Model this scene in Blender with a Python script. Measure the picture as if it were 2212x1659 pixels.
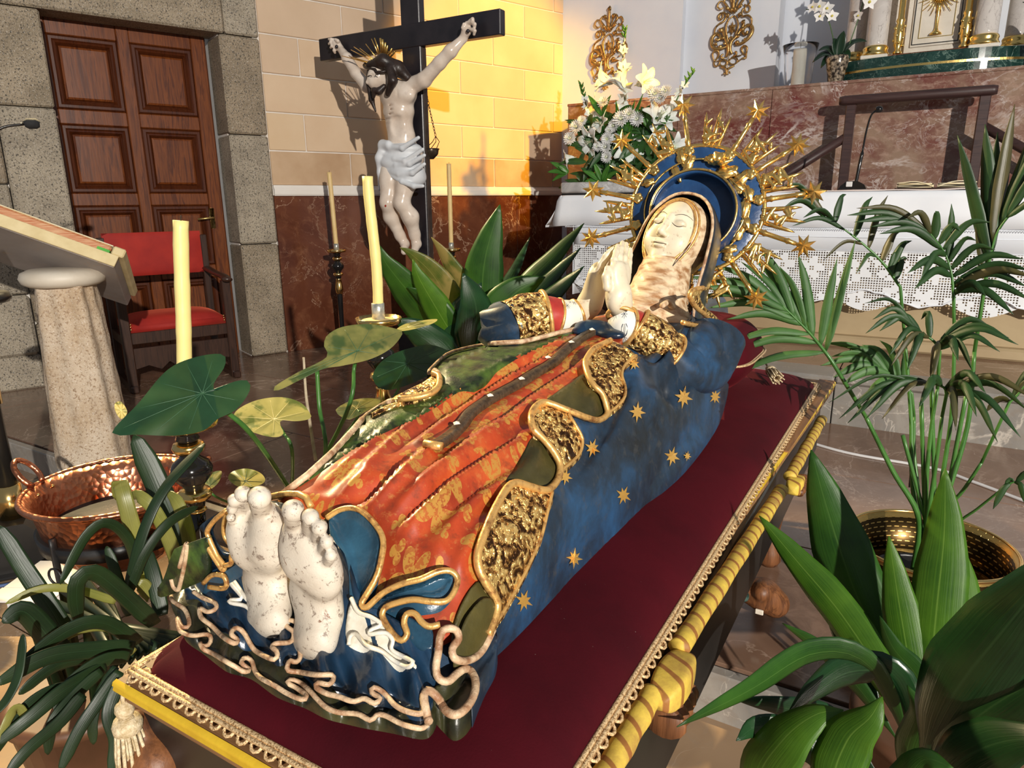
import bpy, math, random
import numpy as np
from mathutils import Matrix, Vector
from mathutils.geometry import delaunay_2d_cdt
for _o in list(bpy.data.objects): bpy.data.objects.remove(_o)
random.seed(7); RNG = np.random.default_rng(7)
SC = bpy.context.scene; COL = SC.collection
# ---------------------------------------------------------------- camera
FPX, TH, PS, RO, HC = 1491.0, math.radians(14.8), math.radians(30.67), math.radians(0.5), 1.45
_h = np.array([-math.sin(PS), math.cos(PS), 0]); _r0 = np.array([math.cos(PS), math.sin(PS), 0])
FW = _h*math.cos(TH)+np.array([0, 0, -math.sin(TH)]); _up = np.cross(_r0, FW)
RT = math.cos(RO)*_r0-math.sin(RO)*_up; UP = math.sin(RO)*_r0+math.cos(RO)*_up
CAM = np.array([0, 0, HC])
cd = bpy.data.cameras.new('camera'); cam = bpy.data.objects.new('camera', cd); COL.objects.link(cam)
cd.sensor_width = 36; cd.sensor_fit = 'HORIZONTAL'; cd.lens = FPX/2212*36; cd.clip_start = .05
cam.matrix_world = Matrix(((RT[0], UP[0], -FW[0], 0), (RT[1], UP[1], -FW[1], 0), (RT[2], UP[2], -FW[2], HC), (0, 0, 0, 1)))
SC.camera = cam
# ---------------------------------------------------------------- world, lamps, exposure
W = bpy.data.worlds.new('world'); SC.world = W; W.use_nodes = True
W.node_tree.nodes['Background'].inputs[0].default_value = (.80, .88, 1, 1)
W.node_tree.nodes['Background'].inputs[1].default_value = .19
def spot(name, loc, to, power, color, deg, blend=.3, radius=.05):
    l = bpy.data.lights.new(name, 'SPOT'); l.energy = power; l.color = color; l.spot_size = math.radians(deg); l.spot_blend = blend; l.shadow_soft_size = radius
    o = bpy.data.objects.new(name, l); COL.objects.link(o); o.location = loc
    o.rotation_euler = (Vector(to)-Vector(loc)).to_track_quat('-Z', 'Y').to_euler(); return o
spot('spotlight_right', (6.2, -4.2, 3.9), (-2.6, 4.6, 1.6), 4700, (1, .93, .84), 62, .25, .06)
spot('spotlight_left', (-4.25, 2.25, 3.45), (-.8, .8, .9), 1250, (1, .78, .42), 62, .35, .035)
spot('golden_window_light', (1.7, 4.2, 4.3), (-3.96, 6.50, 2.52), 2700, (1, .50, .01), 25, .5, .10)
SC.view_settings.view_transform = 'Standard'; SC.view_settings.look = 'None'; SC.view_settings.gamma = 1
SC.view_settings.exposure = .18; SC.view_settings.use_curve_mapping = False
# ---------------------------------------------------------------- pixel rays to places in the room
def ray(x, y): return FW+RT*(x-1106)/FPX+UP*(829.5-y)/FPX
def onz(x, y, z): d = ray(x, y); return CAM+d*((z-HC)/d[2])
def ony(x, y, Y): d = ray(x, y); return CAM+d*(Y/d[1])
def onx(x, y, X): d = ray(x, y); return CAM+d*(X/d[0])
def onpl(x, y, p, n): d = ray(x, y); return CAM+d*(np.dot(np.asarray(p)-CAM, n)/np.dot(d, n))
def ond(x, y, dist): d = ray(x, y); return CAM+d/math.hypot(d[0], d[1])*dist
def atz(x, y, zc): return CAM+ray(x, y)*zc
def A(*a): return np.array(a, float)
# ---------------------------------------------------------------- object helpers
ORG = {}
def setp(o, label=None, cat=None, group=None, kind=None):
    for k, v in (('label', label), ('category', cat), ('group', group), ('kind', kind)):
        if v: o[k] = v
    return o
def thing(name, label, cat, loc, group=None):
    o = bpy.data.objects.new(name, None); COL.objects.link(o); o.location = tuple(float(c) for c in loc); o.empty_display_size = .05
    ORG[o.name] = np.array(loc, float); return setp(o, label, cat, group)
def mk(name, VF, mat, par=None, smooth=True, loc=None, uv=None, label=None, cat=None, group=None, kind=None):
    V, F = VF[0], VF[1]
    if uv is None and len(VF) > 2: uv = VF[2]
    V = np.asarray(V, float); org = np.zeros(3)
    if par is not None: org = ORG[par.name]
    elif loc is not None: org = np.asarray(loc, float)
    me = bpy.data.meshes.new(name); me.from_pydata((V-org).tolist(), [], [tuple(int(i) for i in f) for f in F])
    if smooth: me.polygons.foreach_set('use_smooth', np.ones(len(me.polygons), bool))
    if uv is not None:
        l = me.uv_layers.new(name='UVMap'); li = np.empty(len(me.loops), np.int32); me.loops.foreach_get('vertex_index', li)
        l.data.foreach_set('uv', np.asarray(uv, float)[li].ravel())
    if mat is not None: me.materials.append(mat)
    me.update(); o = bpy.data.objects.new(name, me); COL.objects.link(o)
    if par is not None: o.parent = par
    elif loc is not None: o.location = tuple(float(c) for c in loc)
    ORG[o.name] = org
    return setp(o, label, cat, group, kind)
def sharp(o, deg=35):
    me = o.data; me.polygons.foreach_set('use_smooth', np.ones(len(me.polygons), bool))
    try: me.set_sharp_from_angle(angle=math.radians(deg))
    except Exception: pass
    return o
def inst(src, name, par, M, mat=None):
    """shares mesh data; M is a 4x4 in the parent's frame"""
    o = bpy.data.objects.new(name, src if not hasattr(src, 'data') else src.data); COL.objects.link(o); o.parent = par; o.matrix_local = M; ORG[o.name] = ORG[par.name]; return o
def join(*parts):
    V, F, U = [], [], []; n = 0; hasuv = all(len(p) > 2 for p in parts)
    for p in parts:
        v = np.asarray(p[0], float); V.append(v); F += [tuple(i+n for i in f) for f in p[1]]; n += len(v)
        if hasuv: U.append(np.asarray(p[2], float))
    return (np.vstack(V), F, np.vstack(U)) if hasuv else (np.vstack(V), F)
def xf(VF, M=None, t=(0, 0, 0)):
    V = np.asarray(VF[0], float)
    if M is not None: V = V@np.asarray(M, float).T
    return (V+np.asarray(t, float),)+tuple(VF[1:])
def rotz(a): c, s = math.cos(a), math.sin(a); return np.array([[c, -s, 0], [s, c, 0], [0, 0, 1.]])
def frame(z, x=(0, 0, 1)):
    z = np.asarray(z, float); z = z/np.linalg.norm(z); x = np.asarray(x, float); x = x-z*(x@z)
    if np.linalg.norm(x) < 1e-6: x = np.array([1., 0, 0])-z*z[0]
    x /= np.linalg.norm(x); y = np.cross(z, x); return np.stack([x, y, z], 1)
def box(lo, hi, ch=0.):
    lo = np.array(lo, float); hi = np.array(hi, float)
    if ch <= 0:
        V = [[(lo, hi)[i][0], (lo, hi)[j][1], (lo, hi)[k][2]] for i in (0, 1) for j in (0, 1) for k in (0, 1)]
        return np.array(V), [(0, 1, 3, 2), (4, 6, 7, 5), (0, 4, 5, 1), (2, 3, 7, 6), (0, 2, 6, 4), (1, 5, 7, 3)]
    ch = min(ch, .45*float((hi-lo).min())); V = []; idx = {}
    for i in (0, 1):
        for j in (0, 1):
            for k in (0, 1):
                c = np.array([(lo, hi)[i][0], (lo, hi)[j][1], (lo, hi)[k][2]]); s = np.array([1-2*i, 1-2*j, 1-2*k])*ch
                for a in range(3):
                    p = c+s; p[a] = c[a]; idx[(i, j, k, a)] = len(V); V.append(p)
    F = []
    for a in range(3):
        b, c = (a+1) % 3, (a+2) % 3
        for e in (0, 1):
            q = []
            for (m, n) in ((0, 0), (1, 0), (1, 1), (0, 1)):
                t = [0, 0, 0]; t[a] = e; t[b] = m; t[c] = n; q.append(idx[(*t, a)])
            F.append(tuple(q if e else q[::-1]))
        for m in (0, 1):
            for n in (0, 1):
                t0 = [0, 0, 0]; t1 = [0, 0, 0]; t0[b] = t1[b] = m; t0[c] = t1[c] = n; t0[a] = 0; t1[a] = 1
                q = (idx[(*t0, b)], idx[(*t1, b)], idx[(*t1, c)], idx[(*t0, c)]); F.append(q if m == n else q[::-1])
    for i in (0, 1):
        for j in (0, 1):
            for k in (0, 1):
                q = tuple(idx[(i, j, k, a)] for a in range(3)); F.append(q if (i+j+k) % 2 else q[::-1])
    return np.array(V), F
def smoothpath(P, n=6, closed=False):
    P = np.asarray(P, float); m = len(P); out = []
    for i in range(m if closed else m-1):
        p0 = P[(i-1) % m] if closed or i > 0 else 2*P[0]-P[1]; p1 = P[i]; p2 = P[(i+1) % m]; p3 = P[(i+2) % m] if closed or i < m-2 else 2*P[-1]-P[-2]
        for k in range(n):
            t = k/n; out.append(.5*((2*p1)+(-p0+p2)*t+(2*p0-5*p1+4*p2-p3)*t*t+(-p0+3*p1-3*p2+p3)*t**3))
    if not closed: out.append(P[-1])
    return np.array(out)
def resample(P, n):
    P = np.asarray(P, float); s = np.r_[0, np.cumsum(np.linalg.norm(np.diff(P, axis=0), axis=1))]; t = np.linspace(0, s[-1], n)
    return np.stack([np.interp(t, s, P[:, k]) for k in range(P.shape[1])], 1)
def tube(P, r, seg=8, closed=False, cap=True, flat=1., up=(0, 0, 1)):
    P = np.asarray(P, float); n = len(P); r = np.broadcast_to(np.asarray(r, float), (n,))
    T = np.gradient(P, axis=0) if not closed else np.roll(P, -1, 0)-np.roll(P, 1, 0)
    T /= np.maximum(np.linalg.norm(T, axis=1, keepdims=True), 1e-9)
    a = np.array(up, float)
    if abs(T[0]@a) > .95: a = np.array([1., .3, 0])
    N = a-T[0]*(a@T[0]); N /= np.linalg.norm(N); V = []; ang = np.arange(seg)*2*math.pi/seg; ca, sa = np.cos(ang), np.sin(ang)
    for i in range(n):
        N = N-T[i]*(N@T[i]); N /= max(np.linalg.norm(N), 1e-9); B = np.cross(T[i], N)
        V.append(P[i]+r[i]*(np.outer(ca, N)*flat+np.outer(sa, B)))
    V = np.vstack(V); F = []
    for i in range(n if closed else n-1):
        j = (i+1) % n
        for k in range(seg):
            l = (k+1) % seg; F.append((i*seg+k, i*seg+l, j*seg+l, j*seg+k))
    if cap and not closed: F += [tuple(range(seg))[::-1], tuple(range((n-1)*seg, n*seg))]
    return V, F
def lathe(prof, seg=24, c=(0, 0, 0), cap=True):
    prof = np.asarray(prof, float); n = len(prof); a = np.arange(seg)*2*math.pi/seg
    V = np.stack([np.outer(prof[:, 0], np.cos(a)), np.outer(prof[:, 0], np.sin(a)), np.repeat(prof[:, 1][:, None], seg, 1)], 2).reshape(-1, 3)+np.asarray(c, float)
    F = []
    for i in range(n-1):
        for k in range(seg):
            l = (k+1) % seg; F.append((i*seg+k, i*seg+l, (i+1)*seg+l, (i+1)*seg+k))
    if cap:
        if prof[0, 0] > 1e-5: F.append(tuple(range(seg))[::-1])
        if prof[-1, 0] > 1e-5: F.append(tuple(range((n-1)*seg, n*seg)))
    return V, F
def gridf(n, m, closed_m=False):
    F = []
    for i in range(n-1):
        for k in range(m if closed_m else m-1):
            l = (k+1) % m; F.append((i*m+k, i*m+l, (i+1)*m+l, (i+1)*m+k))
    return F
def gsurf(P, thick=0., closed_m=False, uv=None):
    P = np.asarray(P, float); n, m = P.shape[:2]; V = P.reshape(-1, 3); F = gridf(n, m, closed_m)
    if uv is None: uv = np.stack(np.meshgrid(np.linspace(0, 1, m), np.linspace(0, 1, n)), 2).reshape(-1, 2)
    if thick:
        du = np.gradient(P, axis=1); dv = np.gradient(P, axis=0); N = np.cross(du, dv); N /= np.maximum(np.linalg.norm(N, axis=2, keepdims=True), 1e-9)
        k = n*m; V = np.vstack([V+N.reshape(-1, 3)*thick/2, V-N.reshape(-1, 3)*thick/2]); F2 = [tuple(i+k for i in f[::-1]) for f in F]
        b = []
        for j in range(m-1): b.append((j, j+1))
        for i in range(n-1): b.append((i*m+m-1, (i+1)*m+m-1))
        for j in range(m-1, 0, -1): b.append(((n-1)*m+j, (n-1)*m+j-1))
        for i in range(n-1, 0, -1): b.append((i*m, (i-1)*m))
        F = F+F2+[(p, p+k, q+k, q) for p, q in b]; uv = np.vstack([uv, uv])
    return V, F, uv
def prism(poly, t, O, ex, ey, bev=0.):
    """flat outline (n,2) -> plate of thickness t in the frame O, ex, ey (front = +ex x ey)"""
    poly = np.asarray(poly, float); n = len(poly); ex = np.asarray(ex, float); ey = np.asarray(ey, float); ez = np.cross(ex, ey); ez /= np.linalg.norm(ez)
    r = delaunay_2d_cdt([Vector(p) for p in poly], [(i, (i+1) % n) for i in range(n)], [], 1, 1e-7)
    q = np.array([[v.x, v.y] for v in r[0]]); k = len(q); W2 = np.asarray(O, float)+np.outer(q[:, 0], ex)+np.outer(q[:, 1], ey)
    V = np.vstack([W2+ez*t, W2]); F = [tuple(f) for f in r[2]]+[tuple(i+k for i in f[::-1]) for f in r[2]]
    if F:
        a = q[list(F[0])]; 
        if (a[1, 0]-a[0, 0])*(a[2, 1]-a[0, 1])-(a[1, 1]-a[0, 1])*(a[2, 0]-a[0, 0]) < 0: F = [f[::-1] for f in F]
    if k == n:
        s = np.sum(q[:, 0]*np.roll(q[:, 1], -1)-np.roll(q[:, 0], -1)*q[:, 1])
        for i in range(n):
            j = (i+1) % n; F.append((i, i+k, j+k, j) if s > 0 else (j, j+k, i+k, i))
    return V, F
def starsolid(n, R, r, h, O, ex, ey, rot=0.):
    """faceted star with raised centre, both sides"""
    ex = np.asarray(ex, float); ey = np.asarray(ey, float); ez = np.cross(ex, ey); O = np.asarray(O, float)
    a = rot+np.arange(2*n)*math.pi/n; rr = np.where(np.arange(2*n) % 2 == 0, R, r)
    V = [O+ex*c*q+ey*s*q for c, s, q in zip(np.cos(a), np.sin(a), rr)]+[O+ez*h, O-ez*h*.6]; m = 2*n
    return np.array(V), [(i, (i+1) % m, m) for i in range(m)]+[((i+1) % m, i, m+1) for i in range(m)]
# ---------------------------------------------------------------- implicit modelling: smooth unions meshed by surface nets
def snet(fn, lo, hi, h):
    lo = np.array(lo, float); hi = np.array(hi, float); n = np.ceil((hi-lo)/h).astype(int)+1
    ax = [lo[i]+h*np.arange(n[i]) for i in range(3)]; D = fn(ax, n); S = D < 0
    c = np.zeros(tuple(n-1), int)
    for i in (0, 1):
        for j in (0, 1):
            for k in (0, 1): c += S[i:n[0]-1+i, j:n[1]-1+j, k:n[2]-1+k]
    act = (c > 0) & (c < 8); ids = np.full(act.shape, -1, np.int64); idx = np.argwhere(act); ids[act] = np.arange(len(idx))
    acc = np.zeros((len(idx), 3)); cnt = np.zeros(len(idx)); off = [(i, j, k) for i in (0, 1) for j in (0, 1) for k in (0, 1)]
    for a in off:
        for b in range(3):
            if a[b]: continue
            e = list(a); e[b] = 1; pa = idx+np.array(a); pb = idx+np.array(e)
            da = D[tuple(pa.T)]; db = D[tuple(pb.T)]; m = (da < 0) != (db < 0); t = np.where(m, da/np.where(m, da-db, 1), 0)
            P = np.array(a, float)[None]+t[:, None]*(np.array(e)-np.array(a))[None]; acc += np.where(m[:, None], P, 0); cnt += m
    V = lo+h*(idx+acc/np.maximum(cnt, 1)[:, None]); F = []
    for b in range(3):
        u, v = (b+1) % 3, (b+2) % 3; sl0 = [slice(None)]*3; sl1 = [slice(None)]*3; sl0[b] = slice(0, -1); sl1[b] = slice(1, None)
        ch = S[tuple(sl0)] != S[tuple(sl1)]; q = np.argwhere(ch)
        ok = (q[:, u] > 0) & (q[:, v] > 0) & (q[:, u] < n[u]-1) & (q[:, v] < n[v]-1); q = q[ok]
        if not len(q): continue
        eu = np.eye(3, dtype=int)[u]; ev = np.eye(3, dtype=int)[v]
        f = np.stack([ids[tuple(q.T)], ids[tuple((q-eu).T)], ids[tuple((q-eu-ev).T)], ids[tuple((q-ev).T)]], 1)
        ins = S[tuple(q.T)]; f[~ins] = f[~ins][:, ::-1]; F.append(f)
    F = np.vstack(F); return V, [tuple(x) for x in F if min(x) >= 0]
class Sdf:
    def __init__(s): s.p = []
    def cap(s, a, b, ra, rb=None, k=.01, op='+', sq=None): s.p.append(('c', np.array(a, float), np.array(b, float), ra, ra if rb is None else rb, k, op, sq)); return s
    def ell(s, c, r, k=.01, op='+', M=None): s.p.append(('e', np.array(c, float), np.array(r, float)*np.ones(3), M, 0, k, op, None)); return s
    def chain(s, pts, rad, k=.01):
        for i in range(len(pts)-1): s.cap(pts[i], pts[i+1], rad[i], rad[i+1], k)
        return s
    def mesh(s, h, pad=.02):
        lo = np.full(3, 1e9); hi = -lo
        for q in s.p:
            if q[6] == '-': continue
            if q[0] == 'c': R = max(q[3], q[4]); lo = np.minimum(lo, np.minimum(q[1], q[2])-R); hi = np.maximum(hi, np.maximum(q[1], q[2])+R)
            else: R = q[2].max(); lo = np.minimum(lo, q[1]-R); hi = np.maximum(hi, q[1]+R)
        lo -= pad; hi += pad
        def fn(ax, n):
            D = np.full(tuple(n), .05)
            for q in s.p:
                k = q[5]; mg = 3*k+3*h
                if q[0] == 'c': R = max(q[3], q[4]); l2 = np.minimum(q[1], q[2])-R-mg; h2 = np.maximum(q[1], q[2])+R+mg
                else: R = q[2].max(); l2 = q[1]-R-mg; h2 = q[1]+R+mg
                i0 = [int(np.clip(np.searchsorted(ax[i], l2[i]), 0, n[i])) for i in range(3)]; i1 = [int(np.clip(np.searchsorted(ax[i], h2[i]), 0, n[i])) for i in range(3)]
                if any(b <= a for a, b in zip(i0, i1)): continue
                X, Y, Z = np.meshgrid(*[ax[i][i0[i]:i1[i]] for i in range(3)], indexing='ij'); P = np.stack([X, Y, Z], -1)
                if q[0] == 'c':
                    ab = q[2]-q[1]; L = max(ab@ab, 1e-12); t = np.clip(((P-q[1])@ab)/L, 0, 1); d = P-q[1]-t[..., None]*ab
                    if q[7] is not None:      # flatten along an axis: (axis, factor)
                        axv = np.asarray(q[7][0], float); c = d@axv; d = d+(c*(q[7][1]-1))[..., None]*axv
                    d = np.linalg.norm(d, axis=-1)-(q[3]+(q[4]-q[3])*t)
                else:
                    d = P-q[1]
                    if q[3] is not None: d = d@q[3]
                    u = d/q[2]; l = np.linalg.norm(u, axis=-1); g = np.linalg.norm(u/q[2], axis=-1); d = l*(l-1)/np.maximum(g, 1e-9)
                sl = tuple(slice(a, b) for a, b in zip(i0, i1)); o = D[sl]
                if q[6] == '+': hh = np.clip(.5+.5*(o-d)/k, 0, 1); D[sl] = o+(d-o)*hh-k*hh*(1-hh)
                else: hh = np.clip(.5-.5*(o+d)/k, 0, 1); D[sl] = o+(-d-o)*hh+k*hh*(1-hh)
            return D
        return snet(fn, lo, hi, h)
# cheap vector noise for shapes
def vnoise(x, y, z=0., seed=0):
    s = seed*1.7
    return (np.sin(x*1.3+y*.7+s)+np.sin(-x*.8+y*1.5+2.1+s+z)+np.sin(x*2.1-y*1.9+4.2-s)*.5+np.sin(x*.5+y*2.7+z*1.3+s)*.5)/3
# ---------------------------------------------------------------- materials (all procedural)
class NT:
    def __init__(s, name):
        s.m = bpy.data.materials.new(name); s.m.use_nodes = True; s.t = s.m.node_tree; s.N = s.t.nodes; s.L = s.t.links; s.b = s.N['Principled BSDF']
    def n(s, typ, **kw):
        x = s.N.new(typ)
        for k, v in kw.items():
            if k.startswith('i_'): x.inputs[int(k[2:])].default_value = v
            else: setattr(x, k, v)
        return x
    def l(s, a, b): s.L.new(a, b)
    def coords(s, out='Object', scale=(1, 1, 1), rot=(0, 0, 0)):
        c = s.n('ShaderNodeTexCoord'); m = s.n('ShaderNodeMapping'); m.inputs['Scale'].default_value = scale; m.inputs['Rotation'].default_value = rot
        s.l(c.outputs[out], m.inputs['Vector']); return m.outputs[0]
    def noise(s, v, scale, detail=5, rough=.55, dist=0.):
        x = s.n('ShaderNodeTexNoise'); x.inputs['Scale'].default_value = scale; x.inputs['Detail'].default_value = detail; x.inputs['Roughness'].default_value = rough; x.inputs['Distortion'].default_value = dist
        s.l(v, x.inputs['Vector']); return x.outputs['Fac']
    def ramp(s, fac, stops, interp='LINEAR'):
        r = s.n('ShaderNodeValToRGB'); e = r.color_ramp.elements; r.color_ramp.interpolation = interp
        while len(e) < len(stops): e.new(.5)
        for q, (p, c) in zip(e, stops): q.position = p; q.color = (c, c, c, 1) if isinstance(c, (int, float)) else (*c, 1)
        s.l(fac, r.inputs[0]); return r.outputs[0]
    def mix(s, fac, a, b, mode='MIX'):
        m = s.n('ShaderNodeMix', data_type='RGBA', blend_type=mode)
        for v, k in ((fac, 0), (a, 6), (b, 7)):
            if isinstance(v, (int, float)): m.inputs[k].default_value = v
            elif isinstance(v, tuple): m.inputs[k].default_value = (*v, 1)
            else: s.l(v, m.inputs[k])
        return m.outputs[2]
    def math(s, op, a, b=0., c=None):
        m = s.n('ShaderNodeMath', operation=op)
        for v, k in ((a, 0), (b, 1), (c, 2)):
            if v is None: continue
            if isinstance(v, (int, float)): m.inputs[k].default_value = v
            else: s.l(v, m.inputs[k])
        return m.outputs[0]
    def bump(s, h, st=.3, dist=.01):
        b = s.n('ShaderNodeBump'); b.inputs['Strength'].default_value = st; b.inputs['Distance'].default_value = dist; s.l(h, b.inputs['Height']); s.l(b.outputs[0], s.b.inputs['Normal'])
    def set(s, color=None, rough=None, metal=None, **kw):
        for k, v in (('Base Color', color), ('Roughness', rough), ('Metallic', metal)):
            if v is None: continue
            if isinstance(v, tuple): s.b.inputs[k].default_value = (*v, 1)
            elif isinstance(v, (int, float)): s.b.inputs[k].default_value = v
            else: s.l(v, s.b.inputs[k])
        for k, v in kw.items(): s.b.inputs[k.replace('_', ' ')].default_value = (*v, 1) if isinstance(v, tuple) and 'Radius' not in k else v
        return s.m
def plain(name, c1, c2=None, scale=8., rough=.5, metal=0., bump=0., bs=None, stretch=(1, 1, 1), lo=.35, hi=.65, dist=.004, **kw):
    t = NT(name); v = t.coords('Object', stretch); f = t.noise(v, scale)
    col = t.ramp(f, [(lo, c1), (hi, c2 or c1)])
    if bump: t.bump(t.noise(v, bs or scale*4, 4), bump, dist)
    return t.set(col, rough, metal, **kw)
def wood(name, c1, c2, scale=6., ax=2, rough=.4, bump=.15, **kw):
    t = NT(name); st = [1., 1., 1.]; st[ax] = .08; v = t.coords('Object', tuple(st)); f = t.noise(v, scale*4, 6, .6, 1.2); g = t.noise(v, scale*18, 3)
    col = t.ramp(f, [(.3, c1), (.52, c2), (.6, c1), (.75, c2)]); col = t.mix(.25, col, t.ramp(g, [(.4, c1), (.6, c2)])); t.bump(g, bump, .002); return t.set(col, rough, 0., **kw)
def marble(name, base, base2, vein, scale=1.6, vw=.035, rough=.18, stretch=(1, 1, 1), vamt=.85, rot=(0, 0, 0), fine=None):
    t = NT(name); v = t.coords('Object', stretch, rot); f = t.noise(v, scale*1.3, 7, .62, 1.0); col = t.ramp(f, [(.32, base), (.62, base2)])
    for k, (s2, w) in enumerate(((scale*1.1, vw), (scale*2.7, vw*.6))):
        q = t.noise(v, s2, 6, .6, .9+.3*k); d = t.math('ABSOLUTE', t.math('SUBTRACT', q, .5+.03*k)); m = t.ramp(d, [(0, 1.), (w, 0.)]); m2 = t.ramp(t.noise(v, scale*.9+k, 3), [(.42, 0.), (.6, 1.)])
        col = t.mix(t.math('MULTIPLY', t.math('MULTIPLY', m, m2), vamt), col, vein)
    if fine:
        g = t.noise(v, scale*9, 6, .7, .5); col = t.mix(t.ramp(g, [(.5, 0.), (.68, .75)]), col, fine)
    return t.set(col, rough, 0.)
def granite(name, c1, c2, dark, scale=60., rough=.8, bump=.5):
    t = NT(name); v = t.coords('Object'); f = t.noise(v, scale*.06, 5); g = t.noise(v, scale, 3, .7); h = t.noise(v, scale*1.7, 2)
    col = t.ramp(f, [(.35, c1), (.65, c2)]); col = t.mix(t.ramp(g, [(.36, 1.), (.47, 0.)]), col, dark); col = t.mix(t.ramp(h, [(.58, 0.), (.7, .45)]), col, (.85, .8, .72)); t.bump(g, bump, .004); return t.set(col, rough, 0.)
def leafmat(name, c1, c2, rib, stripes=60., rough=.32, patches=None, trans=.25):
    t = NT(name); c = t.n('ShaderNodeTexCoord'); sp = t.n('ShaderNodeSeparateXYZ'); t.l(c.outputs['UV'], sp.inputs[0]); u = sp.outputs[0]; vv = t.coords('Object'); uvv = t.coords('UV', (stripes, 1.2, 1))
    f = t.noise(vv, 9., 4); st = t.noise(uvv, 1.0, 3, .6); col = t.ramp(f, [(.35, c1), (.65, c2)]); col = t.mix(t.ramp(st, [(.42, 0.), (.66, .55)]), col, c2)
    rb = t.ramp(t.math('ABSOLUTE', t.math('SUBTRACT', u, .5)), [(.0, 1.), (.025, 0.)]); col = t.mix(t.math('MULTIPLY', rb, .7), col, rib)
    if patches: col = t.mix(t.ramp(t.noise(vv, patches[1], 3), [(.5, 0.), (.58, .8)]), col, patches[0])
    t.bump(st, .25, .003); t.set(col, rough, 0.)
    b = t.b; tr = t.n('ShaderNodeBsdfTranslucent'); t.l(t.mix(.35, col, (.5, .8, .08)), tr.inputs[0]); ms = t.n('ShaderNodeMixShader'); ms.inputs[0].default_value = trans
    o = t.N['Material Output']; t.l(b.outputs[0], ms.inputs[1]); t.l(tr.outputs[0], ms.inputs[2]); t.l(ms.outputs[0], o.inputs[0]); return t.m
def gilt(name, c=(.92, .58, .16), dark=(.16, .06, .02), rough=.3, bump=.35, bs=90., lo=.36, hi=.5, metal=.85, fs=14.):
    t = NT(name); v = t.coords('Object'); f = t.noise(v, fs, 6, .65); g = t.noise(v, bs, 4, .6); col = t.ramp(t.mix(.5, f, g), [(lo, dark), (hi, c)]); t.bump(g, bump, .003); return t.set(col, rough, metal)
def petals(t, v, scale, n, R, amp, thin=1.):
    """mask of flower-like motifs strewn by a Voronoi lattice"""
    vo = t.n('ShaderNodeTexVoronoi'); vo.inputs['Scale'].default_value = scale; vo.inputs['Randomness'].default_value = .55; t.l(v, vo.inputs['Vector'])
    sb = t.n('ShaderNodeVectorMath', operation='SUBTRACT'); t.l(v, sb.inputs[0]); t.l(vo.outputs['Position'], sb.inputs[1]); sp = t.n('ShaderNodeSeparateXYZ'); t.l(sb.outputs[0], sp.inputs[0])
    an = t.math('ARCTAN2', sp.outputs[1], sp.outputs[0]); cs = t.n('ShaderNodeSeparateColor'); t.l(vo.outputs['Color'], cs.inputs[0])
    an = t.math('ADD', an, t.math('MULTIPLY', cs.outputs[0], 6.28)); r = t.math('SQRT', t.math('ADD', t.math('MULTIPLY', sp.outputs[0], sp.outputs[0]), t.math('MULTIPLY', sp.outputs[1], sp.outputs[1])))
    w = t.math('ADD', R, t.math('MULTIPLY', t.math('POWER', t.math('ABSOLUTE', t.math('COSINE', t.math('MULTIPLY', an, n/2.))), thin), amp))
    return r, w, cs.outputs[1]
# ================================================================ ROOM
m_mortar = plain('pale_mortar', (.80, .76, .70), (.70, .65, .58), 6, .9)
m_cream = [plain('cream_limestone', c1, c2, 2.2, .75, bump=.12, bs=40, lo=.3, hi=.7, dist=.003) for c1, c2 in
           (((.66, .47, .30), (.74, .56, .38)), ((.62, .45, .30), (.70, .52, .36)), ((.69, .50, .31), (.75, .58, .39)))]
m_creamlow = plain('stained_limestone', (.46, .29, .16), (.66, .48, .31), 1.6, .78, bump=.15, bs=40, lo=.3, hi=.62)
m_redmarble = marble('red_brown_marble', (.075, .020, .010), (.16, .055, .027), (.50, .33, .22), .8, .006, .16, fine=(.21, .085, .042))
m_apsemarble = marble('mauve_marble', (.15, .036, .030), (.30, .20, .14), (.70, .62, .58), 1.6, .024, .14, (1, 1, 1.5), fine=(.44, .30, .23))
m_darkred = marble('dark_red_marble', (.10, .035, .03), (.16, .06, .045), (.35, .2, .17), 3, .01, .3)
m_granite = [granite('grey_sandstone', a, b, (.045, .038, .03), 85) for a, b in (((.24, .19, .125), (.36, .29, .20)), ((.29, .245, .18), (.41, .35, .26)), ((.23, .18, .12), (.33, .26, .175)))]
m_white = plain('white_plaster', (.66, .69, .76), (.72, .75, .80), 2, .85, bump=.04, bs=60)
m_trimw = plain('white_moulding', (.82, .78, .72), (.78, .72, .64), 4, .6)
m_door = wood('varnished_pine', (.070, .015, .004), (.20, .054, .010), 5, 2, .33, .12)
m_doord = wood('dark_pine_moulding', (.045, .010, .003), (.09, .022, .006), 5, 2, .3, .12)
m_brassold = gilt('old_brass', (.55, .38, .14), (.12, .07, .02), .35, .1, 60)
m_floor = [marble('brown_floor_marble', a, b, (.60, .46, .36), 1.1, .008, .16, fine=(.26, .16, .11)) for a, b in
           (((.155, .085, .052), (.25, .15, .098)), ((.135, .078, .05), (.215, .13, .088)), ((.17, .10, .065), (.27, .175, .118)))]
m_floorlow = [marble('tan_floor_marble', a, b, (.55, .42, .3), 1.0, .008, .25, fine=(.3, .22, .15)) for a, b in (((.30, .19, .105), (.40, .27, .155)), ((.22, .145, .09), (.33, .22, .13)))]
m_stepgrey = marble('grey_step_marble', (.20, .19, .175), (.34, .31, .27), (.62, .56, .48), 1.4, .02, .3, fine=(.26, .22, .18))
m_grout = plain('floor_grout', (.05, .04, .03), (.08, .06, .05), 5, .9)
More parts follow.
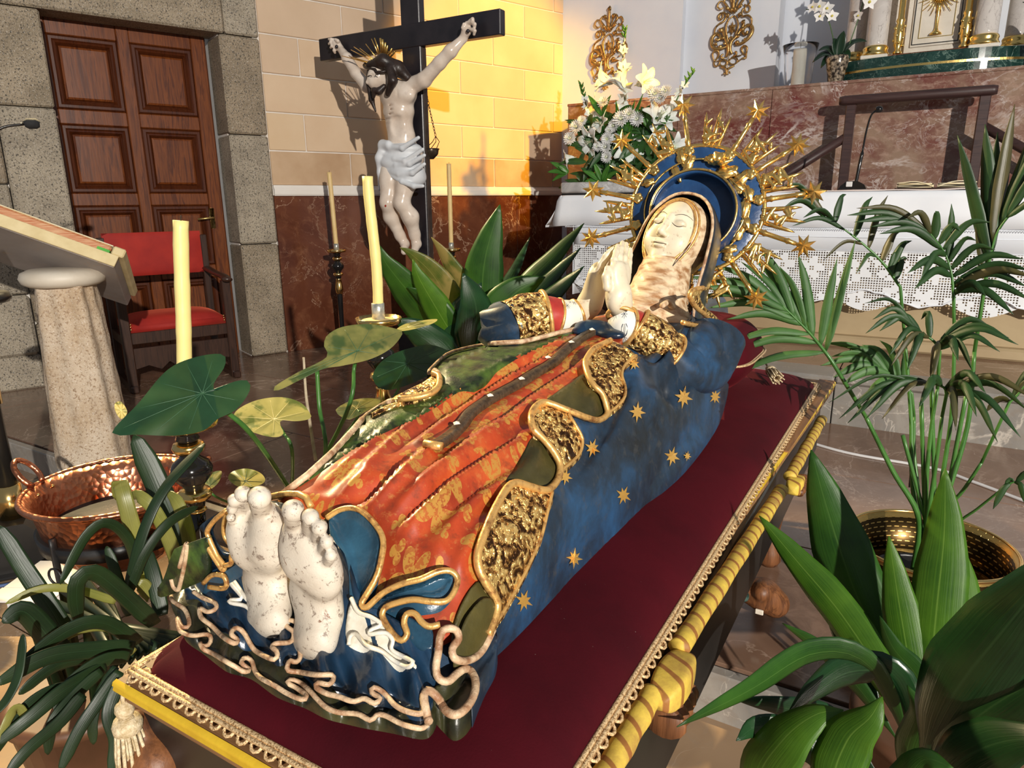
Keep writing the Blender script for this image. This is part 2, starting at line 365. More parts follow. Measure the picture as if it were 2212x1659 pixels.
# ---- floors: lower nave floor, platform, predella, each with its slabs
def slabs(parent, x0, x1, y0, y1, z, nx, ny, mats, gap=.003, off=.5, name='floor_slab'):
    dx = (x1-x0)/nx; dy = (y1-y0)/ny
    for j in range(ny):
        xs = [x0+(i+(off if j % 2 else 0))*dx for i in range(-1 if (j % 2 and off) else 0, nx+1)]
        for i in range(len(xs)):
            a, b = max(xs[i], x0), min(xs[i]+dx, x1)
            if b-a < .02: continue
            mk(name, box((a+gap, y0+j*dy+gap, z-.03), (b-gap, y0+(j+1)*dy-gap, z+random.uniform(-.0006, .0006)), .002), random.choice(mats), parent, False)
fl = mk('floor', box((-6.2, -1.4, -.12), (3.2, 1.74, -.012)), m_grout, None, False, label='tan marble slab floor of the lower level', kind='structure')
slabs(fl, -6.2, 3.2, -1.4, 1.74, 0., 11, 4, m_floorlow)
pf = mk('floor_platform', box((-6.2, 1.79, -.12), (3.2, 8.3, .138)), m_grout, None, False, label='brown marble platform floor in front of the altar', kind='structure')
slabs(pf, -6.2, 3.2, 1.79, 4.36, .15, 9, 3, m_floor)
slabs(pf, -6.2, -2.75, 4.36, 6.93, .15, 4, 3, m_floor)
st = mk('trim_1', box((-6.2, 1.745, -.1), (3.2, 1.79, .12)), m_grout, None, False, label='grey stone riser under the platform edge', kind='structure')
for i in range(12):
    a = -6.2+i*.7833
    mk('riser_stone', box((a+.003, 1.735, -.03), (a+.780, 1.775, .151), .004), m_stepgrey, st, False)
pr = mk('floor_predella', box((-2.72, 4.40, .0), (3.2, 8.3, .425)), m_grout, None, False, label='raised altar step of grey veined marble', kind='structure')
for i in range(5):
    a = -2.75+i*1.19
    mk('riser_stone', box((a+.003, 4.36, .10), (a+1.187, 4.42, .40), .004), m_stepgrey, pr, False)
    mk('step_nosing', box((a+.003, 4.335, .40), (a+1.187, 4.62, .44), .012), m_stepgrey, pr, False)
    for j in range(3): mk('floor_slab', box((a+.003, 4.623+j*1.2, .40), (a+1.187, 4.62+(j+1)*1.2, .439), .002), random.choice(m_floor), pr, False)
# ---- left wall (splayed), in wall coordinates s (along), z, t (out of the wall)
WB = onz(622, 760, .15); _az = math.radians(21); WD = A(math.sin(_az), math.cos(_az), 0); WN = A(math.cos(_az), -math.sin(_az), 0)
WM = np.stack([WD, WN*-1, A(0, 0, 1)], 1)      # columns: along, into wall, up
def wl(VF): return xf(VF, WM, (WB[0], WB[1], 0))
def wbox(s0, s1, z0, z1, t0, t1, ch=0.): return wl(box((s0, -t1, z0), (s1, -t0, z1), ch))
wall = mk('wall_left', join(wbox(-.05, 3.56, .1, 4.3, -.3, -.012), wbox(-2.9, -1.51, -.1, 4.3, -.5, -.06), wbox(-1.6, .0, 2.76, 4.3, -.5, -.06), wbox(-.31, .0, .1, 2.8, -.5, -.06)), m_mortar, None, False, label='splayed side wall of cream ashlar over a red marble dado', kind='structure')
zc = [1.60, 1.885, 2.19, 2.49, 2.79, 3.095, 3.40, 3.705, 4.01, 4.3]
for r in range(len(zc)-1):
    j0 = [.33-.82, .74-.82][(r+1) % 2]; xs = [0.]+[q for q in (j0+.82*k for k in range(7)) if .05 < q < 3.5]+[3.56]
    for a, b in zip(xs[:-1], xs[1:]):
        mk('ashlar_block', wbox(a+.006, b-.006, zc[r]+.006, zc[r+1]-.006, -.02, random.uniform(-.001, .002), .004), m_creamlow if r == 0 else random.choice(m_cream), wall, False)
for k in range(4): mk('marble_panel', wbox(.0+k*.89+.002, .89+k*.89-.002, .15, 1.52, -.02, .012, .003), m_redmarble, wall, False)
tw = mk('trim_2', wl(gsurf(np.array([[(s, -t, z) for (t, z) in ((-.012, 1.515), (.03, 1.515), (.036, 1.53), (.036, 1.565), (.026, 1.585), (.022, 1.602), (-.012, 1.602))] for s in (0., 3.56)]))), m_trimw, None, False, label='white moulding strip between cream ashlar and red marble', kind='structure')
# ---- stone door surround
zr = [.15, 1.118, 2.0, 2.745]
for i in range(3): mk('jamb_stone', wbox(-.32, -.004, zr[i]+.004, zr[i+1]-.004, -.30, .02, .014), m_granite[i % 3], wall, False)
mk('lintel_stone', wbox(-1.93, -.272, 2.75, 3.6, -.30, .02, .014), m_granite[0], wall, False)
mk('lintel_stone', wbox(-.268, -.004, 2.75, 3.6, -.30, .02, .014), m_granite[1], wall, False)
for a, b, z0, z1, mi in ((-1.84, -1.497, 2.115, 2.742, 0), (-1.84, -1.497, 1.25, 2.108, 1), (-1.84, -1.497, .62, 1.243, 2), (-1.84, -1.497, .15, .613, 0), (-2.9, -1.848, 2.0, 2.742, 1), (-2.9, -1.848, 1.6, 1.993, 2), (-2.9, -1.848, .84, 1.593, 1), (-2.9, -1.848, .15, .40, 1)):
    mk('jamb_stone', wbox(a, b, z0, z1, -.30, .02, .012), m_granite[mi], wall, False)
mk('plinth_stone', wbox(-2.9, -1.852, .40, .833, -.3, .05, .02), m_granite[1], wall, False)
mk('lintel_stone', wbox(-2.9, -1.94, 2.75, 3.6, -.3, .02, .012), m_granite[2], wall, False)
# ---- panelled door
dr = mk('door_1', wbox(-1.51, -.345, .15, 2.76, -.32, -.275), m_doord, None, False, label='varnished wooden door with raised square panels in stone surround', kind='structure')
def strip(name, a, b, z0, z1, t1=-.235, m=m_door): mk(name, wbox(a, b, z0, z1, -.29, t1, .006), m, dr, False)
for a, b in ((-1.505, -1.452), (-.998, -.912), (-.468, -.36)): strip('stile', a, b, .15, 2.755)
for c0, c1 in ((-1.452, -.998), (-.912, -.468)):
    for z0, z1 in ((2.645, 2.755), (2.035, 2.14), (1.445, 1.54), (.845, .95), (.15, .35)): strip('rail', c0+.001, c1-.001, z0, z1, -.238)
    for z0, z1 in ((2.14, 2.645), (1.54, 2.035), (.95, 1.445), (.35, .845)):
        R4 = lambda e, t: [(c0+e, -t, z0+e), (c1-e, -t, z0+e), (c1-e, -t, z1-e), (c0+e, -t, z1-e)]
        rings = np.array([R4(0, -.25), R4(.012, -.236), R4(.03, -.236), R4(.04, -.246), R4(.052, -.240), R4(.07, -.265)])
        mk('panel_moulding', wl(gsurf(rings, 0, True)), m_doord, dr, False)
        rings = np.array([R4(.07, -.265), R4(.072, -.258), R4(.085, -.252)]); g = gsurf(rings, 0, True)
        mk('door_panel', wl((np.asarray(g[0]), g[1]+[(8, 9, 10, 11)])), m_door, dr, False)
hp = mk('handle', join(wbox(-.475, -.435, 1.25, 1.42, -.24, -.228, .006), wl(tube([(-.455, .23, 1.34), (-.455, .19, 1.34), (-.47, .185, 1.34), (-.585, .185, 1.33)], .009, 8))), m_brassold, dr)
# ---- apse wall: stepped white planes, marble bench in front of it
YB = 6.6
bw = mk('wall_back', join(box((-3.9, 7.35, .3), (-2.36, 7.6, 4.6)), box((-2.40, 7.45, .3), (-1.46, 7.7, 4.6)), box((-1.5, 7.75, .3), (3.2, 8.0, 4.6))), m_white, None, False, label='white plastered apse wall stepping back behind the tabernacle', kind='structure')
bn = mk('wall_bench', box((-3.23, YB+.02, .4), (3.2, 7.74, 2.36)), m_darkred, None, False, label='tall marble bench wall carrying candle, orchids and tabernacle', kind='structure')
xs = [-3.235, -2.12, -1.30, .62, 2.0, 3.2]
for a, b in zip(xs[:-1], xs[1:]):
    mk('marble_panel', box((a+.002, YB, .44), (b-.002, YB+.05, 2.355), .003), m_apsemarble, bn, False)
mk('marble_panel', box((-3.24, YB+.003, .44), (-3.20, 7.6, 2.355), .003), m_darkred, bn, False)
mk('marble_coping', box((-3.245, YB-.006, 2.355), (3.2, 7.74, 2.38), .004), m_apsemarble, bn, False)
# ================================================================ RECUMBENT STATUE
m_blue = NT('mantle_blue'); _v = m_blue.coords('Object'); _f = m_blue.noise(_v, 7, 6, .65, .4); _g = m_blue.noise(_v, 38, 5, .7)
_c = m_blue.ramp(_f, [(.32, (.010, .013, .017)), (.5, (.015, .032, .058)), (.70, (.020, .074, .168))])
_c = m_blue.mix(m_blue.ramp(_g, [(.55, 0.), (.72, .6)]), _c, (.060, .060, .058)); m_blue.bump(_g, .22, .003); m_blue = m_blue.set(_c, .42, 0.)
m_darkblue = plain('worn_dark_blue_paint', (.005, .010, .018), (.012, .040, .085), 10, .3, bump=.3, bs=50, lo=.38, hi=.66)
m_teal = plain('worn_blue_lining', (.007, .026, .050), (.030, .105, .175), 12, .3, bump=.3, bs=60, lo=.35, hi=.66)
m_green = plain('mossy_green_lining', (.010, .018, .006), (.075, .135, .018), 26, .42, bump=.4, bs=80, lo=.4, hi=.68)
m_olive = plain('olive_lining', (.018, .018, .006), (.105, .085, .020), 8, .45, bump=.35, bs=70, lo=.3, hi=.72)
m_dkolive = plain('dark_olive_underside', (.010, .010, .006), (.045, .045, .016), 14, .35, bump=.3, bs=60)
m_edge = gilt('worn_gilt_edge', (.80, .47, .15), (.30, .12, .04), .36, .35, 110, .36, .5, .55, 22)
m_paleedge = plain('flaking_pink_gilt_edge', (.30, .15, .075), (.70, .52, .33), 55, .5, bump=.5, bs=140)
m_gold = gilt('gold_leaf', (.95, .62, .19), (.20, .08, .02), .26, .3, 80, .30, .46, .95)
m_goldstar = gilt('gold_star_leaf', (.86, .50, .12), (.45, .20, .04), .4, .2, 60, .3, .45, .6)
t = NT('gilt_brocade'); _v = t.coords('Object'); vo = t.n('ShaderNodeTexVoronoi'); vo.inputs['Scale'].default_value = 85; t.l(_v, vo.inputs['Vector']); wv = t.n('ShaderNodeTexWave'); wv.inputs['Scale'].default_value = 17; wv.inputs['Distortion'].default_value = 22; wv.inputs['Detail'].default_value = 2; t.l(_v, wv.inputs['Vector'])
_h = t.mix(.55, t.ramp(vo.outputs['Distance'], [(.1, 1.), (.6, 0.)]), t.ramp(t.noise(_v, 48, 3, .5, 1.6), [(.40, 0.), (.60, 1.)])); _c = t.ramp(_h, [(.10, (.06, .024, .008)), (.30, (.36, .17, .045)), (.55, (.90, .60, .21))]); t.bump(_h, .9, .006); m_brocade = t.set(_c, .3, .7)
t = NT('red_damask_gown'); _v = t.coords('Object'); _sc = t.coords('Object', (1, .75, 0))
r, w, rnd = petals(t, _sc, 12., 5., .005, .021, .8); msk = t.ramp(t.math('SUBTRACT', w, r), [(.498, 0.), (.504, 1.)]) if False else t.math('GREATER_THAN', w, r)
r2, w2, _ = petals(t, t.coords('Object', (1, .8, 0), (0, 0, .6)), 25., 3., .002, .0085, .7); msk = t.math('MAXIMUM', msk, t.math('GREATER_THAN', w2, r2))
ln = t.ramp(t.noise(_v, 150, 3), [(.44, 0.), (.5, 1.)]); msk = t.math('MULTIPLY', msk, t.math('ADD', .25, t.math('MULTIPLY', ln, .6)))
_f = t.noise(_v, 9, 6, .6); _g = t.noise(_v, 60, 4, .7); _c = t.ramp(_f, [(.3, (.20, .022, .007)), (.5, (.40, .050, .013)), (.7, (.56, .115, .024))]); _c = t.mix(t.ramp(_g, [(.56, 0.), (.72, .5)]), _c, (.50, .25, .07)); _c = t.mix(t.ramp(t.noise(_v, 30, 5, .7), [(.34, .55), (.46, 0.)]), _c, (.12, .03, .012))
_c = t.mix(msk, _c, (.58, .31, .06)); t.bump(_g, .12, .002); m_gown = t.set(_c, .36, t.math('MULTIPLY', msk, .35))
t = NT('painted_wood_skin'); _v = t.coords('Object'); _f = t.noise(_v, 12, 5); _g = t.noise(_v, 75, 5, .7); _k = t.noise(_v, 34, 6, .75, .6)
_c = t.ramp(_f, [(.35, (.66, .57, .40)), (.65, (.76, .69, .53))]); _c = t.mix(t.ramp(_g, [(.34, .55), (.42, 0.)]), _c, (.35, .24, .16)); t.bump(_g, .12, .002); m_skin = t.set(_c, .42, 0.)
t = NT('flaking_painted_feet'); _v = t.coords('Object'); _f = t.noise(_v, 12, 5); _g = t.noise(_v, 80, 6, .8, .3); _k = t.noise(_v, 26, 6, .8, .8); _u = t.coords('Object', (1, 1, 1)); sx = t.n('ShaderNodeSeparateXYZ'); t.l(_u, sx.inputs[0])
_c = t.ramp(_f, [(.35, (.52, .45, .36)), (.65, (.66, .60, .50))]); _c = t.mix(t.ramp(_g, [(.39, .8), (.45, 0.)]), _c, (.16, .11, .08)); _c = t.mix(t.ramp(_k, [(.62, 0.), (.66, .9)]), _c, (.17, .07, .03))
t.bump(t.math('ADD', _g, _k), .3, .003); m_feet = t.set(_c, .45, 0.)
m_skind = plain('dusty_toes', (.20, .15, .11), (.60, .52, .42), 60, .5, bump=.3, bs=120, lo=.36, hi=.62)
m_wimple = plain('cracked_gilt_wimple', (.34, .17, .07), (.74, .58, .38), 34, .42, bump=.35, bs=90, lo=.36, hi=.58, stretch=(.5, 1, 1.6))
m_hood = plain('dark_hood_paint', (.008, .010, .014), (.03, .035, .045), 10, .3, bump=.3, bs=60)
m_white2 = plain('white_painted_frill', (.62, .56, .44), (.82, .80, .72), 30, .45, bump=.25, bs=90)
t = NT('white_cuff_with_stars'); _v = t.coords('Object'); r, w, rnd = petals(t, t.coords('Object', (1, .9, .55)), 34., 8., .0012, .0062, 6.); msk = t.math('GREATER_THAN', w, r); _c = t.mix(msk, (.76, .74, .66), (.012, .022, .05)); m_cuff = t.set(_c, .42, 0.)
m_red = plain('crimson_sleeve_paint', (.30, .02, .02), (.46, .05, .03), 14, .35)
m_belt = gilt('dark_studded_belt', (.10, .065, .035), (.018, .010, .006), .28, .5, 120, .35, .6, .2)
m_stud = plain('ivory_stud', (.8, .76, .66), (.7, .62, .5), 40, .35)
def c3(L): return [(350+x/2.949, 1000+y/2.949) for x, y in L]
def c4(L): return [(700+x/3.16, 650+y/3.16) for x, y in L]
def c5(L): return [(1000+x/3.16, 600+y/3.16) for x, y in L]
def c6(L): return [(1000+x/3.16, 1134+y/3.16) for x, y in L]
XC = -.62
def HB0(x, y):
    x = np.asarray(x, float); y = np.asarray(y, float)
    hr = np.interp(y, [.45, .6, .9, 1.5, 1.7, 1.85], [.218, .208, .192, .208, .225, .17]); hl = np.interp(y, [.45, .6, .9, 1.5, 1.7, 1.85], [.262, .245, .215, .215, .21, .17])
    top = np.interp(y, [.46, .50, .53, .58, .64, .70, .86, 1.05, 1.26, 1.49, 1.65, 1.8, 1.9], [.885, .895, .915, .985, 1.045, 1.072, 1.082, 1.105, 1.138, 1.165, 1.17, 1.14, 1.05])
    r = x > XC; u = np.where(r, (x-XC)/hr, (XC-x)/hl); p = np.where(r, 2.7, 4.); prof = np.sqrt(np.clip(1-np.abs(u)**p, 0, 1))
    return np.where(np.abs(u) < 1, .878+(top-.878)*prof, .872)
GX = np.linspace(-.92, -.36, 225); GY = np.linspace(.40, 1.95, 621); DISP = np.zeros((225, 621))
def HB(x, y, f=None):
    z = HB0(x, y) if f is None else f(x, y); fx = np.clip((np.asarray(x)-GX[0])/(GX[1]-GX[0]), 0, 223.99); fy = np.clip((np.asarray(y)-GY[0])/(GY[1]-GY[0]), 0, 619.99); i = fx.astype(int); j = fy.astype(int); a = fx-i; b = fy-j
    return z+(DISP[i, j]*(1-a)*(1-b)+DISP[i+1, j]*a*(1-b)+DISP[i, j+1]*(1-a)*b+DISP[i+1, j+1]*a*b)
def drape(P, off=0., h=HB):
    """where the view rays of these pixels meet the carved surface raised by off"""
    P = np.atleast_2d(np.asarray(P, float)); D = FW[None]+np.outer((P[:, 0]-1106)/FPX, RT)+np.outer((829.5-P[:, 1])/FPX, UP); ts = np.linspace(.55, 2.6, 700)
    out = np.zeros((len(P), 3)); off = np.broadcast_to(np.asarray(off, float), (len(P),))
    for i in range(len(P)):
        q = CAM[None]+ts[:, None]*D[i][None]; f = q[:, 2]-h(q[:, 0], q[:, 1])-off[i]; k = np.argmax(f < 0)
        if k == 0: k = len(ts)-1
        a = f[k-1]/(f[k-1]-f[k]) if f[k-1] != f[k] else 0; out[i] = q[k-1]+(q[k]-q[k-1])*a
    return out
def crease(P, amp, w, taper=True):
    """add a carved ridge (+) or groove (-) along a pixel line"""
    Q = drape(smoothpath(P, 5), 0, HB0)[:, :2]; n = len(Q); am = amp*np.sin(np.linspace(.12, math.pi-.12, n))**.5 if taper else np.full(n, amp)
    i0, i1 = np.searchsorted(GX, [Q[:, 0].min()-3*w, Q[:, 0].max()+3*w]); j0, j1 = np.searchsorted(GY, [Q[:, 1].min()-3*w, Q[:, 1].max()+3*w]); XX, YY = np.meshgrid(GX[i0:i1], GY[j0:j1], indexing='ij')
    best = np.full(XX.shape, 1e9); av = np.zeros(XX.shape)
    for k in range(n-1):
        ab = Q[k+1]-Q[k]; L = ab@ab+1e-12; tt = np.clip(((XX-Q[k, 0])*ab[0]+(YY-Q[k, 1])*ab[1])/L, 0, 1); d = np.hypot(XX-Q[k, 0]-tt*ab[0], YY-Q[k, 1]-tt*ab[1]); m = d < best; best[m] = d[m]; av[m] = (am[k]+(am[k+1]-am[k])*tt)[m]
    DISP[i0:i1, j0:j1] += 1.35*av*np.exp(-(best/w)**2)
# gown folds fanning out from the belt
for P, a, w in (
    ([(1240, 735), (1080, 815), (930, 905), (830, 985), (735, 1085)], .016, .012), ([(1200, 745), (1010, 845), (850, 935), (700, 1050)], .012, .012), ([(1262, 745), (1120, 815), (985, 905), (905, 960)], .009, .010),
    ([(960, 962), (900, 1015), (840, 1075), (790, 1120)], .016, .012), ([(1240, 835), (1120, 905), (1000, 985), (905, 1065), (850, 1120)], .012, .013), ([(1150, 945), (1050, 1010), (960, 1075), (880, 1150)], .014, .013), ([(1110, 1030), (1030, 1100), (975, 1170), (935, 1230)], .014, .012), ([(1060, 1130), (1020, 1200), (985, 1260)], .012, .010),
    ([(1108, 950), (1020, 1008), (940, 1064), (842, 1138)], -.015, .010), ([(1140, 985), (1048, 1042), (978, 1090), (905, 1160)], -.012, .010), ([(1090, 1065), (1010, 1135), (955, 1205)], -.013, .010), ([(1180, 770), (1000, 868), (880, 950), (780, 1035)], -.011, .010), ([(900, 985), (830, 1040), (760, 1090)], -.013, .010), ([(1260, 770), (1150, 850), (1040, 930)], -.009, .009), ([(1290, 770), (1200, 838), (1120, 890)], .008, .008)): crease(P, a, w)
# mantle folds on the flank
for P, a, w in (
    ([(1428, 800), (1437, 850), (1449, 898)], -.020, .012), ([(1398, 905), (1420, 925), (1460, 918), (1515, 885), (1558, 845)], .022, .016), ([(1420, 878), (1450, 890), (1500, 860)], -.014, .014), ([(1395, 785), (1450, 760), (1490, 735), (1500, 700)], .020, .018), ([(1400, 800), (1470, 800), (1545, 770)], .014, .012), ([(1420, 830), (1490, 825), (1560, 795)], -.010, .010),
    ([(1385, 820), (1310, 930), (1245, 1040), (1205, 1130)], -.012, .012), ([(1410, 900), (1320, 1000), (1230, 1110), (1160, 1230), (1120, 1310)], .012, .016), ([(1480, 930), (1380, 1020), (1280, 1120), (1190, 1240), (1100, 1350)], -.012, .013), ([(1540, 900), (1440, 985), (1300, 1110), (1180, 1260)], .010, .014), ([(1360, 780), (1375, 840), (1330, 930)], .012, .014)): crease(P, a*1.7, w)
# ruffles of the hem at the feet
for k in range(11):
    x = 470+k*48; crease([(x, 1395+k*9), (x-16+k*2, 1440+k*10), (x-22+k*3, 1480+k*9)], .012 if k % 2 else -.008, .010)
for _ in range(4):
    DISP = (DISP+np.roll(DISP, 1, 0)+np.roll(DISP, -1, 0)+np.roll(DISP, 1, 1)+np.roll(DISP, -1, 1))/5
DISP += .0012*vnoise(np.repeat(GX[:, None], 621, 1)*60, np.repeat(GY[None], 225, 0)*45)
statue = thing('recumbent_statue', 'carved polychrome statue of a veiled woman lying with praying hands on velvet', 'statue', (XC, 1.1, .872))
# solid core: the mantle all round, down to the cushion
ys = np.linspace(.515, 1.88, 260); th = np.linspace(0, math.pi, 90); P = np.zeros((260, 90, 3))
for i, y in enumerate(ys):
    hr = np.interp(y, [.45, .6, .9, 1.5, 1.7, 1.85], [.218, .208, .192, .208, .225, .17]); hl = np.interp(y, [.45, .6, .9, 1.5, 1.7, 1.85], [.262, .245, .215, .215, .21, .17])
    c = np.cos(th); x = XC+np.where(c > 0, hr, hl)*np.sign(c)*np.abs(c)**.55; x = XC+(x-XC)*np.interp(y, [.5, .62], [.88, .985]); P[i, :, 0] = x; P[i, :, 1] = y; P[i, :, 2] = np.maximum(HB(x, np.full(90, y))-np.clip((HB0(x, np.full(90, y))-.88)*.3, 0, .022), .866)
mk('mantle', gsurf(P), m_blue, statue)
def dpatch(poly, off, step=7., rim=True, relief=None, h=HB, inset=0.):
    """a layer of the carving: outline in pixels, laid on the body, raised by off, with its own edge thickness"""
    poly = resample(smoothpath(poly, 4, True), max(12, int(np.sum(np.linalg.norm(np.diff(np.vstack([poly, poly[:1]]), axis=0), axis=1))/step))+1)[:-1]; n = len(poly)
    lo = poly.min(0); hi = poly.max(0); gx, gy = np.meshgrid(np.arange(lo[0], hi[0], step), np.arange(lo[1], hi[1], step)); G = np.stack([gx.ravel()+((gy.ravel()-lo[1])/step % 2)*step*.5, gy.ravel()], 1)
    x, y = G[:, 0][:, None], G[:, 1][:, None]; a = poly; b = np.roll(poly, -1, 0); cr = ((a[:, 1] > y) != (b[:, 1] > y)) & (x < (b[:, 0]-a[:, 0])*(y-a[:, 1])/(b[:, 1]-a[:, 1]+1e-12)+a[:, 0]); ins = cr.sum(1) % 2 == 1
    ab = b-a; tt = np.clip(((x-a[:, 0])*ab[:, 0]+(y-a[:, 1])*ab[:, 1])/(np.sum(ab**2, 1)+1e-12), 0, 1); dd = np.hypot(x-a[:, 0]-tt*ab[:, 0], y-a[:, 1]-tt*ab[:, 1]).min(1); keep = ins & (dd > step*.55); G = G[keep]; dd = dd[keep]
    pts = np.vstack([poly, G]); R = delaunay_2d_cdt([Vector(p) for p in pts], [(i, (i+1) % n) for i in range(n)], [], 1, 1e-5)
    q = np.array([[v.x, v.y] for v in R[0]]); dist = np.array([min([0.] if any(i < n for i in o) else [dd[i-n] for i in o]) if len(o) else 0. for o in R[3]]) if len(R) > 3 else np.zeros(len(q))
    o2 = np.full(len(q), off, float)
    if relief is not None: o2 = o2+relief(q, dist)
    V = drape(q, o2, h); F = [tuple(f) for f in R[2]]
    c = V[[f[0] for f in F]]; nn = np.cross(V[[f[1] for f in F]]-c, V[[f[2] for f in F]]-c)
    F = [f if v@(CAM-p) > 0 else f[::-1] for f, v, p in zip(F, nn, c)]
    if rim:
        from collections import Counter
        ec = Counter(); dirn = {}
        for f in F:
            for i in range(len(f)):
                e = (f[i], f[(i+1) % len(f)]); k = (min(e), max(e)); ec[k] += 1; dirn[k] = e
        nV = len(V); ln = {}; ext = []
        for k, cnt in ec.items():
            if cnt != 1: continue
            for i in k:
                if i not in ln: ln[i] = nV+len(ext); ext.append(V[i]-A(0, 0, off+.006))
            i, j = dirn[k]; F.append((j, i, ln[i], ln[j]))
        V = np.vstack([V, ext]) if ext else V
    return V, F
def dtube(P, off, r, seg=8, n=5, h=HB): 
    S = smoothpath(P, n); return tube(resample(drape(S, off, h), len(S)), r, seg)
# ---- traced lines of the carving
HEM = c5([(1010, 425), (900, 480), (850, 540), (835, 590), (860, 680), (900, 740), (950, 790), (975, 860), (985, 930), (930, 970), (860, 960), (780, 930), (690, 895), (600, 860), (540, 850), (490, 885), (465, 950), (480, 1030), (540, 1090), (600, 1160), (645, 1230), (665, 1300), (640, 1390), (570, 1450), (470, 1430), (360, 1400), (300, 1440), (250, 1520), (190, 1640)])+c6([(120, 130), (100, 210), (110, 300), (160, 400), (212, 480), (235, 550), (215, 640), (172, 750)])
B1 = c5([(1185, 530), (1110, 590), (1085, 660), (1110, 750), (1100, 820), (1050, 880), (985, 925)]); B2 = c5([(720, 930), (770, 1010), (815, 1100), (800, 1190), (740, 1260), (672, 1312)]); B3 = c5([(610, 1460), (585, 1560)])+c6([(540, 60), (500, 160), (450, 270), (400, 370), (340, 480), (270, 600), (190, 720)])
# gown
GOWN = [(1262, 712), (1222, 722), (1143, 754), (1054, 808), (985, 843), (928, 881), (842, 922), (776, 954), (700, 1008), (640, 1050), (600, 1082), (640, 1100), (700, 1108), (765, 1098), (800, 1112), (824, 1150), (826, 1200), (812, 1245), (800, 1290), (850, 1262), (910, 1244), (965, 1236), (985, 1255), (965, 1295), (905, 1300), (860, 1310), (880, 1360), (930, 1385), (990, 1360), (1050, 1300), (1080, 1260), (1100, 1150), (1180, 1060), (1230, 1000), (1230, 920), (1330, 880), (1300, 800), (1345, 735), (1320, 715)]
mk('gown', dpatch(GOWN, .004, 5.), m_gown, statue)
# green lining turned out along the left, with gilt hem
LL = [(600, 1075), (660, 1030), (720, 975), (757, 935), (780, 908), (800, 890), (840, 868), (900, 855), (945, 838), (950, 815), (940, 800), (922, 808), (935, 792), (965, 765), (1005, 752), (1060, 742), (1130, 738), (1200, 720), (1255, 708)]
def HL(x, y):
    return np.where(np.asarray(x) < XC-.02, np.maximum(HB(x, y), np.interp(y, [.5, .67, .82, 1.05, 1.25, 1.5], [.95, 1.02, 1.075, 1.12, 1.14, 1.15])-np.clip((-np.asarray(x)-.80)*8, 0, .2)), HB(x, y))
mk('green_lining', dpatch(LL+[(1262, 716), (1222, 727), (1143, 760), (1054, 814), (985, 850), (928, 888), (842, 930), (776, 962), (700, 1016), (640, 1056)], .010, 7., True, lambda q, d: -.006*np.exp(-(d/14.)**2), HL), m_green, statue)
mk('gilt_hem', dtube(LL, .012, .0055, 8, 4, HL), m_paleedge, statue)
mk('gilt_hem', dtube([(935, 806), (948, 812), (947, 835), (930, 850), (900, 858), (860, 862)], .022, .006, 8, 5, HL), m_edge, statue)
mk('brocade_border', dpatch([(845, 862), (880, 842), (915, 825), (938, 808), (946, 822), (938, 842), (905, 856), (870, 866)], .018, 4., True, lambda q, d: .002*vnoise(q[:, 0]*.5, q[:, 1]*.5), HL), m_brocade, statue)
mk('brocade_border', dpatch([(800, 893), (840, 873), (870, 866), (830, 880)], .016, 4., True, None, HL), m_brocade, statue)
# belt with studs
BELT = c4([(1920, 190), (1820, 215), (1730, 270), (1640, 340), (1560, 420), (1440, 490), (1330, 560), (1180, 640), (1080, 700), (990, 770), (940, 840), (880, 900), (800, 960), (745, 985)])
bs = resample(drape(smoothpath(BELT, 5), .010), 70); bt = np.gradient(bs, axis=0); bt /= np.linalg.norm(bt, axis=1, keepdims=True); bn = np.cross(bt, A(0, 0, 1)); bn /= np.linalg.norm(bn, axis=1, keepdims=True); bw2 = np.linspace(.0115, .0105, 70)[:, None]
sec = [(-1, -.006), (-.9, .004), (-.5, .0065), (.5, .0065), (.9, .004), (1, -.006)]
belt = mk('belt', gsurf(np.stack([bs+bn*bw2*a+A(0, 0, b) for a, b in sec], 1)[:, ::-1]), m_belt, statue)
mk('belt_buckle_end', tube([bs[-1]-bn[-1]*.015, bs[-1]+bn[-1]*.015], .007, 8), m_edge, belt)
for x, y in c4([(1830, 195), (1690, 280), (1530, 385), (1350, 530), (1135, 645), (905, 835)]):
    p = drape([(x, y)], .020)[0]; mk('stud', starsolid(4, .0075, .005, .004, p, A(1, 0, 0), A(0, 1, .1)), m_stud, belt, False)
mk('belt_knot', Sdf().ell(drape([(1285, 708)], .012)[0], (.05, .028, .018), .01).ell(drape([(1262, 716)], .008)[0], (.03, .02, .012), .01).ell(drape([(1318, 722)], .008)[0], (.035, .022, .012), .01).mesh(.004), m_darkblue, statue)
# olive lining seen under the waves of the right hem
for poly in (c5([(838, 650), (900, 742), (955, 800), (978, 880), (965, 955), (860, 955), (690, 892), (560, 850), (650, 775), (740, 715)]), c5([(470, 1090), (545, 1100), (610, 1180), (650, 1260), (655, 1340), (600, 1440), (470, 1425), (300, 1400), (345, 1310), (420, 1180)]), c6([(90, 390), (160, 420), (215, 520), (225, 600), (190, 700), (120, 800), (40, 900), (-40, 900), (-80, 780), (-20, 560)])):
    mk('olive_lining', dpatch(poly, .013, 6., True, lambda q, d: .004*np.sin(q[:, 0]*.10+q[:, 1]*.05)-.004*np.exp(-(d/10.)**2)), m_olive, statue)
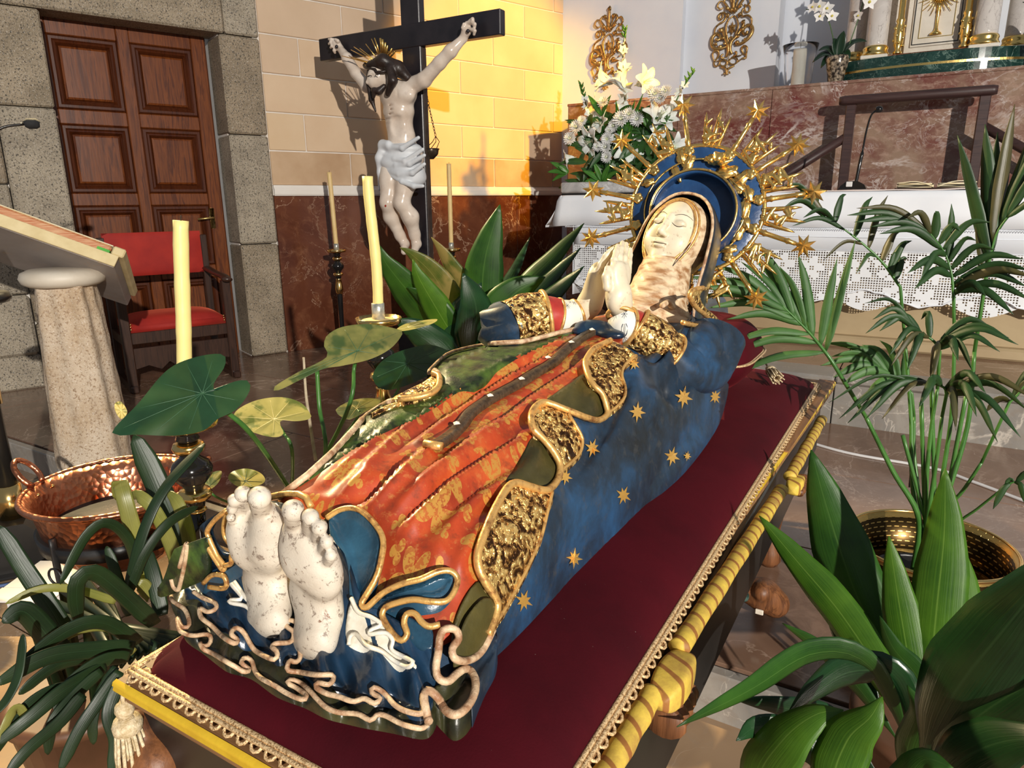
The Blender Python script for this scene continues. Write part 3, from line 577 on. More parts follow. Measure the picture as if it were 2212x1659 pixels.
# right half of the mantle: brocade border, then blue field
OFF = .024
def rel(q, d): return .0045*np.clip(np.sin(q[:, 0]*.42+2*np.sin(q[:, 1]*.15))*np.sin(q[:, 1]*.40+2*np.sin(q[:, 0]*.13)), -.5, 1)*np.clip((d-4)/8, 0, 1)
i1 = 9; i2a, i2b = 14, 22; i3a = 26
mk('brocade_border', dpatch(HEM[0:10]+B1[::-1][1:], OFF, 4., True, rel), m_brocade, statue)
mk('brocade_border', dpatch(HEM[13:23]+B2[::-1][1:], OFF, 4., True, rel), m_brocade, statue)
mk('brocade_border', dpatch(HEM[24:]+B3[::-1], OFF, 4., True, rel), m_brocade, statue)
MBASE = [(1562, 640), (1575, 700), (1578, 780), (1570, 850), (1545, 915), (1480, 1000), (1410, 1060), (1350, 1110), (1280, 1180), (1200, 1258), (1130, 1330), (1075, 1402)]
fieldp = B1+HEM[10:14]+B2+[HEM[23], HEM[24]]+B3+[(1062, 1390)]
mk('mantle_front', dpatch([(1505, 660), (1480, 700), (1450, 750), (1415, 785)]+fieldp+MBASE[::-1][1:], OFF-.006, 7., True, lambda q, d: -.010*np.exp(-(d/9.)**2)), m_blue, statue)
for b in (B1, B2, B3): mk('gilt_hem', dtube(b, OFF+.002, .0032, 6), m_edge, statue)
mk('gilt_hem', dtube(HEM, OFF+.004, .0060, 8, 5), m_edge, statue)
# gold stars on the blue field
for x, y, R, ro in ((1477, 858, 24, .2), (1545, 857, 17, .9), (1377, 890, 22, .1), (1280, 968, 21, .4), (1452, 986, 21, .3), (1485, 985, 11, .2), (1347, 1070, 21, .5), (1222, 1030, 18, .2), (1241, 1206, 22, .1), (1132, 1298, 24, .4), (1527, 742, 21, -.3), (1370, 785, 16, .6), (1567, 690, 14, .2)):
    a = ro+np.arange(16)*math.pi/8; rr = np.where(np.arange(16) % 2 == 0, np.where(np.arange(16) % 4 == 0, R, R*.78), R*.40); pts = np.stack([x+rr*np.cos(a)*.85, y+rr*np.sin(a)*1.08], 1); pts = np.vstack([pts, [(x, y)]])
    V = drape(pts, OFF-.003); V[-1] += A(0, 0, .001); V = V+(CAM-V)/np.linalg.norm(CAM-V, axis=1, keepdims=True)*.002
    mk('gold_star', (V, [(i, 16, (i+1) % 16) for i in range(16)]), m_goldstar, statue, False)
# ---- foot end: ruffled hems
E1 = c3([(60, 800), (62, 870), (100, 900), (145, 935), (172, 1000), (165, 1045), (125, 1040), (98, 985), (110, 1060), (140, 1085), (200, 1100), (290, 1092), (312, 1120), (295, 1160), (250, 1165), (240, 1140), (262, 1185), (320, 1212), (400, 1260), (470, 1300), (520, 1330), (560, 1318), (505, 1275), (530, 1240), (572, 1262), (590, 1320), (630, 1370), (720, 1420), (800, 1470), (895, 1508), (920, 1482), (850, 1430), (800, 1402), (820, 1380), (880, 1400), (940, 1450), (990, 1505), (1050, 1560), (1130, 1590), (1250, 1600), (1330, 1640), (1370, 1602), (1430, 1612), (1500, 1650), (1580, 1680), (1660, 1690), (1700, 1655)])
E2 = c3([(200, 820), (260, 860), (338, 892), (342, 930), (290, 950), (240, 925), (250, 985), (320, 1040), (390, 1110), (460, 1150), (482, 1130), (440, 1090), (470, 1050), (520, 1080), (560, 1150), (600, 1200), (700, 1250), (732, 1238), (730, 1200), (700, 1172), (725, 1150), (820, 1140), (838, 1080), (792, 1040), (790, 1000), (860, 1020), (850, 1090), (872, 1160), (880, 1240), (850, 1270), (812, 1260), (800, 1320), (870, 1332), (980, 1350), (1080, 1350), (1092, 1380), (1060, 1412), (992, 1400), (982, 1430), (1050, 1470), (1130, 1490), (1220, 1520), (1290, 1500), (1350, 1532), (1390, 1500), (1332, 1460), (1352, 1430), (1420, 1470), (1480, 1540), (1550, 1580), (1640, 1600), (1672, 1580)])
def outer(P): return P
mk('mantle_underside', dpatch(c3([(60, 800), (62, 880), (110, 960), (140, 1060), (250, 1140), (400, 1250), (560, 1300), (720, 1410), (900, 1480), (1050, 1550), (1250, 1598), (1480, 1640), (1690, 1670), (1760, 1500), (1700, 1350), (1500, 1300), (1200, 1280), (900, 1180), (640, 1100), (420, 960), (230, 780)]), .012, 7., True, lambda q, d: .006*np.sin(q[:, 0]*.075+q[:, 1]*.02)), m_dkolive, statue)
mk('mantle_lining', dpatch(c3([(140, 800), (240, 850), (300, 960), (420, 1060), (560, 1130), (700, 1200), (860, 1220), (900, 1310), (1060, 1380), (1250, 1490), (1420, 1480), (1560, 1560), (1680, 1560), (1740, 1400), (1700, 1150), (1500, 1000), (1280, 860), (1150, 560), (760, 250), (480, 330), (430, 600), (250, 640), (180, 740)]), .026, 7., True, lambda q, d: .007*np.sin(q[:, 0]*.10-q[:, 1]*.03)*np.clip(d/10, 0, 1)), m_darkblue, statue)
mk('gilt_hem', dtube(E1, .020, .0029, 8, 4), m_paleedge, statue)
mk('gilt_hem', dtube(E2, .034, .0030, 8, 4), m_paleedge, statue)
CR = c3([(2110, 1060), (2050, 1180), (1990, 1240), (1920, 1262), (1860, 1240), (1850, 1180), (1890, 1120), (1870, 1062), (1800, 1060), (1770, 1110), (1760, 1200), (1745, 1300), (1760, 1370), (1820, 1392), (1880, 1342), (1940, 1310), (1990, 1360), (1995, 1450), (1955, 1540), (1880, 1602), (1810, 1580), (1760, 1500), (1700, 1450), (1668, 1482), (1680, 1570), (1700, 1650)])
mk('gilt_hem', dtube(CR, .038, .0048, 8, 5), m_paleedge, statue)
mk('olive_lining', dpatch(c3([(2100, 1060), (2040, 1190), (1960, 1250), (1880, 1250), (1850, 1190), (1890, 1110), (1940, 980), (2050, 860), (2130, 900)]), .030, 6., True), m_olive, statue)
mk('olive_lining', dpatch(c3([(1720, 1450), (1800, 1390), (1890, 1340), (1960, 1330), (1992, 1440), (1940, 1550), (1860, 1600), (1790, 1550)]), .030, 6., True), m_dkolive, statue)
mk('mantle_fold', dpatch(c3([(2110, 1060), (2135, 1110), (2120, 1220), (2060, 1330), (2010, 1440), (1970, 1540), (1990, 1420), (1980, 1350), (1930, 1310), (1880, 1320), (1940, 1270), (2040, 1200)]), .026, 6., True), m_blue, statue)
# gown hem round the ankles, blue lining turned outward
G2 = c3([(1050, 350), (1130, 300), (1220, 288), (1300, 330), (1380, 420), (1410, 500), (1400, 600), (1370, 720), (1315, 820), (1272, 895), (1300, 922), (1360, 870), (1420, 820), (1530, 770), (1650, 740), (1760, 692), (1840, 690), (1882, 740), (1855, 830), (1800, 882), (1700, 882), (1600, 870), (1500, 890), (1425, 920), (1402, 970), (1430, 1030), (1480, 1100), (1530, 1130), (1562, 1090), (1542, 1020), (1560, 962), (1612, 960), (1650, 1010), (1700, 1042), (1770, 1030)])
mk('blue_lining', dpatch(c3([(1060, 345), (1130, 310), (1220, 300), (1320, 365), (1385, 450), (1385, 560), (1350, 720), (1275, 870), (1200, 860), (1190, 700), (1160, 560), (1100, 470)]), .030, 6., True, lambda q, d: -.012*np.clip(d/18, 0, 1)), m_teal, statue)
mk('blue_lining', dpatch(c3([(1330, 915), (1420, 835), (1540, 785), (1660, 755), (1770, 705), (1850, 715), (1830, 780), (1760, 840), (1650, 860), (1520, 870), (1430, 890)]), .028, 5., True, lambda q, d: -.008*np.clip(d/10, 0, 1)), m_teal, statue)
mk('blue_lining', dpatch(c3([(1560, 980), (1640, 1020), (1720, 1060), (1720, 1180), (1640, 1160), (1560, 1100)]), .026, 5., True), m_teal, statue)
mk('gilt_hem', dtube(G2, .034, .0040, 8, 5), m_edge, statue)
mk('gilt_hem', dtube(c3([(560, 250), (700, 215), (800, 196), (890, 202), (935, 240), (950, 280)]), .020, .005, 8, 5), m_edge, statue)
# white chemise frills
FR = c3([(1205, 860), (1250, 950), (1330, 980), (1395, 1030), (1332, 1062), (1322, 1092), (1420, 1082), (1470, 1130), (1462, 1190), (1550, 1240), (1600, 1272), (1560, 1300), (1480, 1262), (1400, 1200), (1300, 1162), (1240, 1092), (1200, 1102), (1190, 1160)])
mk('white_frill', dpatch(c3([(1205, 880), (1260, 960), (1390, 1020), (1460, 1110), (1480, 1190), (1600, 1270), (1620, 1300), (1560, 1300), (1400, 1210), (1280, 1150), (1190, 1170), (1170, 1050)]), .032, 6., True), m_white2, statue)
mk('white_frill_edge', dtube(FR, .040, .0028, 6, 5), m_white2, statue)
mk('white_frill_edge', dtube(c3([(535, 690), (572, 840), (550, 880), (450, 742), (440, 770), (512, 862), (430, 872), (440, 892), (530, 912), (585, 962)]), .040, .0028, 6, 5), m_white2, statue)
# upright folds left of the feet
def HP(y0): 
    return lambda x, y: np.where(np.asarray(y) > y0, 2., .8)
for nm, poly, y0, m in (('green_lining', [(60, 760), (110, 700), (140, 530), (160, 515), (265, 500), (225, 560), (245, 745), (170, 790), (100, 800)], .515, m_green), ('blue_lining', [(225, 560), (262, 505), (330, 590), (400, 690), (480, 640), (540, 690), (440, 760), (330, 830), (250, 745)], .525, m_teal), ('blue_lining', [(290, 430), (400, 305), (420, 300), (385, 400), (420, 560), (480, 640), (400, 690), (320, 560)], .56, m_darkblue)):
    P2 = np.array(c3(poly)); S = resample(smoothpath(P2, 3, True), 40); Q = np.array([ony(x, y, y0+.02*math.sin(x*.07)) for x, y in S]); q2 = Q[:, [0, 2]]
    mk(nm, prism(q2[:, ::1], .008, A(0, y0, 0), A(1, 0, 0), A(0, 0, 1)), m, statue)
for poly, y0, m in (([(112, 665), (130, 600), (150, 530), (160, 525), (150, 620), (125, 740), (105, 805), (75, 790), (60, 740)], .507, m_paleedge), ([(248, 750), (240, 640), (220, 560), (240, 520), (280, 525), (330, 600), (385, 680), (395, 655), (350, 590), (300, 480), (290, 430), (340, 360), (415, 300)], .512, m_edge), ([(400, 655), (440, 640), (445, 590), (480, 610), (505, 632)], .51, m_edge), ([(425, 300), (395, 380), (400, 470), (450, 540)], .55, m_edge), ([(265, 765), (320, 715), (390, 720), (412, 770), (390, 800), (300, 790)], .505, m_edge)):
    S = smoothpath(c3(poly), 5); mk('gilt_hem', tube(np.array([ony(x, y, y0) for x, y in S]), .0034, 8), m, statue)
# ---- feet (soles towards the viewer)
def foot(toes, chains):
    s = Sdf(); px = 1.88e-4; ax = (A(0, 1, 0), 1.25)
    def P(x, y, Y): return ony(350+x/2.949, 1000+y/2.949, Y)
    for ch in chains:
        for (x, y, r, Y), (x2, y2, r2, Y2) in zip(ch[:-1], ch[1:]): s.cap(P(x, y, Y), P(x2, y2, Y2), r*px, r2*px, .030, '+', ax)
    for (x, y, r, x2, y2) in toes:
        s.cap(P(x2, y2, .515), P(x, y+r*.35, .492), r*px*.98, r*px*.90, .004); s.ell(P(x, y, .482), (r*px*1.04, r*px, r*px*1.06), .0025)
    return s
LT = [(622, 222, 68, 650, 340), (515, 200, 50, 535, 300), (462, 240, 42, 495, 320), (447, 292, 35, 480, 370), (440, 350, 30, 475, 430)]
LS = [[(525, 345, 80, .515), (525, 430, 92, .512), (555, 560, 90, .51), (625, 700, 66, .53), (668, 850, 72, .525), (690, 990, 84, .51)], [(672, 330, 80, .515), (690, 415, 88, .51), (690, 560, 84, .51), (700, 700, 60, .535), (718, 850, 70, .528), (722, 1000, 84, .508)]]
RTO = [(835, 306, 64, 850, 420), (945, 348, 50, 940, 450), (1003, 412, 46, 985, 500), (1048, 504, 40, 1015, 580), (1075, 588, 36, 1035, 650)]
RS = [[(862, 425, 82, .515), (872, 520, 90, .51), (890, 640, 88, .508), (935, 770, 64, .53), (962, 910, 72, .525), (975, 1110, 100, .508)], [(965, 500, 82, .515), (1010, 630, 84, .512), (1035, 740, 78, .515), (1045, 850, 58, .535), (1038, 980, 70, .528), (1005, 1120, 92, .508)]]
for T_, S_ in ((LT, LS), (RTO, RS)):
    q0, q1 = S_[0][-1], S_[0][3]; sd = foot(T_, S_); b = ony(350+q0[0]/2.949, 1000+q0[1]/2.949, .53); tp = ony(350+q1[0]/2.949+14, 1000+q1[1]/2.949, .555)
    sd.cap(b, A(b[0]+.0, .66, .985), .028, .036, .03); sd.cap(tp, A(tp[0], .66, 1.0), .030, .040, .03)
    f = mk('foot', sd.mesh(.0028), m_feet, statue)
    for (x, y, r, x2, y2) in T_:
        px = 1.88e-4; c = ony(350+x/2.949, 1000+y/2.949, .484); mk('toe_tip', Sdf().ell(c+A(0, .0, r*px*.16), (r*px*1.05, r*px*1.01, r*px*.93), .003).mesh(.0022), m_skind, f)
# ---- arms and sleeves
def sleeve(name, pts, rads, mat, flat=1., thick=0., par=statue, seg=28, wav=0.):
    P = resample(smoothpath(pts, 6), 16); r = np.interp(np.linspace(0, 1, 16), np.linspace(0, 1, len(rads)), rads); V, F = tube(P, r, seg, False, False, flat)
    if wav:
        a = np.tile(np.arange(seg)*2*math.pi/seg, 16); c = np.repeat(P, seg, 0); V = c+(V-c)*(1+wav*np.sin(a*7)*np.sin(np.repeat(np.linspace(0, 9, 16), seg)))[:, None]
    return mk(name, (V, F), mat, par)
def ring(name, c, ax, r, t, mat, par=statue, seg=40, sx=1., wob=0.):
    M = frame(ax); a = np.linspace(0, 2*math.pi, seg, endpoint=False); P = np.stack([r*sx*np.cos(a)*(1+wob*np.sin(3*a)), r*np.sin(a), 0*a], 1)@M.T+c; return mk(name, tube(P, t, 8, True), mat, par)
# statue's right arm (seen on the left)
eL, bL0, bL1, rL, cL0, cL1, wL = onx(1080, 710, -.825), onx(1096, 706, -.812), onx(1142, 692, -.782), onx(1178, 686, -.752), onx(1196, 690, -.738), onx(1246, 678, -.706), onx(1262, 672, -.694)
sleeve('mantle_sleeve', [onx(1165, 735, -.86), onx(1110, 722, -.84), bL0-(bL1-bL0)*.25, bL0], [.045, .055, .060, .060], m_blue, wav=.10)
sleeve('brocade_border', [bL0, bL1, rL], [.060, .064, .062], m_brocade, wav=.02)
ring('gilt_hem', rL, rL-bL1, .062, .0055, m_edge); sleeve('green_lining', [rL, rL-(rL-bL1)*.9], [.058, .048], m_green)
sleeve('red_sleeve', [bL1, rL, cL0+(cL0-rL)*.2], [.046, .051, .050], m_red, wav=.05); ring('gilt_hem', cL0+(cL0-rL)*.2, cL0-rL, .050, .004, m_edge)
sleeve('white_cuff', [rL, cL0, cL1], [.042, .044, .033], m_cuff); ring('cuff_band', cL1, wL-cL1, .033, .0052, m_edge)
# statue's left arm (seen on the right)
eR, bR0, bR1, rR, cR0, cR1, wR = onx(1478, 800, -.455), onx(1437, 766, -.49), onx(1402, 733, -.52), onx(1372, 712, -.55), onx(1352, 705, -.565), onx(1342, 682, -.578), onx(1343, 668, -.582)
sleeve('mantle_sleeve', [onx(1545, 730, -.43), onx(1520, 790, -.435), eR, bR0], [.075, .070, .062, .058], m_blue, wav=.05)
sleeve('brocade_border', [bR0, bR1, rR], [.057, .056, .050], m_brocade, wav=.02); ring('gilt_hem', bR0, bR1-bR0, .058, .0042, m_edge); ring('gilt_hem', rR, rR-bR1, .050, .005, m_edge)
sleeve('red_sleeve', [bR1, rR, cR0], [.04, .044, .043], m_red); ring('gilt_hem', cR0, cR0-rR, .043, .004, m_edge)
sleeve('white_cuff', [rR, cR0, cR1], [.036, .040, .032], m_cuff); ring('cuff_band', cR1, wR-cR1, .031, .0052, m_edge)
# ---- praying hands
def c7(x, y): return 1000+x/3.16, 380+y/3.16
def hp(x, y, X, dy=0.): p = onx(*c7(x, y), X); return p+A(0, dy, 0)
def hand(sd, fingers, thumb):
    for ch, rr in fingers: sd.chain(ch, rr, .004)
    sd.chain(thumb[0], thumb[1], .008); return sd
S = Sdf().cap(wR, hp(1065, 800, -.585), .025, .027, .02).ell(hp(1055, 850, -.586), (.022, .030, .03), .02)
S.ell(hp(1070, 720, -.590), (.016, .034, .045), .02).ell(hp(1045, 680, -.592), (.013, .022, .03), .015).ell(hp(1105, 680, -.592), (.013, .022, .03), .015)
fR = [([hp(1025, 660, -.595), hp(1032, 575, -.60), hp(1046, 520, -.606), hp(1056, 478, -.611)], [.0085, .0076, .0070, .0058]), ([hp(1060, 650, -.594), hp(1070, 560, -.60), hp(1080, 500, -.606), hp(1089, 458, -.611)], [.0088, .0078, .0072, .006]), ([hp(1095, 650, -.594), hp(1102, 560, -.60), hp(1110, 505, -.606), hp(1114, 466, -.611)], [.0088, .0077, .007, .0058]), ([hp(1128, 660, -.595), hp(1134, 590, -.60), hp(1140, 540, -.606), hp(1141, 502, -.611)], [.008, .007, .0064, .0054])]
hand(S, fR, ([hp(985, 760, -.598), hp(978, 690, -.602), hp(985, 630, -.606)], [.010, .0085, .0065]))
mk('hand', S.mesh(.0024), m_skin, statue)
S = Sdf().cap(wL, hp(860, 880, -.684), .025, .026, .02).cap(hp(860, 880, -.684), hp(895, 780, -.672), .027, .025, .02)
S.ell(hp(905, 750, -.668), (.018, .032, .045), .02, M=None).ell(hp(925, 690, -.662), (.016, .028, .035), .02)
fL = []
for k, dy in enumerate((-.020, -.006, .009, .022)):
    o = (0, 6, 4, -4)[k]; fL.append(([hp(935+o, 680, -.658, dy), hp(965+o, 600, -.645, dy), hp(1000+o, 540, -.632, dy*.9), hp(1040+o, 486+abs(k-1)*10, -.620, dy*.8)], [.0088, .0078, .0072, .0058]))
hand(S, fL, ([hp(960, 780, -.655), hp(975, 710, -.640), hp(990, 645, -.626)], [.010, .0085, .0065]))
mk('hand', S.mesh(.0024), m_skin, statue)
# ---- head
hf = A(-.06, -.86, .44); hf /= np.linalg.norm(hf); hu = A(.17, .40, .90); hu -= hf*(hu@hf); hu /= np.linalg.norm(hu); hr = np.cross(hu, hf); HM = np.stack([hr, hu, hf], 1)
HO = onx(1440, 482, -.605)-hf*.083
def hl(r, u, f): return HO+HM@A(r, u, f)
S = Sdf(); E3 = lambda c, rad, k=.015, op='+': S.ell(hl(*c), rad, k, op, HM)
E3((0, .02, -.025), (.066, .082, .070)); E3((0, -.006, .015), (.064, .100, .066), .02); E3((0, -.060, .030), (.046, .046, .044), .02); E3((0, -.094, .056), (.020, .018, .017), .018)
for s in (-1, 1):
    E3((s*.034, -.036, .050), (.028, .032, .022), .02); S.ell(hl(s*.030, .016, .092), (.021, .012, .013), .014, '-', HM); E3((s*.029, .009, .0665), (.0175, .0105, .0125), .005); E3((s*.0098, -.0335, .0865), (.0068, .0060, .0075), .004); S.ell(hl(s*.0055, -.0395, .0935), (.0030, .0025, .0035), .002, '-', HM)
S.cap(hl(0, .026, .078), hl(0, -.028, .0985), .0068, .0092, .010); E3((0, -.031, .0965), (.0085, .0070, .0080), .005)
E3((0, -.0535, .0800), (.0205, .0050, .0085), .004); E3((0, -.0630, .0785), (.0165, .0058, .0090), .004); S.cap(hl(-.019, -.0582, .0845), hl(.019, -.0582, .0845), .0016, .0016, .002, '-')
face = mk('face', S.mesh(.0022), m_skin, statue)
m_line = plain('dark_painted_line', (.03, .018, .012), (.05, .03, .02), 20, .5); m_lip = plain('faded_lip_paint', (.50, .26, .18), (.60, .36, .26), 30, .45)
def hray(r, u):   # nearest face point seen from the front, by stepping along hf through the field
    return None
from mathutils.bvhtree import BVHTree
_bv = BVHTree.FromPolygons([tuple(v.co) for v in face.data.vertices], [tuple(p.vertices) for p in face.data.polygons])
def onface(r, u, lift=.0006):
    o = hl(r, u, .2)-ORG[statue.name]; h = _bv.ray_cast(Vector(o), Vector(-hf)); return (np.array(h[0])+ORG[statue.name]+hf*lift) if h[0] is not None else hl(r, u, .08)
for s in (-1, 1):
    a = np.linspace(0, 1, 12); mk('eyelid_line', tube([onface(s*(.0125+.034*q), .0055-.0075*math.sin(q*math.pi)+.001*q) for q in a], np.interp(a, [0, .5, 1], [.0005, .0011, .0006]), 6), m_line, face)
    mk('eyebrow', tube([onface(s*(.012+.040*q), .028+.010*math.sin(q*2.6)) for q in a], np.interp(a, [0, .5, 1], [.0005, .0010, .0004]), 6), m_line, face)
mk('lip_line', tube([onface(q, -.0580+.002*abs(q/.019)) for q in np.linspace(-.019, .019, 12)], .0008, 6), m_line, face)
# wimple round the face and down the neck
def oval(a, bt, bb, f, n=48, sh=0.):
    th = np.linspace(0, 2*math.pi, n, endpoint=False); return np.array([hl(a*math.cos(q)*(1 if math.sin(q) > 0 else (1-.12*math.sin(q)**2)), (bt if math.sin(q) > 0 else bb)*math.sin(q)-.005, f+.004*math.sin(q)**2*(math.sin(q) > 0)+(.012*-math.sin(q) if math.sin(q) < 0 else 0)) for q in th])
rings = [oval(.0560, .080, .098, .026), oval(.0600, .084, .104, .042), oval(.0660, .090, .110, .044), oval(.0680, .092, .112, .037), oval(.0740, .098, .116, .037), oval(.0770, .102, .120, .027), oval(.0840, .110, .122, .008), oval(.088, .114, .120, -.04), oval(.07, .085, .09, -.095)]
mk('wimple', gsurf(np.array(rings), 0, True), m_wimple, statue)
for k, rr in ((2, .0030), (4, .0028)): mk('wimple_edge', tube(np.array(rings[k]), rr, 6, True), m_edge, statue)
nk = A(-.60, 1.735, 1.150); S = Sdf().cap(hl(0, -.075, -.02), nk, .066, .085, .03).ell(nk+A(0, -.03, -.01), (.13, .085, .045), .04).cap(hl(0, -.10, .02), A(-.605, 1.665, 1.155), .045, .06, .03)
V, F = S.mesh(.005); V = np.asarray(V); V = V+np.outer(.0028*np.sin(V[:, 2]*260+V[:, 0]*30+2*np.sin(V[:, 0]*40)), A(0, -.8, .3)); mk('neck_wimple', (V, F), m_wimple, statue)
ck = thing if False else None
mk('wimple_crack', tube([hl(.070, -.03, .05), hl(.066, -.07, .062), hl(.050, -.12, .070), hl(.046, -.15, .075)], .0012, 5), m_line, statue)
# hood and veil
arc = [(-.150, -.24, .010), (-.120, -.16, .012), (-.104, -.06, .015), (-.092, .04, .018), (-.052, .104, .018), (0, .121, .018), (.056, .104, .018), (.098, .04, .022), (.116, -.06, .026), (.126, -.15, .030), (.150, -.25, .03)]
arc = resample(smoothpath(arc, 5), 46); rows = []
for k, (sc, df) in enumerate(((1., 0.), (1.03, -.012), (1.03, -.04), (.99, -.08), (.80, -.12))): rows.append([hl(p[0]*sc, p[1]*sc if p[1] > 0 else p[1], p[2]+df) for p in arc])
mk('hood', gsurf(np.array(rows), .006), m_hood, statue); mk('hood_edge', tube([hl(*p) for p in arc], .0042, 8), m_paleedge, statue)
# shoulder drape with brocade and curled border at the statue's left shoulder
mk('shoulder_cape', Sdf().ell(A(-.60, 1.70, 1.095), (.21, .15, .075), .03).ell(A(-.44, 1.66, 1.09), (.055, .13, .075), .03).ell(A(-.79, 1.60, 1.09), (.05, .15, .07), .03).mesh(.006), m_blue, statue)
mk('gown_bodice', Sdf().ell(A(-.62, 1.56, 1.135), (.12, .12, .045), .02).mesh(.005), m_gown, statue)
SB = c5([(1640, 70), (1570, 85), (1550, 130), (1590, 200), (1650, 250), (1680, 290), (1640, 325), (1560, 320), (1500, 305)]); SBp = [onx(x, y, -.44-.00035*(1540-x)) for x, y in smoothpath(SB, 5)]
mk('gilt_hem', tube(SBp, .0060, 8), m_edge, statue)
q = smoothpath(SB, 5); R_ = [onx(x+22, y+2, -.432-.00035*(1540-x)) for x, y in q]; mk('brocade_border', gsurf(np.array([SBp, [(a+b)/2+A(.004, -.006, .006) for a, b in zip(SBp, R_)], R_])), m_brocade, statue)
mk('wimple_ruffle', tube([onx(x, y, -.53) for x, y in smoothpath(c5([(1360, 190), (1400, 170), (1440, 215), (1480, 190), (1530, 175), (1560, 200), (1540, 225)]), 5)], .007, 8), m_wimple, statue)
# ---- halo: blue disc, gilt rims, rays and stars
hn = A(.16, -.93, .30); hn /= np.linalg.norm(hn); ku = A(.10, .30, .95); ku -= hn*(ku@hn); ku /= np.linalg.norm(ku); kr = np.cross(ku, hn); KM = np.stack([kr, ku, hn], 1); KO = atz(1503, 452, 2.03)
def kl(r, u, f): return KO+KM@A(r, u, f)
def kp(rad, deg, f=0.): a = math.radians(deg); return kl(rad*math.cos(a), rad*math.sin(a), f)
m_halo = plain('halo_blue_paint', (.010, .035, .105), (.018, .070, .19), 12, .3, bump=.2, bs=60)
halo = thing('halo', 'round blue and gold halo with star-tipped rays behind the statue head', 'halo', kl(0, -.19, 0))
def kdisc(prof): V, F = lathe(prof, 72, (0, 0, 0), False); return xf((V, F), KM, KO)
mk('disc', kdisc([(.03, -.012), (.10, -.006), (.13, -.004), (.186, .004), (.190, .0), (.186, -.006), (.12, -.016), (.03, -.022)]), m_halo, halo)
def ktor(rad, t, f, a0=0, a1=360): return tube([kp(rad, a, f) for a in np.linspace(a0, a1, 73)[:-1 if a1-a0 >= 360 else None]], t, 8, a1-a0 >= 360)
mk('rim', ktor(.190, .0065, .001), m_gold, halo); mk('inner_rim', ktor(.150, .0028, .002), m_gold, halo)
cap = mk('cap', xf(lathe([(.135, .0), (.128, .035), (.120, .050), (.112, .045), (.118, .02), (.12, -.01)], 72, (0, -.02, 0), False), KM, KO), m_halo, halo); mk('cap_rim', tube([kl(.121*math.cos(a), -.02+.121*math.sin(a), .051) for a in np.linspace(0, 2*math.pi, 72, endpoint=False)], .0036, 8, True), m_gold, cap)
stars = [16.6, 43, 71, 110, 147, 178, 205, -11, -45, -80, 240]; flames = [3, 30, 57, 91, 130, 163, 191, -28, -62, 222, 260]
for d in stars:
    L = .112 if d != -80 else .04; p0, p1 = kp(.186, d), kp(.186+L, d, .004); ry = mk('ray', tube([p0, p0+(p1-p0)*.15, p0+(p1-p0)*.2, p0+(p1-p0)*.25, p0+(p1-p0)*.5, p0+(p1-p0)*.75, p0+(p1-p0)*.8, p0+(p1-p0)*.85, p1], [.009, .0075, .0095, .007, .0068, .0066, .0088, .0066, .006], 8), m_gold, halo)
    ex = (p1-p0)/np.linalg.norm(p1-p0); ey = np.cross(hn, ex); R = .036 if d != -80 else .024; mk('star', starsolid(8 if int(abs(d)) % 2 else 7, R, R*.46, .011, p1+ex*R*.6, ex, ey), m_gold, ry, False)
    kn = Sdf(); b = kp(.176, d, .006)
    for k in range(5): kn.ell(b+KM@A(.010*math.cos(k*1.256), .010*math.sin(k*1.256), .0), .0075, .003)
    mk('rosette', kn.ell(b, .008, .003).mesh(.0025), m_gold, ry)
for d in flames:
    parts = []
    for da, L, w in ((-8, .098, .0062), (-1.5, .118, .0066), (6.5, .104, .0062)):
        p0, p1 = kp(.184, d+da*.7, .0), kp(.186+L, d+da, .0); parts.append(tube([p0, p0+(p1-p0)*.5, p0+(p1-p0)*.8, p1], [w*1.3, w, w*.75, .0008], 6))
    ry = mk('flame_ray', join(*parts), m_gold, halo); sd = Sdf()
    for k in range(11):
        rr = .195+.0065*k+random.uniform(-.002, .002); sd.cap(kp(rr, d+random.uniform(-7, 7), .007), kp(rr+.012, d+random.uniform(-7, 7), .010), random.uniform(.005, .0075), .003, .003)
    mk('leaf_relief', sd.mesh(.0026), m_gold, ry)
def oakleaf(R, n=5): 
    a = np.linspace(0, 2*math.pi, 40, endpoint=False); rr = R*(.62+.30*np.abs(np.sin(a*n/2))); return np.stack([rr*np.cos(a)*1.35, rr*np.sin(a)*.8], 1)
for rr, dd, R, ro in ((.165, 118, .022, 2.0), (.140, 112, .024, 1.3), (.132, 62, .030, .3), (.128, 40, .026, -.6), (.150, 44, .026, .9), (.150, 24, .022, -1.2), (.135, 8, .026, -1.5), (.145, -22, .024, 1.2), (.160, -40, .020, .4), (.150, 84, .022, .2), (.165, 160, .018, .5), (.12, 130, .022, 2.2), (.15, -8, .02, -1.)):
    ex = KM@A(math.cos(ro), math.sin(ro), 0); ey = np.cross(hn, ex); lf = mk('gilt_leaf', prism(oakleaf(R), .006, kp(rr, dd, .004), ex, ey), m_gold, halo); mk('vein', tube([kp(rr, dd, .011)-ex*R*1.0, kp(rr, dd, .013), kp(rr, dd, .011)+ex*R*1.0], [.001, .003, .001], 6), m_gold, lf)
ch = kp(.152, 78, .022); sd = Sdf().ell(ch, .017, .004, '+').ell(ch+KM@A(0, -.006, .010), (.009, .008, .008), .006)
for s in (-1, 1): sd.ell(ch+KM@A(s*.011, .012, .004), .006, .004); sd.cap(ch+KM@A(s*.010, -.010, -.008), ch+KM@A(s*.038, .004, -.012), .010, .003, .006)
mk('cherub', sd.mesh(.0022), m_gold, halo)
for a0, a1, rr in ((20, 75, .142), (95, 140, .147), (-30, 10, .140)): mk('tendril', ktor(rr, .0026, .008, a0, a1), m_gold, halo)
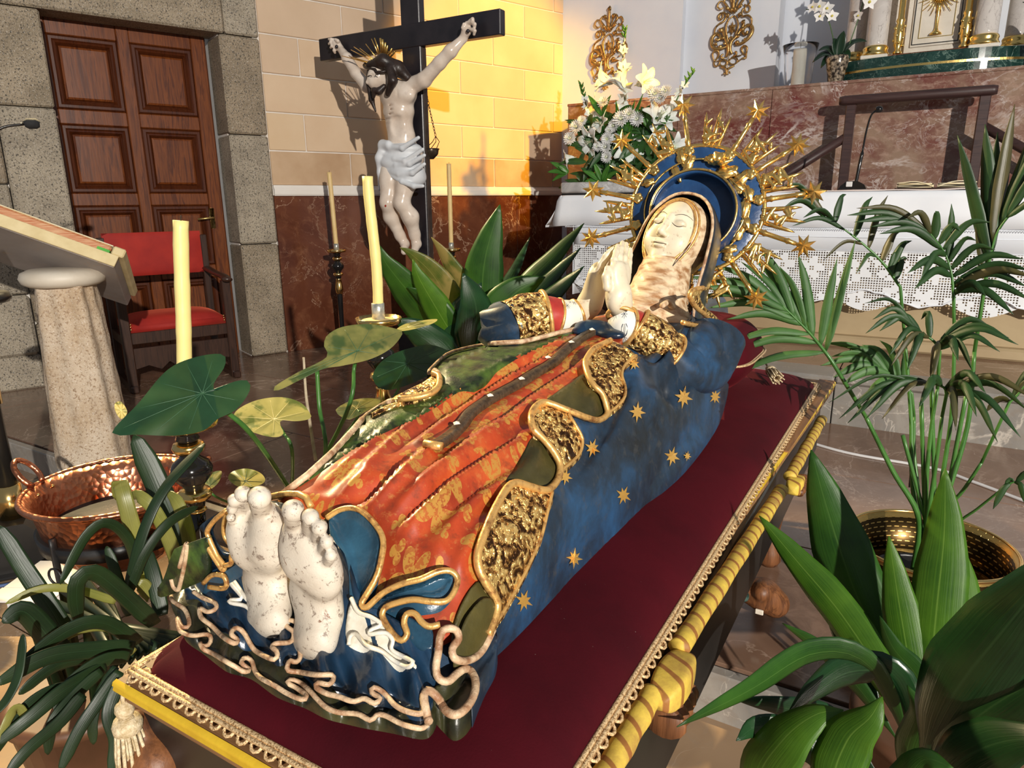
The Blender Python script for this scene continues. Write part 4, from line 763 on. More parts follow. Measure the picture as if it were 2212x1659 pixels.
# ================================================================ CUSHION, PILLOW, BIER
t = NT('crimson_velvet'); _v = t.coords('Object'); _f = t.noise(_v, 5, 5, .6); _g = t.noise(_v, 300, 2); _s = t.noise(_v, 130, 2, .8); _c = t.ramp(_f, [(.35, (.038, .001, .004)), (.65, (.060, .0014, .0055))]); _c = t.mix(t.ramp(_s, [(.76, 0.), (.80, .5)]), _c, (.55, .45, .42)); t.bump(_g, .25, .001); m_velvet = t.set(_c, .8, 0., Sheen_Weight=.12, Sheen_Roughness=.35, Sheen_Tint=(.9, .08, .10)); m_velvet.node_tree.nodes['Principled BSDF'].inputs['Specular IOR Level'].default_value = .15
t = NT('gold_braid'); _v = t.coords('Object'); _g = t.noise(_v, 320, 3, .7); _c = t.ramp(_g, [(.38, (.30, .16, .06)), (.55, (.86, .62, .34))]); t.bump(_g, .8, .002); m_braid = t.set(_c, .42, .35)
m_cord = plain('cream_silk_cord', (.45, .34, .18), (.74, .62, .42), 140, .5, bump=.5, bs=300)
m_plank = wood('bare_pine_plank', (.16, .075, .03), (.34, .18, .07), 5, 0, .6, .3); m_planky = wood('bare_pine_plank_long', (.15, .06, .02), (.36, .17, .06), 5, 1, .55, .3)
m_yellow = plain('yellow_painted_moulding', (.58, .36, .02), (.74, .50, .03), 9, .4, bump=.2, bs=60)
t = NT('yellow_rail_with_brown_strokes'); _v = t.coords('Object', (1, 1, 1), (0, 0, .5)); wv = t.n('ShaderNodeTexWave'); wv.bands_direction = 'Y'; wv.inputs['Scale'].default_value = 9; wv.inputs['Distortion'].default_value = 1.5; wv.inputs['Detail'].default_value = 2; t.l(_v, wv.inputs['Vector']); _f = t.noise(t.coords('Object'), 16, 5, .7)
_c = t.ramp(_f, [(.3, (.40, .24, .05)), (.6, (.70, .50, .07))]); _c = t.mix(t.math('MULTIPLY', t.ramp(wv.outputs['Fac'], [(.82, 0.), (.9, 1.)]), .8), _c, (.22, .05, .015)); t.bump(t.noise(t.coords('Object'), 50, 4), .3, .004); m_rail = t.set(_c, .62, 0.)
m_black = plain('black_lacquer', (.008, .008, .008), (.018, .016, .014), 6, .35); m_carved = wood('carved_brown_wood', (.07, .025, .010), (.22, .085, .03), 7, 2, .5, .4); m_darkgem = plain('dark_green_glaze', (.01, .03, .025), (.08, .14, .12), 30, .15)
# cushion
CX0, CX1, CY0, CY1 = -.912, -.283, .462, 2.64
def cush(u, v):
    x = (CX0+CX1)/2+u*(CX1-CX0)/2; y = (CY0+CY1)/2+v*(CY1-CY0)/2; e = np.clip(1-np.abs(u)**3.4, 0, 1)**.42*np.clip(1-np.abs(v)**12, 0, 1)**.42
    return x, y, .795+.074*e+.002*vnoise(x*14, y*11)*e
un = np.sin(np.linspace(-1, 1, 60)*math.pi/2); vn = np.sign(np.linspace(-1, 1, 140))*(1-(1-np.abs(np.linspace(-1, 1, 140)))**1.8); U_, V_ = np.meshgrid(un, vn); X, Y, Z = cush(U_, V_)
rr = .05; cx, cy = (CX0+CX1)/2, (CY0+CY1)/2
ed = np.maximum(np.abs(X-cx)-(CX1-CX0)/2+rr, 0); ed2 = np.maximum(np.abs(Y-cy)-(CY1-CY0)/2+rr, 0); k = np.hypot(ed, ed2); sc = np.where((ed > 0) & (ed2 > 0), np.maximum(ed, ed2)/np.maximum(k, 1e-9), 1.); X -= np.sign(X-cx)*ed*(1-sc); Y -= np.sign(Y-cy)*ed2*(1-sc)
top = np.stack([X, Y, Z], 2); low = []
per = np.concatenate([top[0, :-1], top[:-1, -1], top[-1, ::-1][:-1], top[::-1, 0][:-1]])
cushion = thing('velvet_cushion', 'long crimson velvet cushion edged with gold braid under the statue', 'cushion', (cx, cy, .785))
Vp = np.vstack([per, per+A(0, 0, -.008)]); n = len(per); V0 = top.reshape(-1, 3); sk = [(i, n+i, n+(i+1) % n, (i+1) % n) for i in range(n)]
mk('cover', join((V0, gridf(140, 60)), (Vp, sk)), m_velvet, cushion)
def braid(P, sp=.0125):
    P = resample(P, max(3, int(np.sum(np.linalg.norm(np.diff(P, axis=0), axis=1))/sp))); T = np.gradient(P, axis=0); T /= np.linalg.norm(T, axis=1, keepdims=True); parts = []; N = np.cross(T, A(0, 0, 1)); a = np.linspace(0, 2*math.pi, 9, endpoint=False)
    for i in range(len(P)):
        s = .007 if i % 2 else -.001; out = N[i]; c = P[i]+out*s+A(0, 0, -.35*s); q = c+np.outer(np.cos(a)*.0088, T[i])+np.outer(np.sin(a)*.0078, out*.8+A(0, 0, -.6)); parts.append(tube(q, .0026, 5, True))
    parts.append(tube(P+A(0, 0, .003), .0042, 6)); parts.append(tube(P+N*.006+A(0, 0, .001), .0036, 6)); return join(*parts)
x0, x1, y0, y1 = CX0-.002, CX1+.002, CY0-.002, CY1+.002; zb = .800
for P in ([(x0, y0, zb), (x1, y0, zb)], [(x1, y0, zb), (x1, y1, zb)], [(x1, y1, zb), (x0, y1, zb)], [(x0, y1, zb), (x0, y0, zb)]): mk('braid_trim', braid(np.array(P)), m_braid, cushion, kind='stuff')
def tassel(par, pts, L, r, dirv, mat=None, nstr=22):
    mat = mat or m_cord; tz = mk('tassel', tube(smoothpath(pts, 6), .0032, 6), mat, par); p = np.asarray(pts[-1], float); d = np.asarray(dirv, float); d /= np.linalg.norm(d); M = frame(d)
    def part(nm, prof): mk(nm, xf(lathe(prof, 18), M, p), mat, tz)
    part('tassel_bead', [(.002, -.004), (r*.55, .002), (r*.62, L*.08), (r*.5, L*.15), (r*.35, L*.17)]); part('tassel_head', [(r*.3, L*.17), (r*.8, L*.21), (r*.95, L*.28), (r*.9, L*.36), (r*.72, L*.38)])
    st = []
    for k in range(nstr):
        a = k*2*math.pi/nstr*1.0+.3*(k % 2); r0 = r*(.7 if k % 2 else .4); r1 = r*(1.0 if k % 2 else .55); l = L*random.uniform(.95, 1.02)
        st.append(tube(np.array([(r0*math.cos(a), r0*math.sin(a), L*.36), ((r0+r1)/2*1.1*math.cos(a), (r0+r1)/2*1.1*math.sin(a), L*.65), (r1*math.cos(a+.1), r1*math.sin(a+.1), l)])@M.T+p, r*.13, 5))
    mk('fringe', join(*st), mat, tz, kind='stuff'); return tz
c0 = A(CX0+.01, CY0+.01, .80); tassel(cushion, [c0, c0+A(-.012, -.018, -.012), onz(266, 1500, .765)+A(0, 0, 0), onz(267, 1520, .750)], .125, .022, (0, 0, -1), None, 26)
# pillow behind the shoulders
def rbox_blob(c, r, p=3., n=40):
    a = np.linspace(-math.pi/2, math.pi/2, n); b = np.linspace(0, 2*math.pi, 2*n, endpoint=False); s = lambda v, e: np.sign(v)*np.abs(v)**e; V = []
    for q in a: V.append(np.stack([c[0]+r[0]*s(np.cos(q), .7)*s(np.cos(b), 2/p), c[1]+r[1]*s(np.cos(q), .7)*s(np.sin(b), 2/p), np.full(2*n, c[2]+r[2]*s(np.sin(q), 1.0))], 1))
    return np.array(V)
pl = thing('velvet_pillow', 'plump crimson velvet pillow with gold cord propping the statue head', 'pillow', (-.60, 2.16, .868))
g = gsurf(rbox_blob((-.62, 2.15, .990), (.215, .19, .120), 4.5), 0, True); V = np.asarray(g[0]); V[:, 2] += .004*vnoise(V[:, 0]*18, V[:, 1]*16); mk('cover', (V, g[1]), m_velvet, pl)
a = np.linspace(0, 2*math.pi, 160, endpoint=False); s = lambda v: np.sign(v)*np.abs(v)**(2/4.5); path = np.stack([-.62+.218*s(np.cos(a)), 2.15+.193*s(np.sin(a)), np.full(160, .985)], 1)
mk('piping_cord', join(*[tube(np.stack([path[:, 0]+.0035*np.cos(a*160+p), path[:, 1]+.0035*np.cos(a*160+p), path[:, 2]+.0035*np.sin(a*160+p)], 1), .0034, 5, True) for p in (0, math.pi)]), m_braid, pl)
q0 = A(-.405, 2.20, .972); tassel(pl, [q0, onz(1646, 772, .935), onz(1660, 795, .898)], .14, .019, onz(1722, 868, .890)-onz(1660, 795, .898))
# bier
bier = thing('processional_bier', 'black and yellow wooden bier with carved side rails under the cushion', 'bier', (-.6, 1.55, 0.))
mk('top_board', prism([(-.935, .446), (-.282, .446), (-.282, 1.45), (-.236, 2.78), (-.935, 2.78)], .032, A(0, 0, .752), A(1, 0, 0), A(0, 1, 0)), m_plank, bier, False)
mk('side_board', prism([(-.29, 1.9), (-.255, 1.9), (-.236, 2.78), (-.29, 2.78)], .004, A(0, 0, .784), A(1, 0, 0), A(0, 1, 0)), m_planky, bier, False)
prf = [(0, .014), (.006, .015), (.008, .019), (.006, .023), (.008, .026), (.006, .031), (0, .033)]
mk('front_moulding', gsurf(np.array([[(x, .446-a, .752+b) for a, b in prf] for x in (-.937, -.280)])), m_yellow, bier)
mk('side_moulding', gsurf(np.array([[(x+a*.6, y, .758+b*.8) for a, b in prf] for x, y in ((-.2815, 1.5), (-.259, 2.1), (-.236, 2.78))])[:, ::-1]), m_yellow, bier)
mk('front_panel', box((-.93, .47, .53), (-.275, .50, .752), .004), m_black, bier, False)
mk('side_panel', box((-.29, .47, .53), (-.268, 2.72, .752), .004), m_black, bier, False); mk('side_panel', box((-.93, .50, .53), (-.905, 2.72, .752), .004), m_black, bier, False)
def rail(p0, p1, r0, r1, n, wob, ph):
    P = np.array([p0+(p1-p0)*q for q in np.linspace(0, 1, n)]); L = np.linspace(0, 1, n); r = r0+(r1-r0)*L; r = r*(1+wob*np.sin(L*26+ph)); return tube(P, r, 14, False, True, .8)
pa, pb, pc, pd = onx(1776, 905, -.236), onx(1706, 1030, -.242), onx(1466, 1400, -.256), onx(1316, 1659, -.262)
rl = mk('carved_rail', rail(pa, pb, .0165, .0165, 60, .06, 0), m_rail, bier); mk('carved_rail', rail(pb+(pc-pb)*.12, pc, .0165, .0165, 90, .04, 1), m_rail, bier); mk('carved_rail', rail(pc+(pd-pc)*.42, pd+(pd-pc)*.35, .0165, .017, 60, .05, 2), m_rail, bier)
def block(c, dvec, L, w, h, mat):
    M = frame(dvec, (1, 0, 0)); g = gsurf(rbox_blob((0, 0, 0), (w, h, L/2), 5., 16), 0, True); return xf((np.asarray(g[0]), g[1]), M, c)
dv = pd-pa
bl = mk('carved_block', block(pc+(pd-pc)*.22+A(.012, 0, -.012), dv, .13, .026, .024, m_rail), m_rail, bier); mk('scroll', rail(pc+(pd-pc)*.40+A(.016, 0, -.05), pc+(pd-pc)*.05+A(.014, 0, -.06), .03, .024, 30, .1, 0), m_carved, bl)
bl = mk('carved_block', block(pb+A(.016, 0, -.02), dv, .10, .022, .022, m_rail), m_rail, bier); mk('scroll', rail(pb+A(.03, .05, -.02), pb+A(.03, -.03, -.03), .022, .012, 20, .1, 0), m_carved, bl)
mk('carved_bracket', Sdf().cap(onz(300, 1590, .66), onz(500, 1650, .60), .030, .020, .02).ell(onz(330, 1640, .64), (.05, .04, .04), .03).cap(onz(292, 1560, .70), onz(340, 1660, .62), .018, .03, .01).mesh(.006), m_carved, bier)
for p in ((278, 1560), (312, 1545)): mk('knob', Sdf().ell(onz(*p, .70), .0105, .002).mesh(.003), m_black, bier)
for x, y, z0 in ((-.85, .62, .0), (-.36, .62, .0), (-.85, 2.45, .15), (-.36, 2.45, .15)):
    mk('leg', lathe([(.03, z0), (.042, z0+.02), (.04, z0+.06), (.026, z0+.09), (.03, .30), (.042, .38), (.03, .44), (.045, .50), (.045, .53)], 20, (x, y, 0)), m_carved, bier)
sd = Sdf(); c = ond(1650, 1285, 2.05); sd.cap(c+A(-.10, -.02, .02), c, .035, .045, .03).cap(c, c+A(.03, .02, -.03), .05, .045, .02).ell(c+A(.0, -.03, .03), (.03, .04, .03), .01).cap(c+A(-.10, -.02, .02), A(-.36, 1.75, .45), .03, .035, .04).cap(A(-.36, 1.75, .45), A(-.36, 1.75, .56), .035, .03, .03)
ft = mk('carved_foot', sd.mesh(.007), m_carved, bier); mk('glazed_boss', Sdf().ell(ond(1606, 1283, 2.02), (.022, .022, .025), .01).ell(ond(1600, 1240, 2.02), (.03, .02, .02), .01).mesh(.004), m_darkgem, ft)
mk('paper_scrap', box(ond(1640, 1322, 2.0)-A(.012, .004, .008), ond(1640, 1322, 2.0)+A(.012, .004, .008), .002), m_stud, ft, False)
# ================================================================ FURNISHINGS
m_brass = gilt('polished_brass', (.85, .58, .22), (.30, .15, .04), .18, .08, 40, .2, .4, 1.); m_tin = plain('wax_smeared_tin', (.30, .31, .28), (.62, .62, .55), 40, .35, metal=.5, bump=.2, bs=90)
m_wax = NT('yellow_beeswax'); m_wax = m_wax.set((.90, .76, .30), .45, 0., Subsurface_Weight=.25, Subsurface_Radius=(.02, .012, .004), Subsurface_Scale=.5); m_wax2 = plain('tan_beeswax', (.72, .50, .20), (.80, .60, .28), 9, .5); m_wick = plain('burnt_wick', (.02, .015, .01), (.03, .02, .015), 9, .9)
m_lacq = plain('glossy_black_lacquer', (.006, .006, .007), (.014, .012, .011), 6, .12)
def candlestick(px, dist, zf, topx, label_s, label_c, H=.91, clen=.44, crad=.0185, wax=None, bent=0., visible=True):
    p = ond(*px, dist); c = A(p[0], p[1], 0); z = lambda q: zf+q
    s = thing('candlestick', label_s, 'candlestick', (c[0], c[1], zf), 'black and gilt altar candlesticks')
    def L(nm, prof, m): return mk(nm, lathe([(r, zf+q) for r, q in prof], 28, c), m, s)
    L('base', [(.0, .0), (.13, .0), (.135, .02), (.12, .035), (.10, .05), (.06, .08), (.035, .11), (.03, .13)], m_lacq)
    L('shaft', [(.028, .13), (.034, .16), (.026, .19), (.019, .24), (.021, .40), (.024, .52), (.020, .555), (.018, .60), (.020, .665)], m_lacq)
    L('gilt_bud', [(.018, .53), (.030, .545), (.036, .58), (.030, .62), (.022, .66), (.0255, .665), (.02, .668)] if zf > .1 else [(.02, .655), (.0255, .66), (.02, .668)], m_brass)
    L('lower_ring', [(.020, .690), (.040, .695), (.044, .706), (.038, .718), (.022, .722)], m_brass); L('bulb', [(.020, .665), (.026, .69), (.022, .722), (.030, .735), (.050, .760), (.053, .778), (.044, .797), (.024, .812), (.024, .822)], m_lacq)
    L('upper_ring', [(.022, .822), (.036, .826), (.041, .838), (.036, .850), (.024, .854)], m_brass); L('neck', [(.023, .854), (.030, .862), (.026, .872), (.034, .885), (.05, .893)], m_lacq)
    L('drip_pan', [(.010, .890), (.070, .892), (.078, .897), (.080, .915), (.076, .916), (.073, .903), (.010, .901)], m_brass); L('wax_spill', [(.0, .902), (.066, .902), (.058, .908), (.03, .911), (.0, .911)], m_wax2)
    L('socket', [(.022, .905), (.022, .965), (.020, .966), (.019, .91)], m_tin)
    lean = ond(topx[0], topx[1], dist)-c; n = 26; a = np.linspace(0, 1, n); P = np.stack([c[0]+lean[0]*a+bent*np.sin(a*5)*.004, c[1]+lean[1]*a, zf+.93+clen*a], 1); r = crad*(1+.02*np.sin(a*31)+.015*np.sin(a*57+1))
    V, F = tube(P, r, 20, False, True); V = np.asarray(V)
    if bent: # dribbled wax along one side
        ph = np.tile(np.arange(20)*2*math.pi/20, n); w = np.exp(-((ph-5.2)/.5)**2)*np.repeat(.10+.10*np.sin(a*70)*np.sin(a*23), 20); V = V+(V-np.repeat(P, 20, 0))*w[:, None]
    cd_ = thing('candle', label_c, 'candle', (c[0], c[1], zf+.93), 'beeswax altar candles'); mk('wax', (V, F), wax or m_wax, cd_)
    mk('wick', tube([P[-1]-A(0, 0, .004), P[-1]+A(.001, 0, .006), P[-1]+A(.003, 0, .012)], .0014, 5), m_wick, cd_); return s
candlestick((412, 1000), 1.90, 0., (393, 480), 'black candlestick with gilt rings behind the large dark leaf', 'thick yellow candle rising in front of the red chair', .91, .482, .0180, None, 1.)
candlestick((818, 690), 2.42, .15, (798, 400), 'black candlestick with wide brass pan beside the velvet bier', 'leaning yellow candle between crucifix and feet of statue', .91, .455, .0178, None, 1.6)
candlestick((727, 540), 6.20, .15, (712, 385), 'black candlestick against the red marble near the door pillar', 'thin tan candle standing left of the crucifix', .91, .62, .019, m_wax2)
candlestick((975, 540), 6.05, .15, (970, 372), 'black candlestick half hidden by leaves right of the crucifix', 'thin tan candle standing right of the crucifix', .91, .68, .019, m_wax2)
# ---- crucifix
m_cross = plain('dark_cross_wood', (.010, .009, .013), (.022, .018, .022), 7, .35, bump=.1, bs=60); m_crossedge = plain('worn_cross_edge', (.02, .012, .01), (.05, .03, .02), 12, .5)
t = NT('pale_painted_flesh'); _v = t.coords('Object'); _f = t.noise(_v, 6, 5, .6); _g = t.noise(_v, 16, 4); _c = t.ramp(_f, [(.35, (.62, .50, .40)), (.65, (.78, .68, .58))]); _c = t.mix(t.ramp(_g, [(.62, 0.), (.78, .45)]), _c, (.36, .27, .25)); m_flesh = t.set(_c, .22, 0.)
m_cloth = plain('bluish_white_carved_cloth', (.60, .63, .66), (.74, .76, .78), 6, .5, bump=.1, bs=30); m_hair = plain('dark_carved_hair', (.016, .010, .008), (.035, .020, .014), 18, .4, bump=.5, bs=60); m_wound = plain('wound_paint', (.30, .03, .02), (.45, .08, .05), 30, .3)
YX = 4.30; cx_ = thing('crucifix', 'tall dark wooden crucifix with pale carved figure before the cream wall', 'crucifix', (-3.42, 4.42, .15))
mk('upright', box((-3.515, 4.375, .15), (-3.345, 4.445, 3.55), .006), m_cross, cx_, False); mk('crossbar', box((-4.345, 4.37, 2.545), (-2.66, 4.44, 2.705), .006), m_cross, cx_, False); mk('edge_strip', box((-3.338, 4.378, .15), (-3.334, 4.43, 2.54), .001), m_crossedge, cx_, False)
mk('title_board', box((-3.66, 4.355, 2.905), (-3.20, 4.374, 3.10), .004), m_white2, cx_, False); mk('foot_block', box((-3.60, 4.25, .15), (-3.26, 4.57, .45), .02), m_cross, cx_, False)
k2 = 1.10e-3
def cp(x, y, Y=YX): return ony(600+x/3.16, y/3.16, Y)
S = Sdf(); pr = lambda r: r*k2
# torso
for x, y, rx, ry, rz, Y in ((815, 660, 118, 95, 90, 4.27), (860, 640, 90, 85, 80, 4.28), (825, 760, 112, 95, 90, 4.27), (830, 850, 98, 80, 90, 4.28), (845, 930, 100, 82, 85, 4.28), (850, 1010, 108, 85, 90, 4.28), (790, 1060, 70, 75, 80, 4.27), (905, 1070, 70, 75, 80, 4.29)): S.ell(cp(x, y, Y), (pr(rx), pr(ry), pr(rz)), .03)
for s, x in ((-1, 765), (1, 880)): S.ell(cp(x, 650, 4.235), (pr(60), pr(36), pr(42)), .05)
for k in range(5):
    for sx in (-1, 1): S.cap(cp(812+sx*30, 712+k*30, 4.168), cp(822+sx*100, 735+k*30, 4.215), pr(5), pr(5), .010, '-')
S.cap(cp(810, 610, 4.172), cp(815, 700, 4.168), pr(6), pr(6), .012, '-')
S.ell(cp(815, 860, 4.195), (pr(40), pr(16), pr(60)), .03, '-')
# arms
S.chain([cp(905, 590, 4.28), cp(1000, 545, 4.27), cp(1105, 430, 4.27), cp(1180, 350, 4.28), cp(1265, 265, 4.32)], [pr(56), pr(47), pr(40), pr(40), pr(25)], .02)
S.chain([cp(735, 610, 4.28), cp(610, 585, 4.27), cp(535, 500, 4.27), cp(475, 400, 4.28), cp(425, 330, 4.32)], [pr(56), pr(44), pr(37), pr(36), pr(23)], .02)
def nailhand(w, tips, palm, thumb):
    S.cap(w, palm, pr(24), pr(30), .015); S.ell(palm, (pr(36), pr(22), pr(34)), .012)
    for a, b, c in tips: S.chain([palm, cp(*a, 4.30), cp(*b, 4.285), cp(*c, 4.295)], [pr(14), pr(12), pr(11), pr(9)], .006)
    S.chain([palm, cp(*thumb[0], 4.285), cp(*thumb[1], 4.28)], [pr(15), pr(12), pr(10)], .006)
nailhand(cp(1265, 265, 4.32), [((1290, 160), (1330, 150), (1345, 180)), ((1310, 150), (1345, 165), (1340, 200)), ((1320, 140), (1330, 130), (1335, 150)), ((1300, 195), (1345, 210), (1340, 235))], cp(1290, 205, 4.31), ((1265, 190), (1270, 165)))
nailhand(cp(425, 330, 4.32), [((385, 275), (365, 270), (350, 268)), ((380, 290), (362, 290), (350, 300)), ((385, 305), (370, 315), (362, 325)), ((392, 325), (385, 345), (390, 360))], cp(400, 300, 4.31), ((410, 280), (395, 270)))
# legs
S.chain([cp(785, 1080, 4.28), cp(770, 1230, 4.22), cp(748, 1385, 4.17), cp(775, 1480, 4.23), cp(835, 1610, 4.30), cp(868, 1665, 4.32)], [pr(88), pr(72), pr(48), pr(52), pr(34), pr(30)], .03); S.chain([cp(868, 1665, 4.32), cp(862, 1720, 4.24)], [pr(32), pr(22)], .02)
S.chain([cp(910, 1080, 4.30), cp(880, 1230, 4.24), cp(845, 1385, 4.19), cp(905, 1480, 4.25), cp(935, 1600, 4.31), cp(948, 1665, 4.33)], [pr(88), pr(74), pr(50), pr(56), pr(36), pr(31)], .03); S.chain([cp(948, 1665, 4.33), cp(930, 1722, 4.24)], [pr(33), pr(22)], .02)
# neck and head turned down to the left
S.cap(cp(810, 590, 4.25), cp(735, 545, 4.21), pr(46), pr(46), .03); hc = cp(690, 520, 4.17); S.ell(hc, (pr(66), pr(70), pr(84)), .02).ell(cp(655, 545, 4.13), (pr(44), pr(44), pr(58)), .02).cap(cp(632, 520, 4.10), cp(612, 562, 4.095), pr(8), pr(13), .01).ell(cp(640, 515, 4.085), (pr(20), pr(14), pr(12)), .012, '-').ell(cp(690, 520, 4.085), (pr(20), pr(14), pr(12)), .012, '-')
corpus = mk('corpus', S.mesh(.0062), m_flesh, cx_)
sd = Sdf().ell(cp(718, 462, 4.20), (pr(92), pr(84), pr(52)), .02).chain([cp(625, 445, 4.13), cp(720, 415, 4.14), cp(820, 470, 4.2), cp(885, 530, 4.24)], [pr(22), pr(42), pr(48), pr(30)], .02).chain([cp(765, 470, 4.14), cp(785, 550, 4.13), cp(752, 640, 4.14)], [pr(28), pr(30), pr(18)], .015).chain([cp(618, 470, 4.13), cp(612, 560, 4.13), cp(640, 680, 4.13), cp(668, 760, 4.14)], [pr(8), pr(12), pr(18), pr(6)], .015)
mk('hair', sd.mesh(.006), m_hair, corpus)
mk('beard', Sdf().chain([cp(725, 590, 4.11), cp(690, 622, 4.09), cp(650, 612, 4.08)], [pr(16), pr(22), pr(12)], .012).chain([cp(660, 618, 4.08), cp(655, 665, 4.08)], [pr(20), pr(9)], .01).mesh(.005), m_hair, corpus)
for x, y, w in ((628, 520, 30), (676, 513, 24)): mk('eyebrow', tube([cp(x-w*.5, y+2, 4.075), cp(x, y-6, 4.068), cp(x+w*.5, y, 4.075)], pr(3), 6), m_hair, corpus)
mk('thorn_crown', tube([cp(590+80*(1+math.cos(a))*1.05, 448+26*math.sin(a)+(20 if math.cos(a) > 0 else 0), 4.19-.09*math.sin(a)) for a in np.linspace(0, 2*math.pi, 40, endpoint=False)], pr(11), 6, True), m_hair, corpus)
rb = hc+A(0, .06, .07)
for k, (x, y) in enumerate(((640, 265), (660, 258), (700, 260), (715, 268), (520, 320), (500, 340), (560, 330), (490, 385), (440, 382), (750, 310), (780, 330), (800, 350), (600, 300), (735, 290))):
    tip = cp(x, y, 4.17); mk('gilt_ray', tube([rb+(tip-rb)*.25, rb+(tip-rb)*.7, tip], [pr(11), pr(10), pr(7)], 4, False, True, .35), m_gold, corpus)
# loincloth
sd = Sdf()
for x, y, rx, rz, Y in ((850, 1020, 150, 50, 4.275), (850, 1090, 152, 70, 4.27), (870, 1170, 140, 70, 4.26), (915, 1210, 95, 75, 4.27), (800, 1110, 110, 60, 4.26)): sd.ell(cp(x, y, Y), (pr(rx), pr(105), pr(rz)), .03)
for P in ([(720, 1050), (800, 1085), (870, 1100), (990, 1020)], [(730, 1120), (810, 1130), (900, 1120), (1000, 1060)], [(740, 1160), (830, 1190), (920, 1180), (1000, 1120)], [(760, 1190), (850, 1240), (930, 1270), (990, 1270)], [(700, 1000), (760, 1000), (850, 1010), (960, 940)]): sd.chain([cp(x, y, 4.165+.00012*abs(x-850)) for x, y in P], [pr(12), pr(18), pr(18), pr(12)], .012)
lc = mk('loincloth', sd.chain([cp(725, 990, 4.2), cp(700, 1080, 4.19), cp(705, 1180, 4.2), cp(700, 1290, 4.21)], [pr(30), pr(34), pr(26), pr(14)], .02).chain([cp(715, 985, 4.19), cp(755, 985, 4.17)], [pr(30), pr(26)], .02).mesh(.006), m_cloth, cx_)
for x, y, Y in ((735, 1398, 4.125), (825, 1398, 4.145)): mk('wound', Sdf().ell(cp(x, y, Y), (pr(12), pr(9), pr(18)), .003).mesh(.005), m_wound, corpus)
for x, y in ((1298, 212), (402, 318)): mk('nail', Sdf().ell(cp(x, y, 4.275), pr(12), .002).mesh(.005), m_cross, corpus)
# ---- hanging censer on a chain right of the cross
m_iron = plain('dark_bronze', (.03, .022, .016), (.10, .075, .05), 14, .3, metal=.7)
cs = thing('hanging_censer', 'small dark bronze incense bowl on a chain beside the crucifix', 'censer', ony(930, 345, 4.46))
def c_(x, y): return ony(600+x/3.16, y/3.16, 4.46)
ctr = c_(1045, 1035); mk('bowl', lathe([(.0, -.055), (.02, -.055), (.03, -.045), (.055, -.02), (.062, .015), (.060, .02), (.05, -.015), (.0, -.04)], 24, ctr), m_iron, cs); mk('bowl_rim', lathe([(.060, .012), (.068, .016), (.066, .022), (.058, .020)], 24, ctr, False), m_iron, cs)
ch0, ch1 = c_(985, 520), c_(1078, 930)
for k in range(19):
    q = ch0+(ch1-ch0)*(k+.5)/19; d = (ch1-ch0)/19*.62; sd_ = np.cross(d, A(0, 1, 0)); sd_ = sd_/np.linalg.norm(sd_)*(.009 if k < 9 else .006)
    if k % 2: sd_ = np.cross(d/np.linalg.norm(d), sd_)
    mk('chain_link', tube([q+d*math.cos(a)+sd_*math.sin(a) for a in np.linspace(0, 2*math.pi, 10, endpoint=False)], .0024, 5, True), m_iron, cs)
for s in (-.055, .0, .055): mk('bail', tube([ch1, ch1+A(s*.6, 0, -.04), ctr+A(s, 0, .02)], .003, 5), m_iron, cs)
mk('bracket', tube([c_(985, 520), c_(960, 520)+A(0, -.02, 0), A(-3.36, 4.45, c_(960, 520)[2])], .006, 6), m_iron, cs)
# ---- armchair
m_chairw = wood('dark_walnut', (.020, .009, .006), (.055, .024, .014), 6, 2, .35, .15); m_redv = NT('red_chair_velvet'); _v = m_redv.coords('Object'); _c = m_redv.ramp(m_redv.noise(_v, 6, 4), [(.35, (.30, .010, .006)), (.65, (.40, .018, .008))]); m_redv = m_redv.set(_c, .75, 0., Sheen_Weight=.35, Sheen_Roughness=.4, Sheen_Tint=(1, .2, .1))
pc_ = np.array(wl((np.array([[-1.0, -.43, .15]]), []))[0][0]); chair = thing('armchair', 'dark wooden armchair with red velvet back and seat before the door', 'armchair', pc_)
for s0 in (-1.40, -.69):
    mk('leg', wbox(s0, s0+.06, .15, .90, .60, .66, .006), m_chairw, chair, False); mk('leg', wbox(s0+.005, s0+.055, .15, 1.22, .14, .19, .006), m_chairw, chair, False)
    ar = resample(smoothpath([(s0+.03, -.16, .96), (s0+.03, -.40, .935), (s0+.03, -.60, .925), (s0+.03, -.71, .905)], 5), 14); mk('armrest', wl(tube(ar, .036, 12, False, True, .5)), m_chairw, chair)
    mk('runner', wbox(s0+.005, s0+.055, .15, .20, .10, .70, .008), m_chairw, chair, False); mk('side_rail', wbox(s0+.01, s0+.05, .48, .55, .19, .60, .004), m_chairw, chair, False)
def pad(s0, s1, z0, z1, t0, t1, axis, bulge, mat, name):
    n = 18; a, b = np.meshgrid(np.linspace(-1, 1, n), np.linspace(-1, 1, n)); w = (1-np.abs(a)**4)**.6*(1-np.abs(b)**4)**.6
    if axis == 't': S_, T_, Z_ = (s0+s1)/2+a*(s1-s0)/2, t1+bulge*w, (z0+z1)/2+b*(z1-z0)/2; B = (s0, s1, z0, z1, t0, t1)
    else: S_, T_, Z_ = (s0+s1)/2+a*(s1-s0)/2, (t0+t1)/2-b*(t1-t0)/2, z1+bulge*w
    g = wl((np.stack([S_, -T_, Z_], 2).reshape(-1, 3), gridf(n, n))); return mk(name, join(g, wbox(s0, s1, z0, z1, t0, t1)), mat, chair)
pad(-1.36, -.68, .93, 1.25, .155, .185, 't', .02, m_redv, 'backrest'); pad(-1.345, -.685, .575, .625, .20, .64, 'z', .06, m_redv, 'seat')
mk('seat_rail', wbox(-1.35, -.68, .49, .575, .60, .64, .005), m_chairw, chair, False)
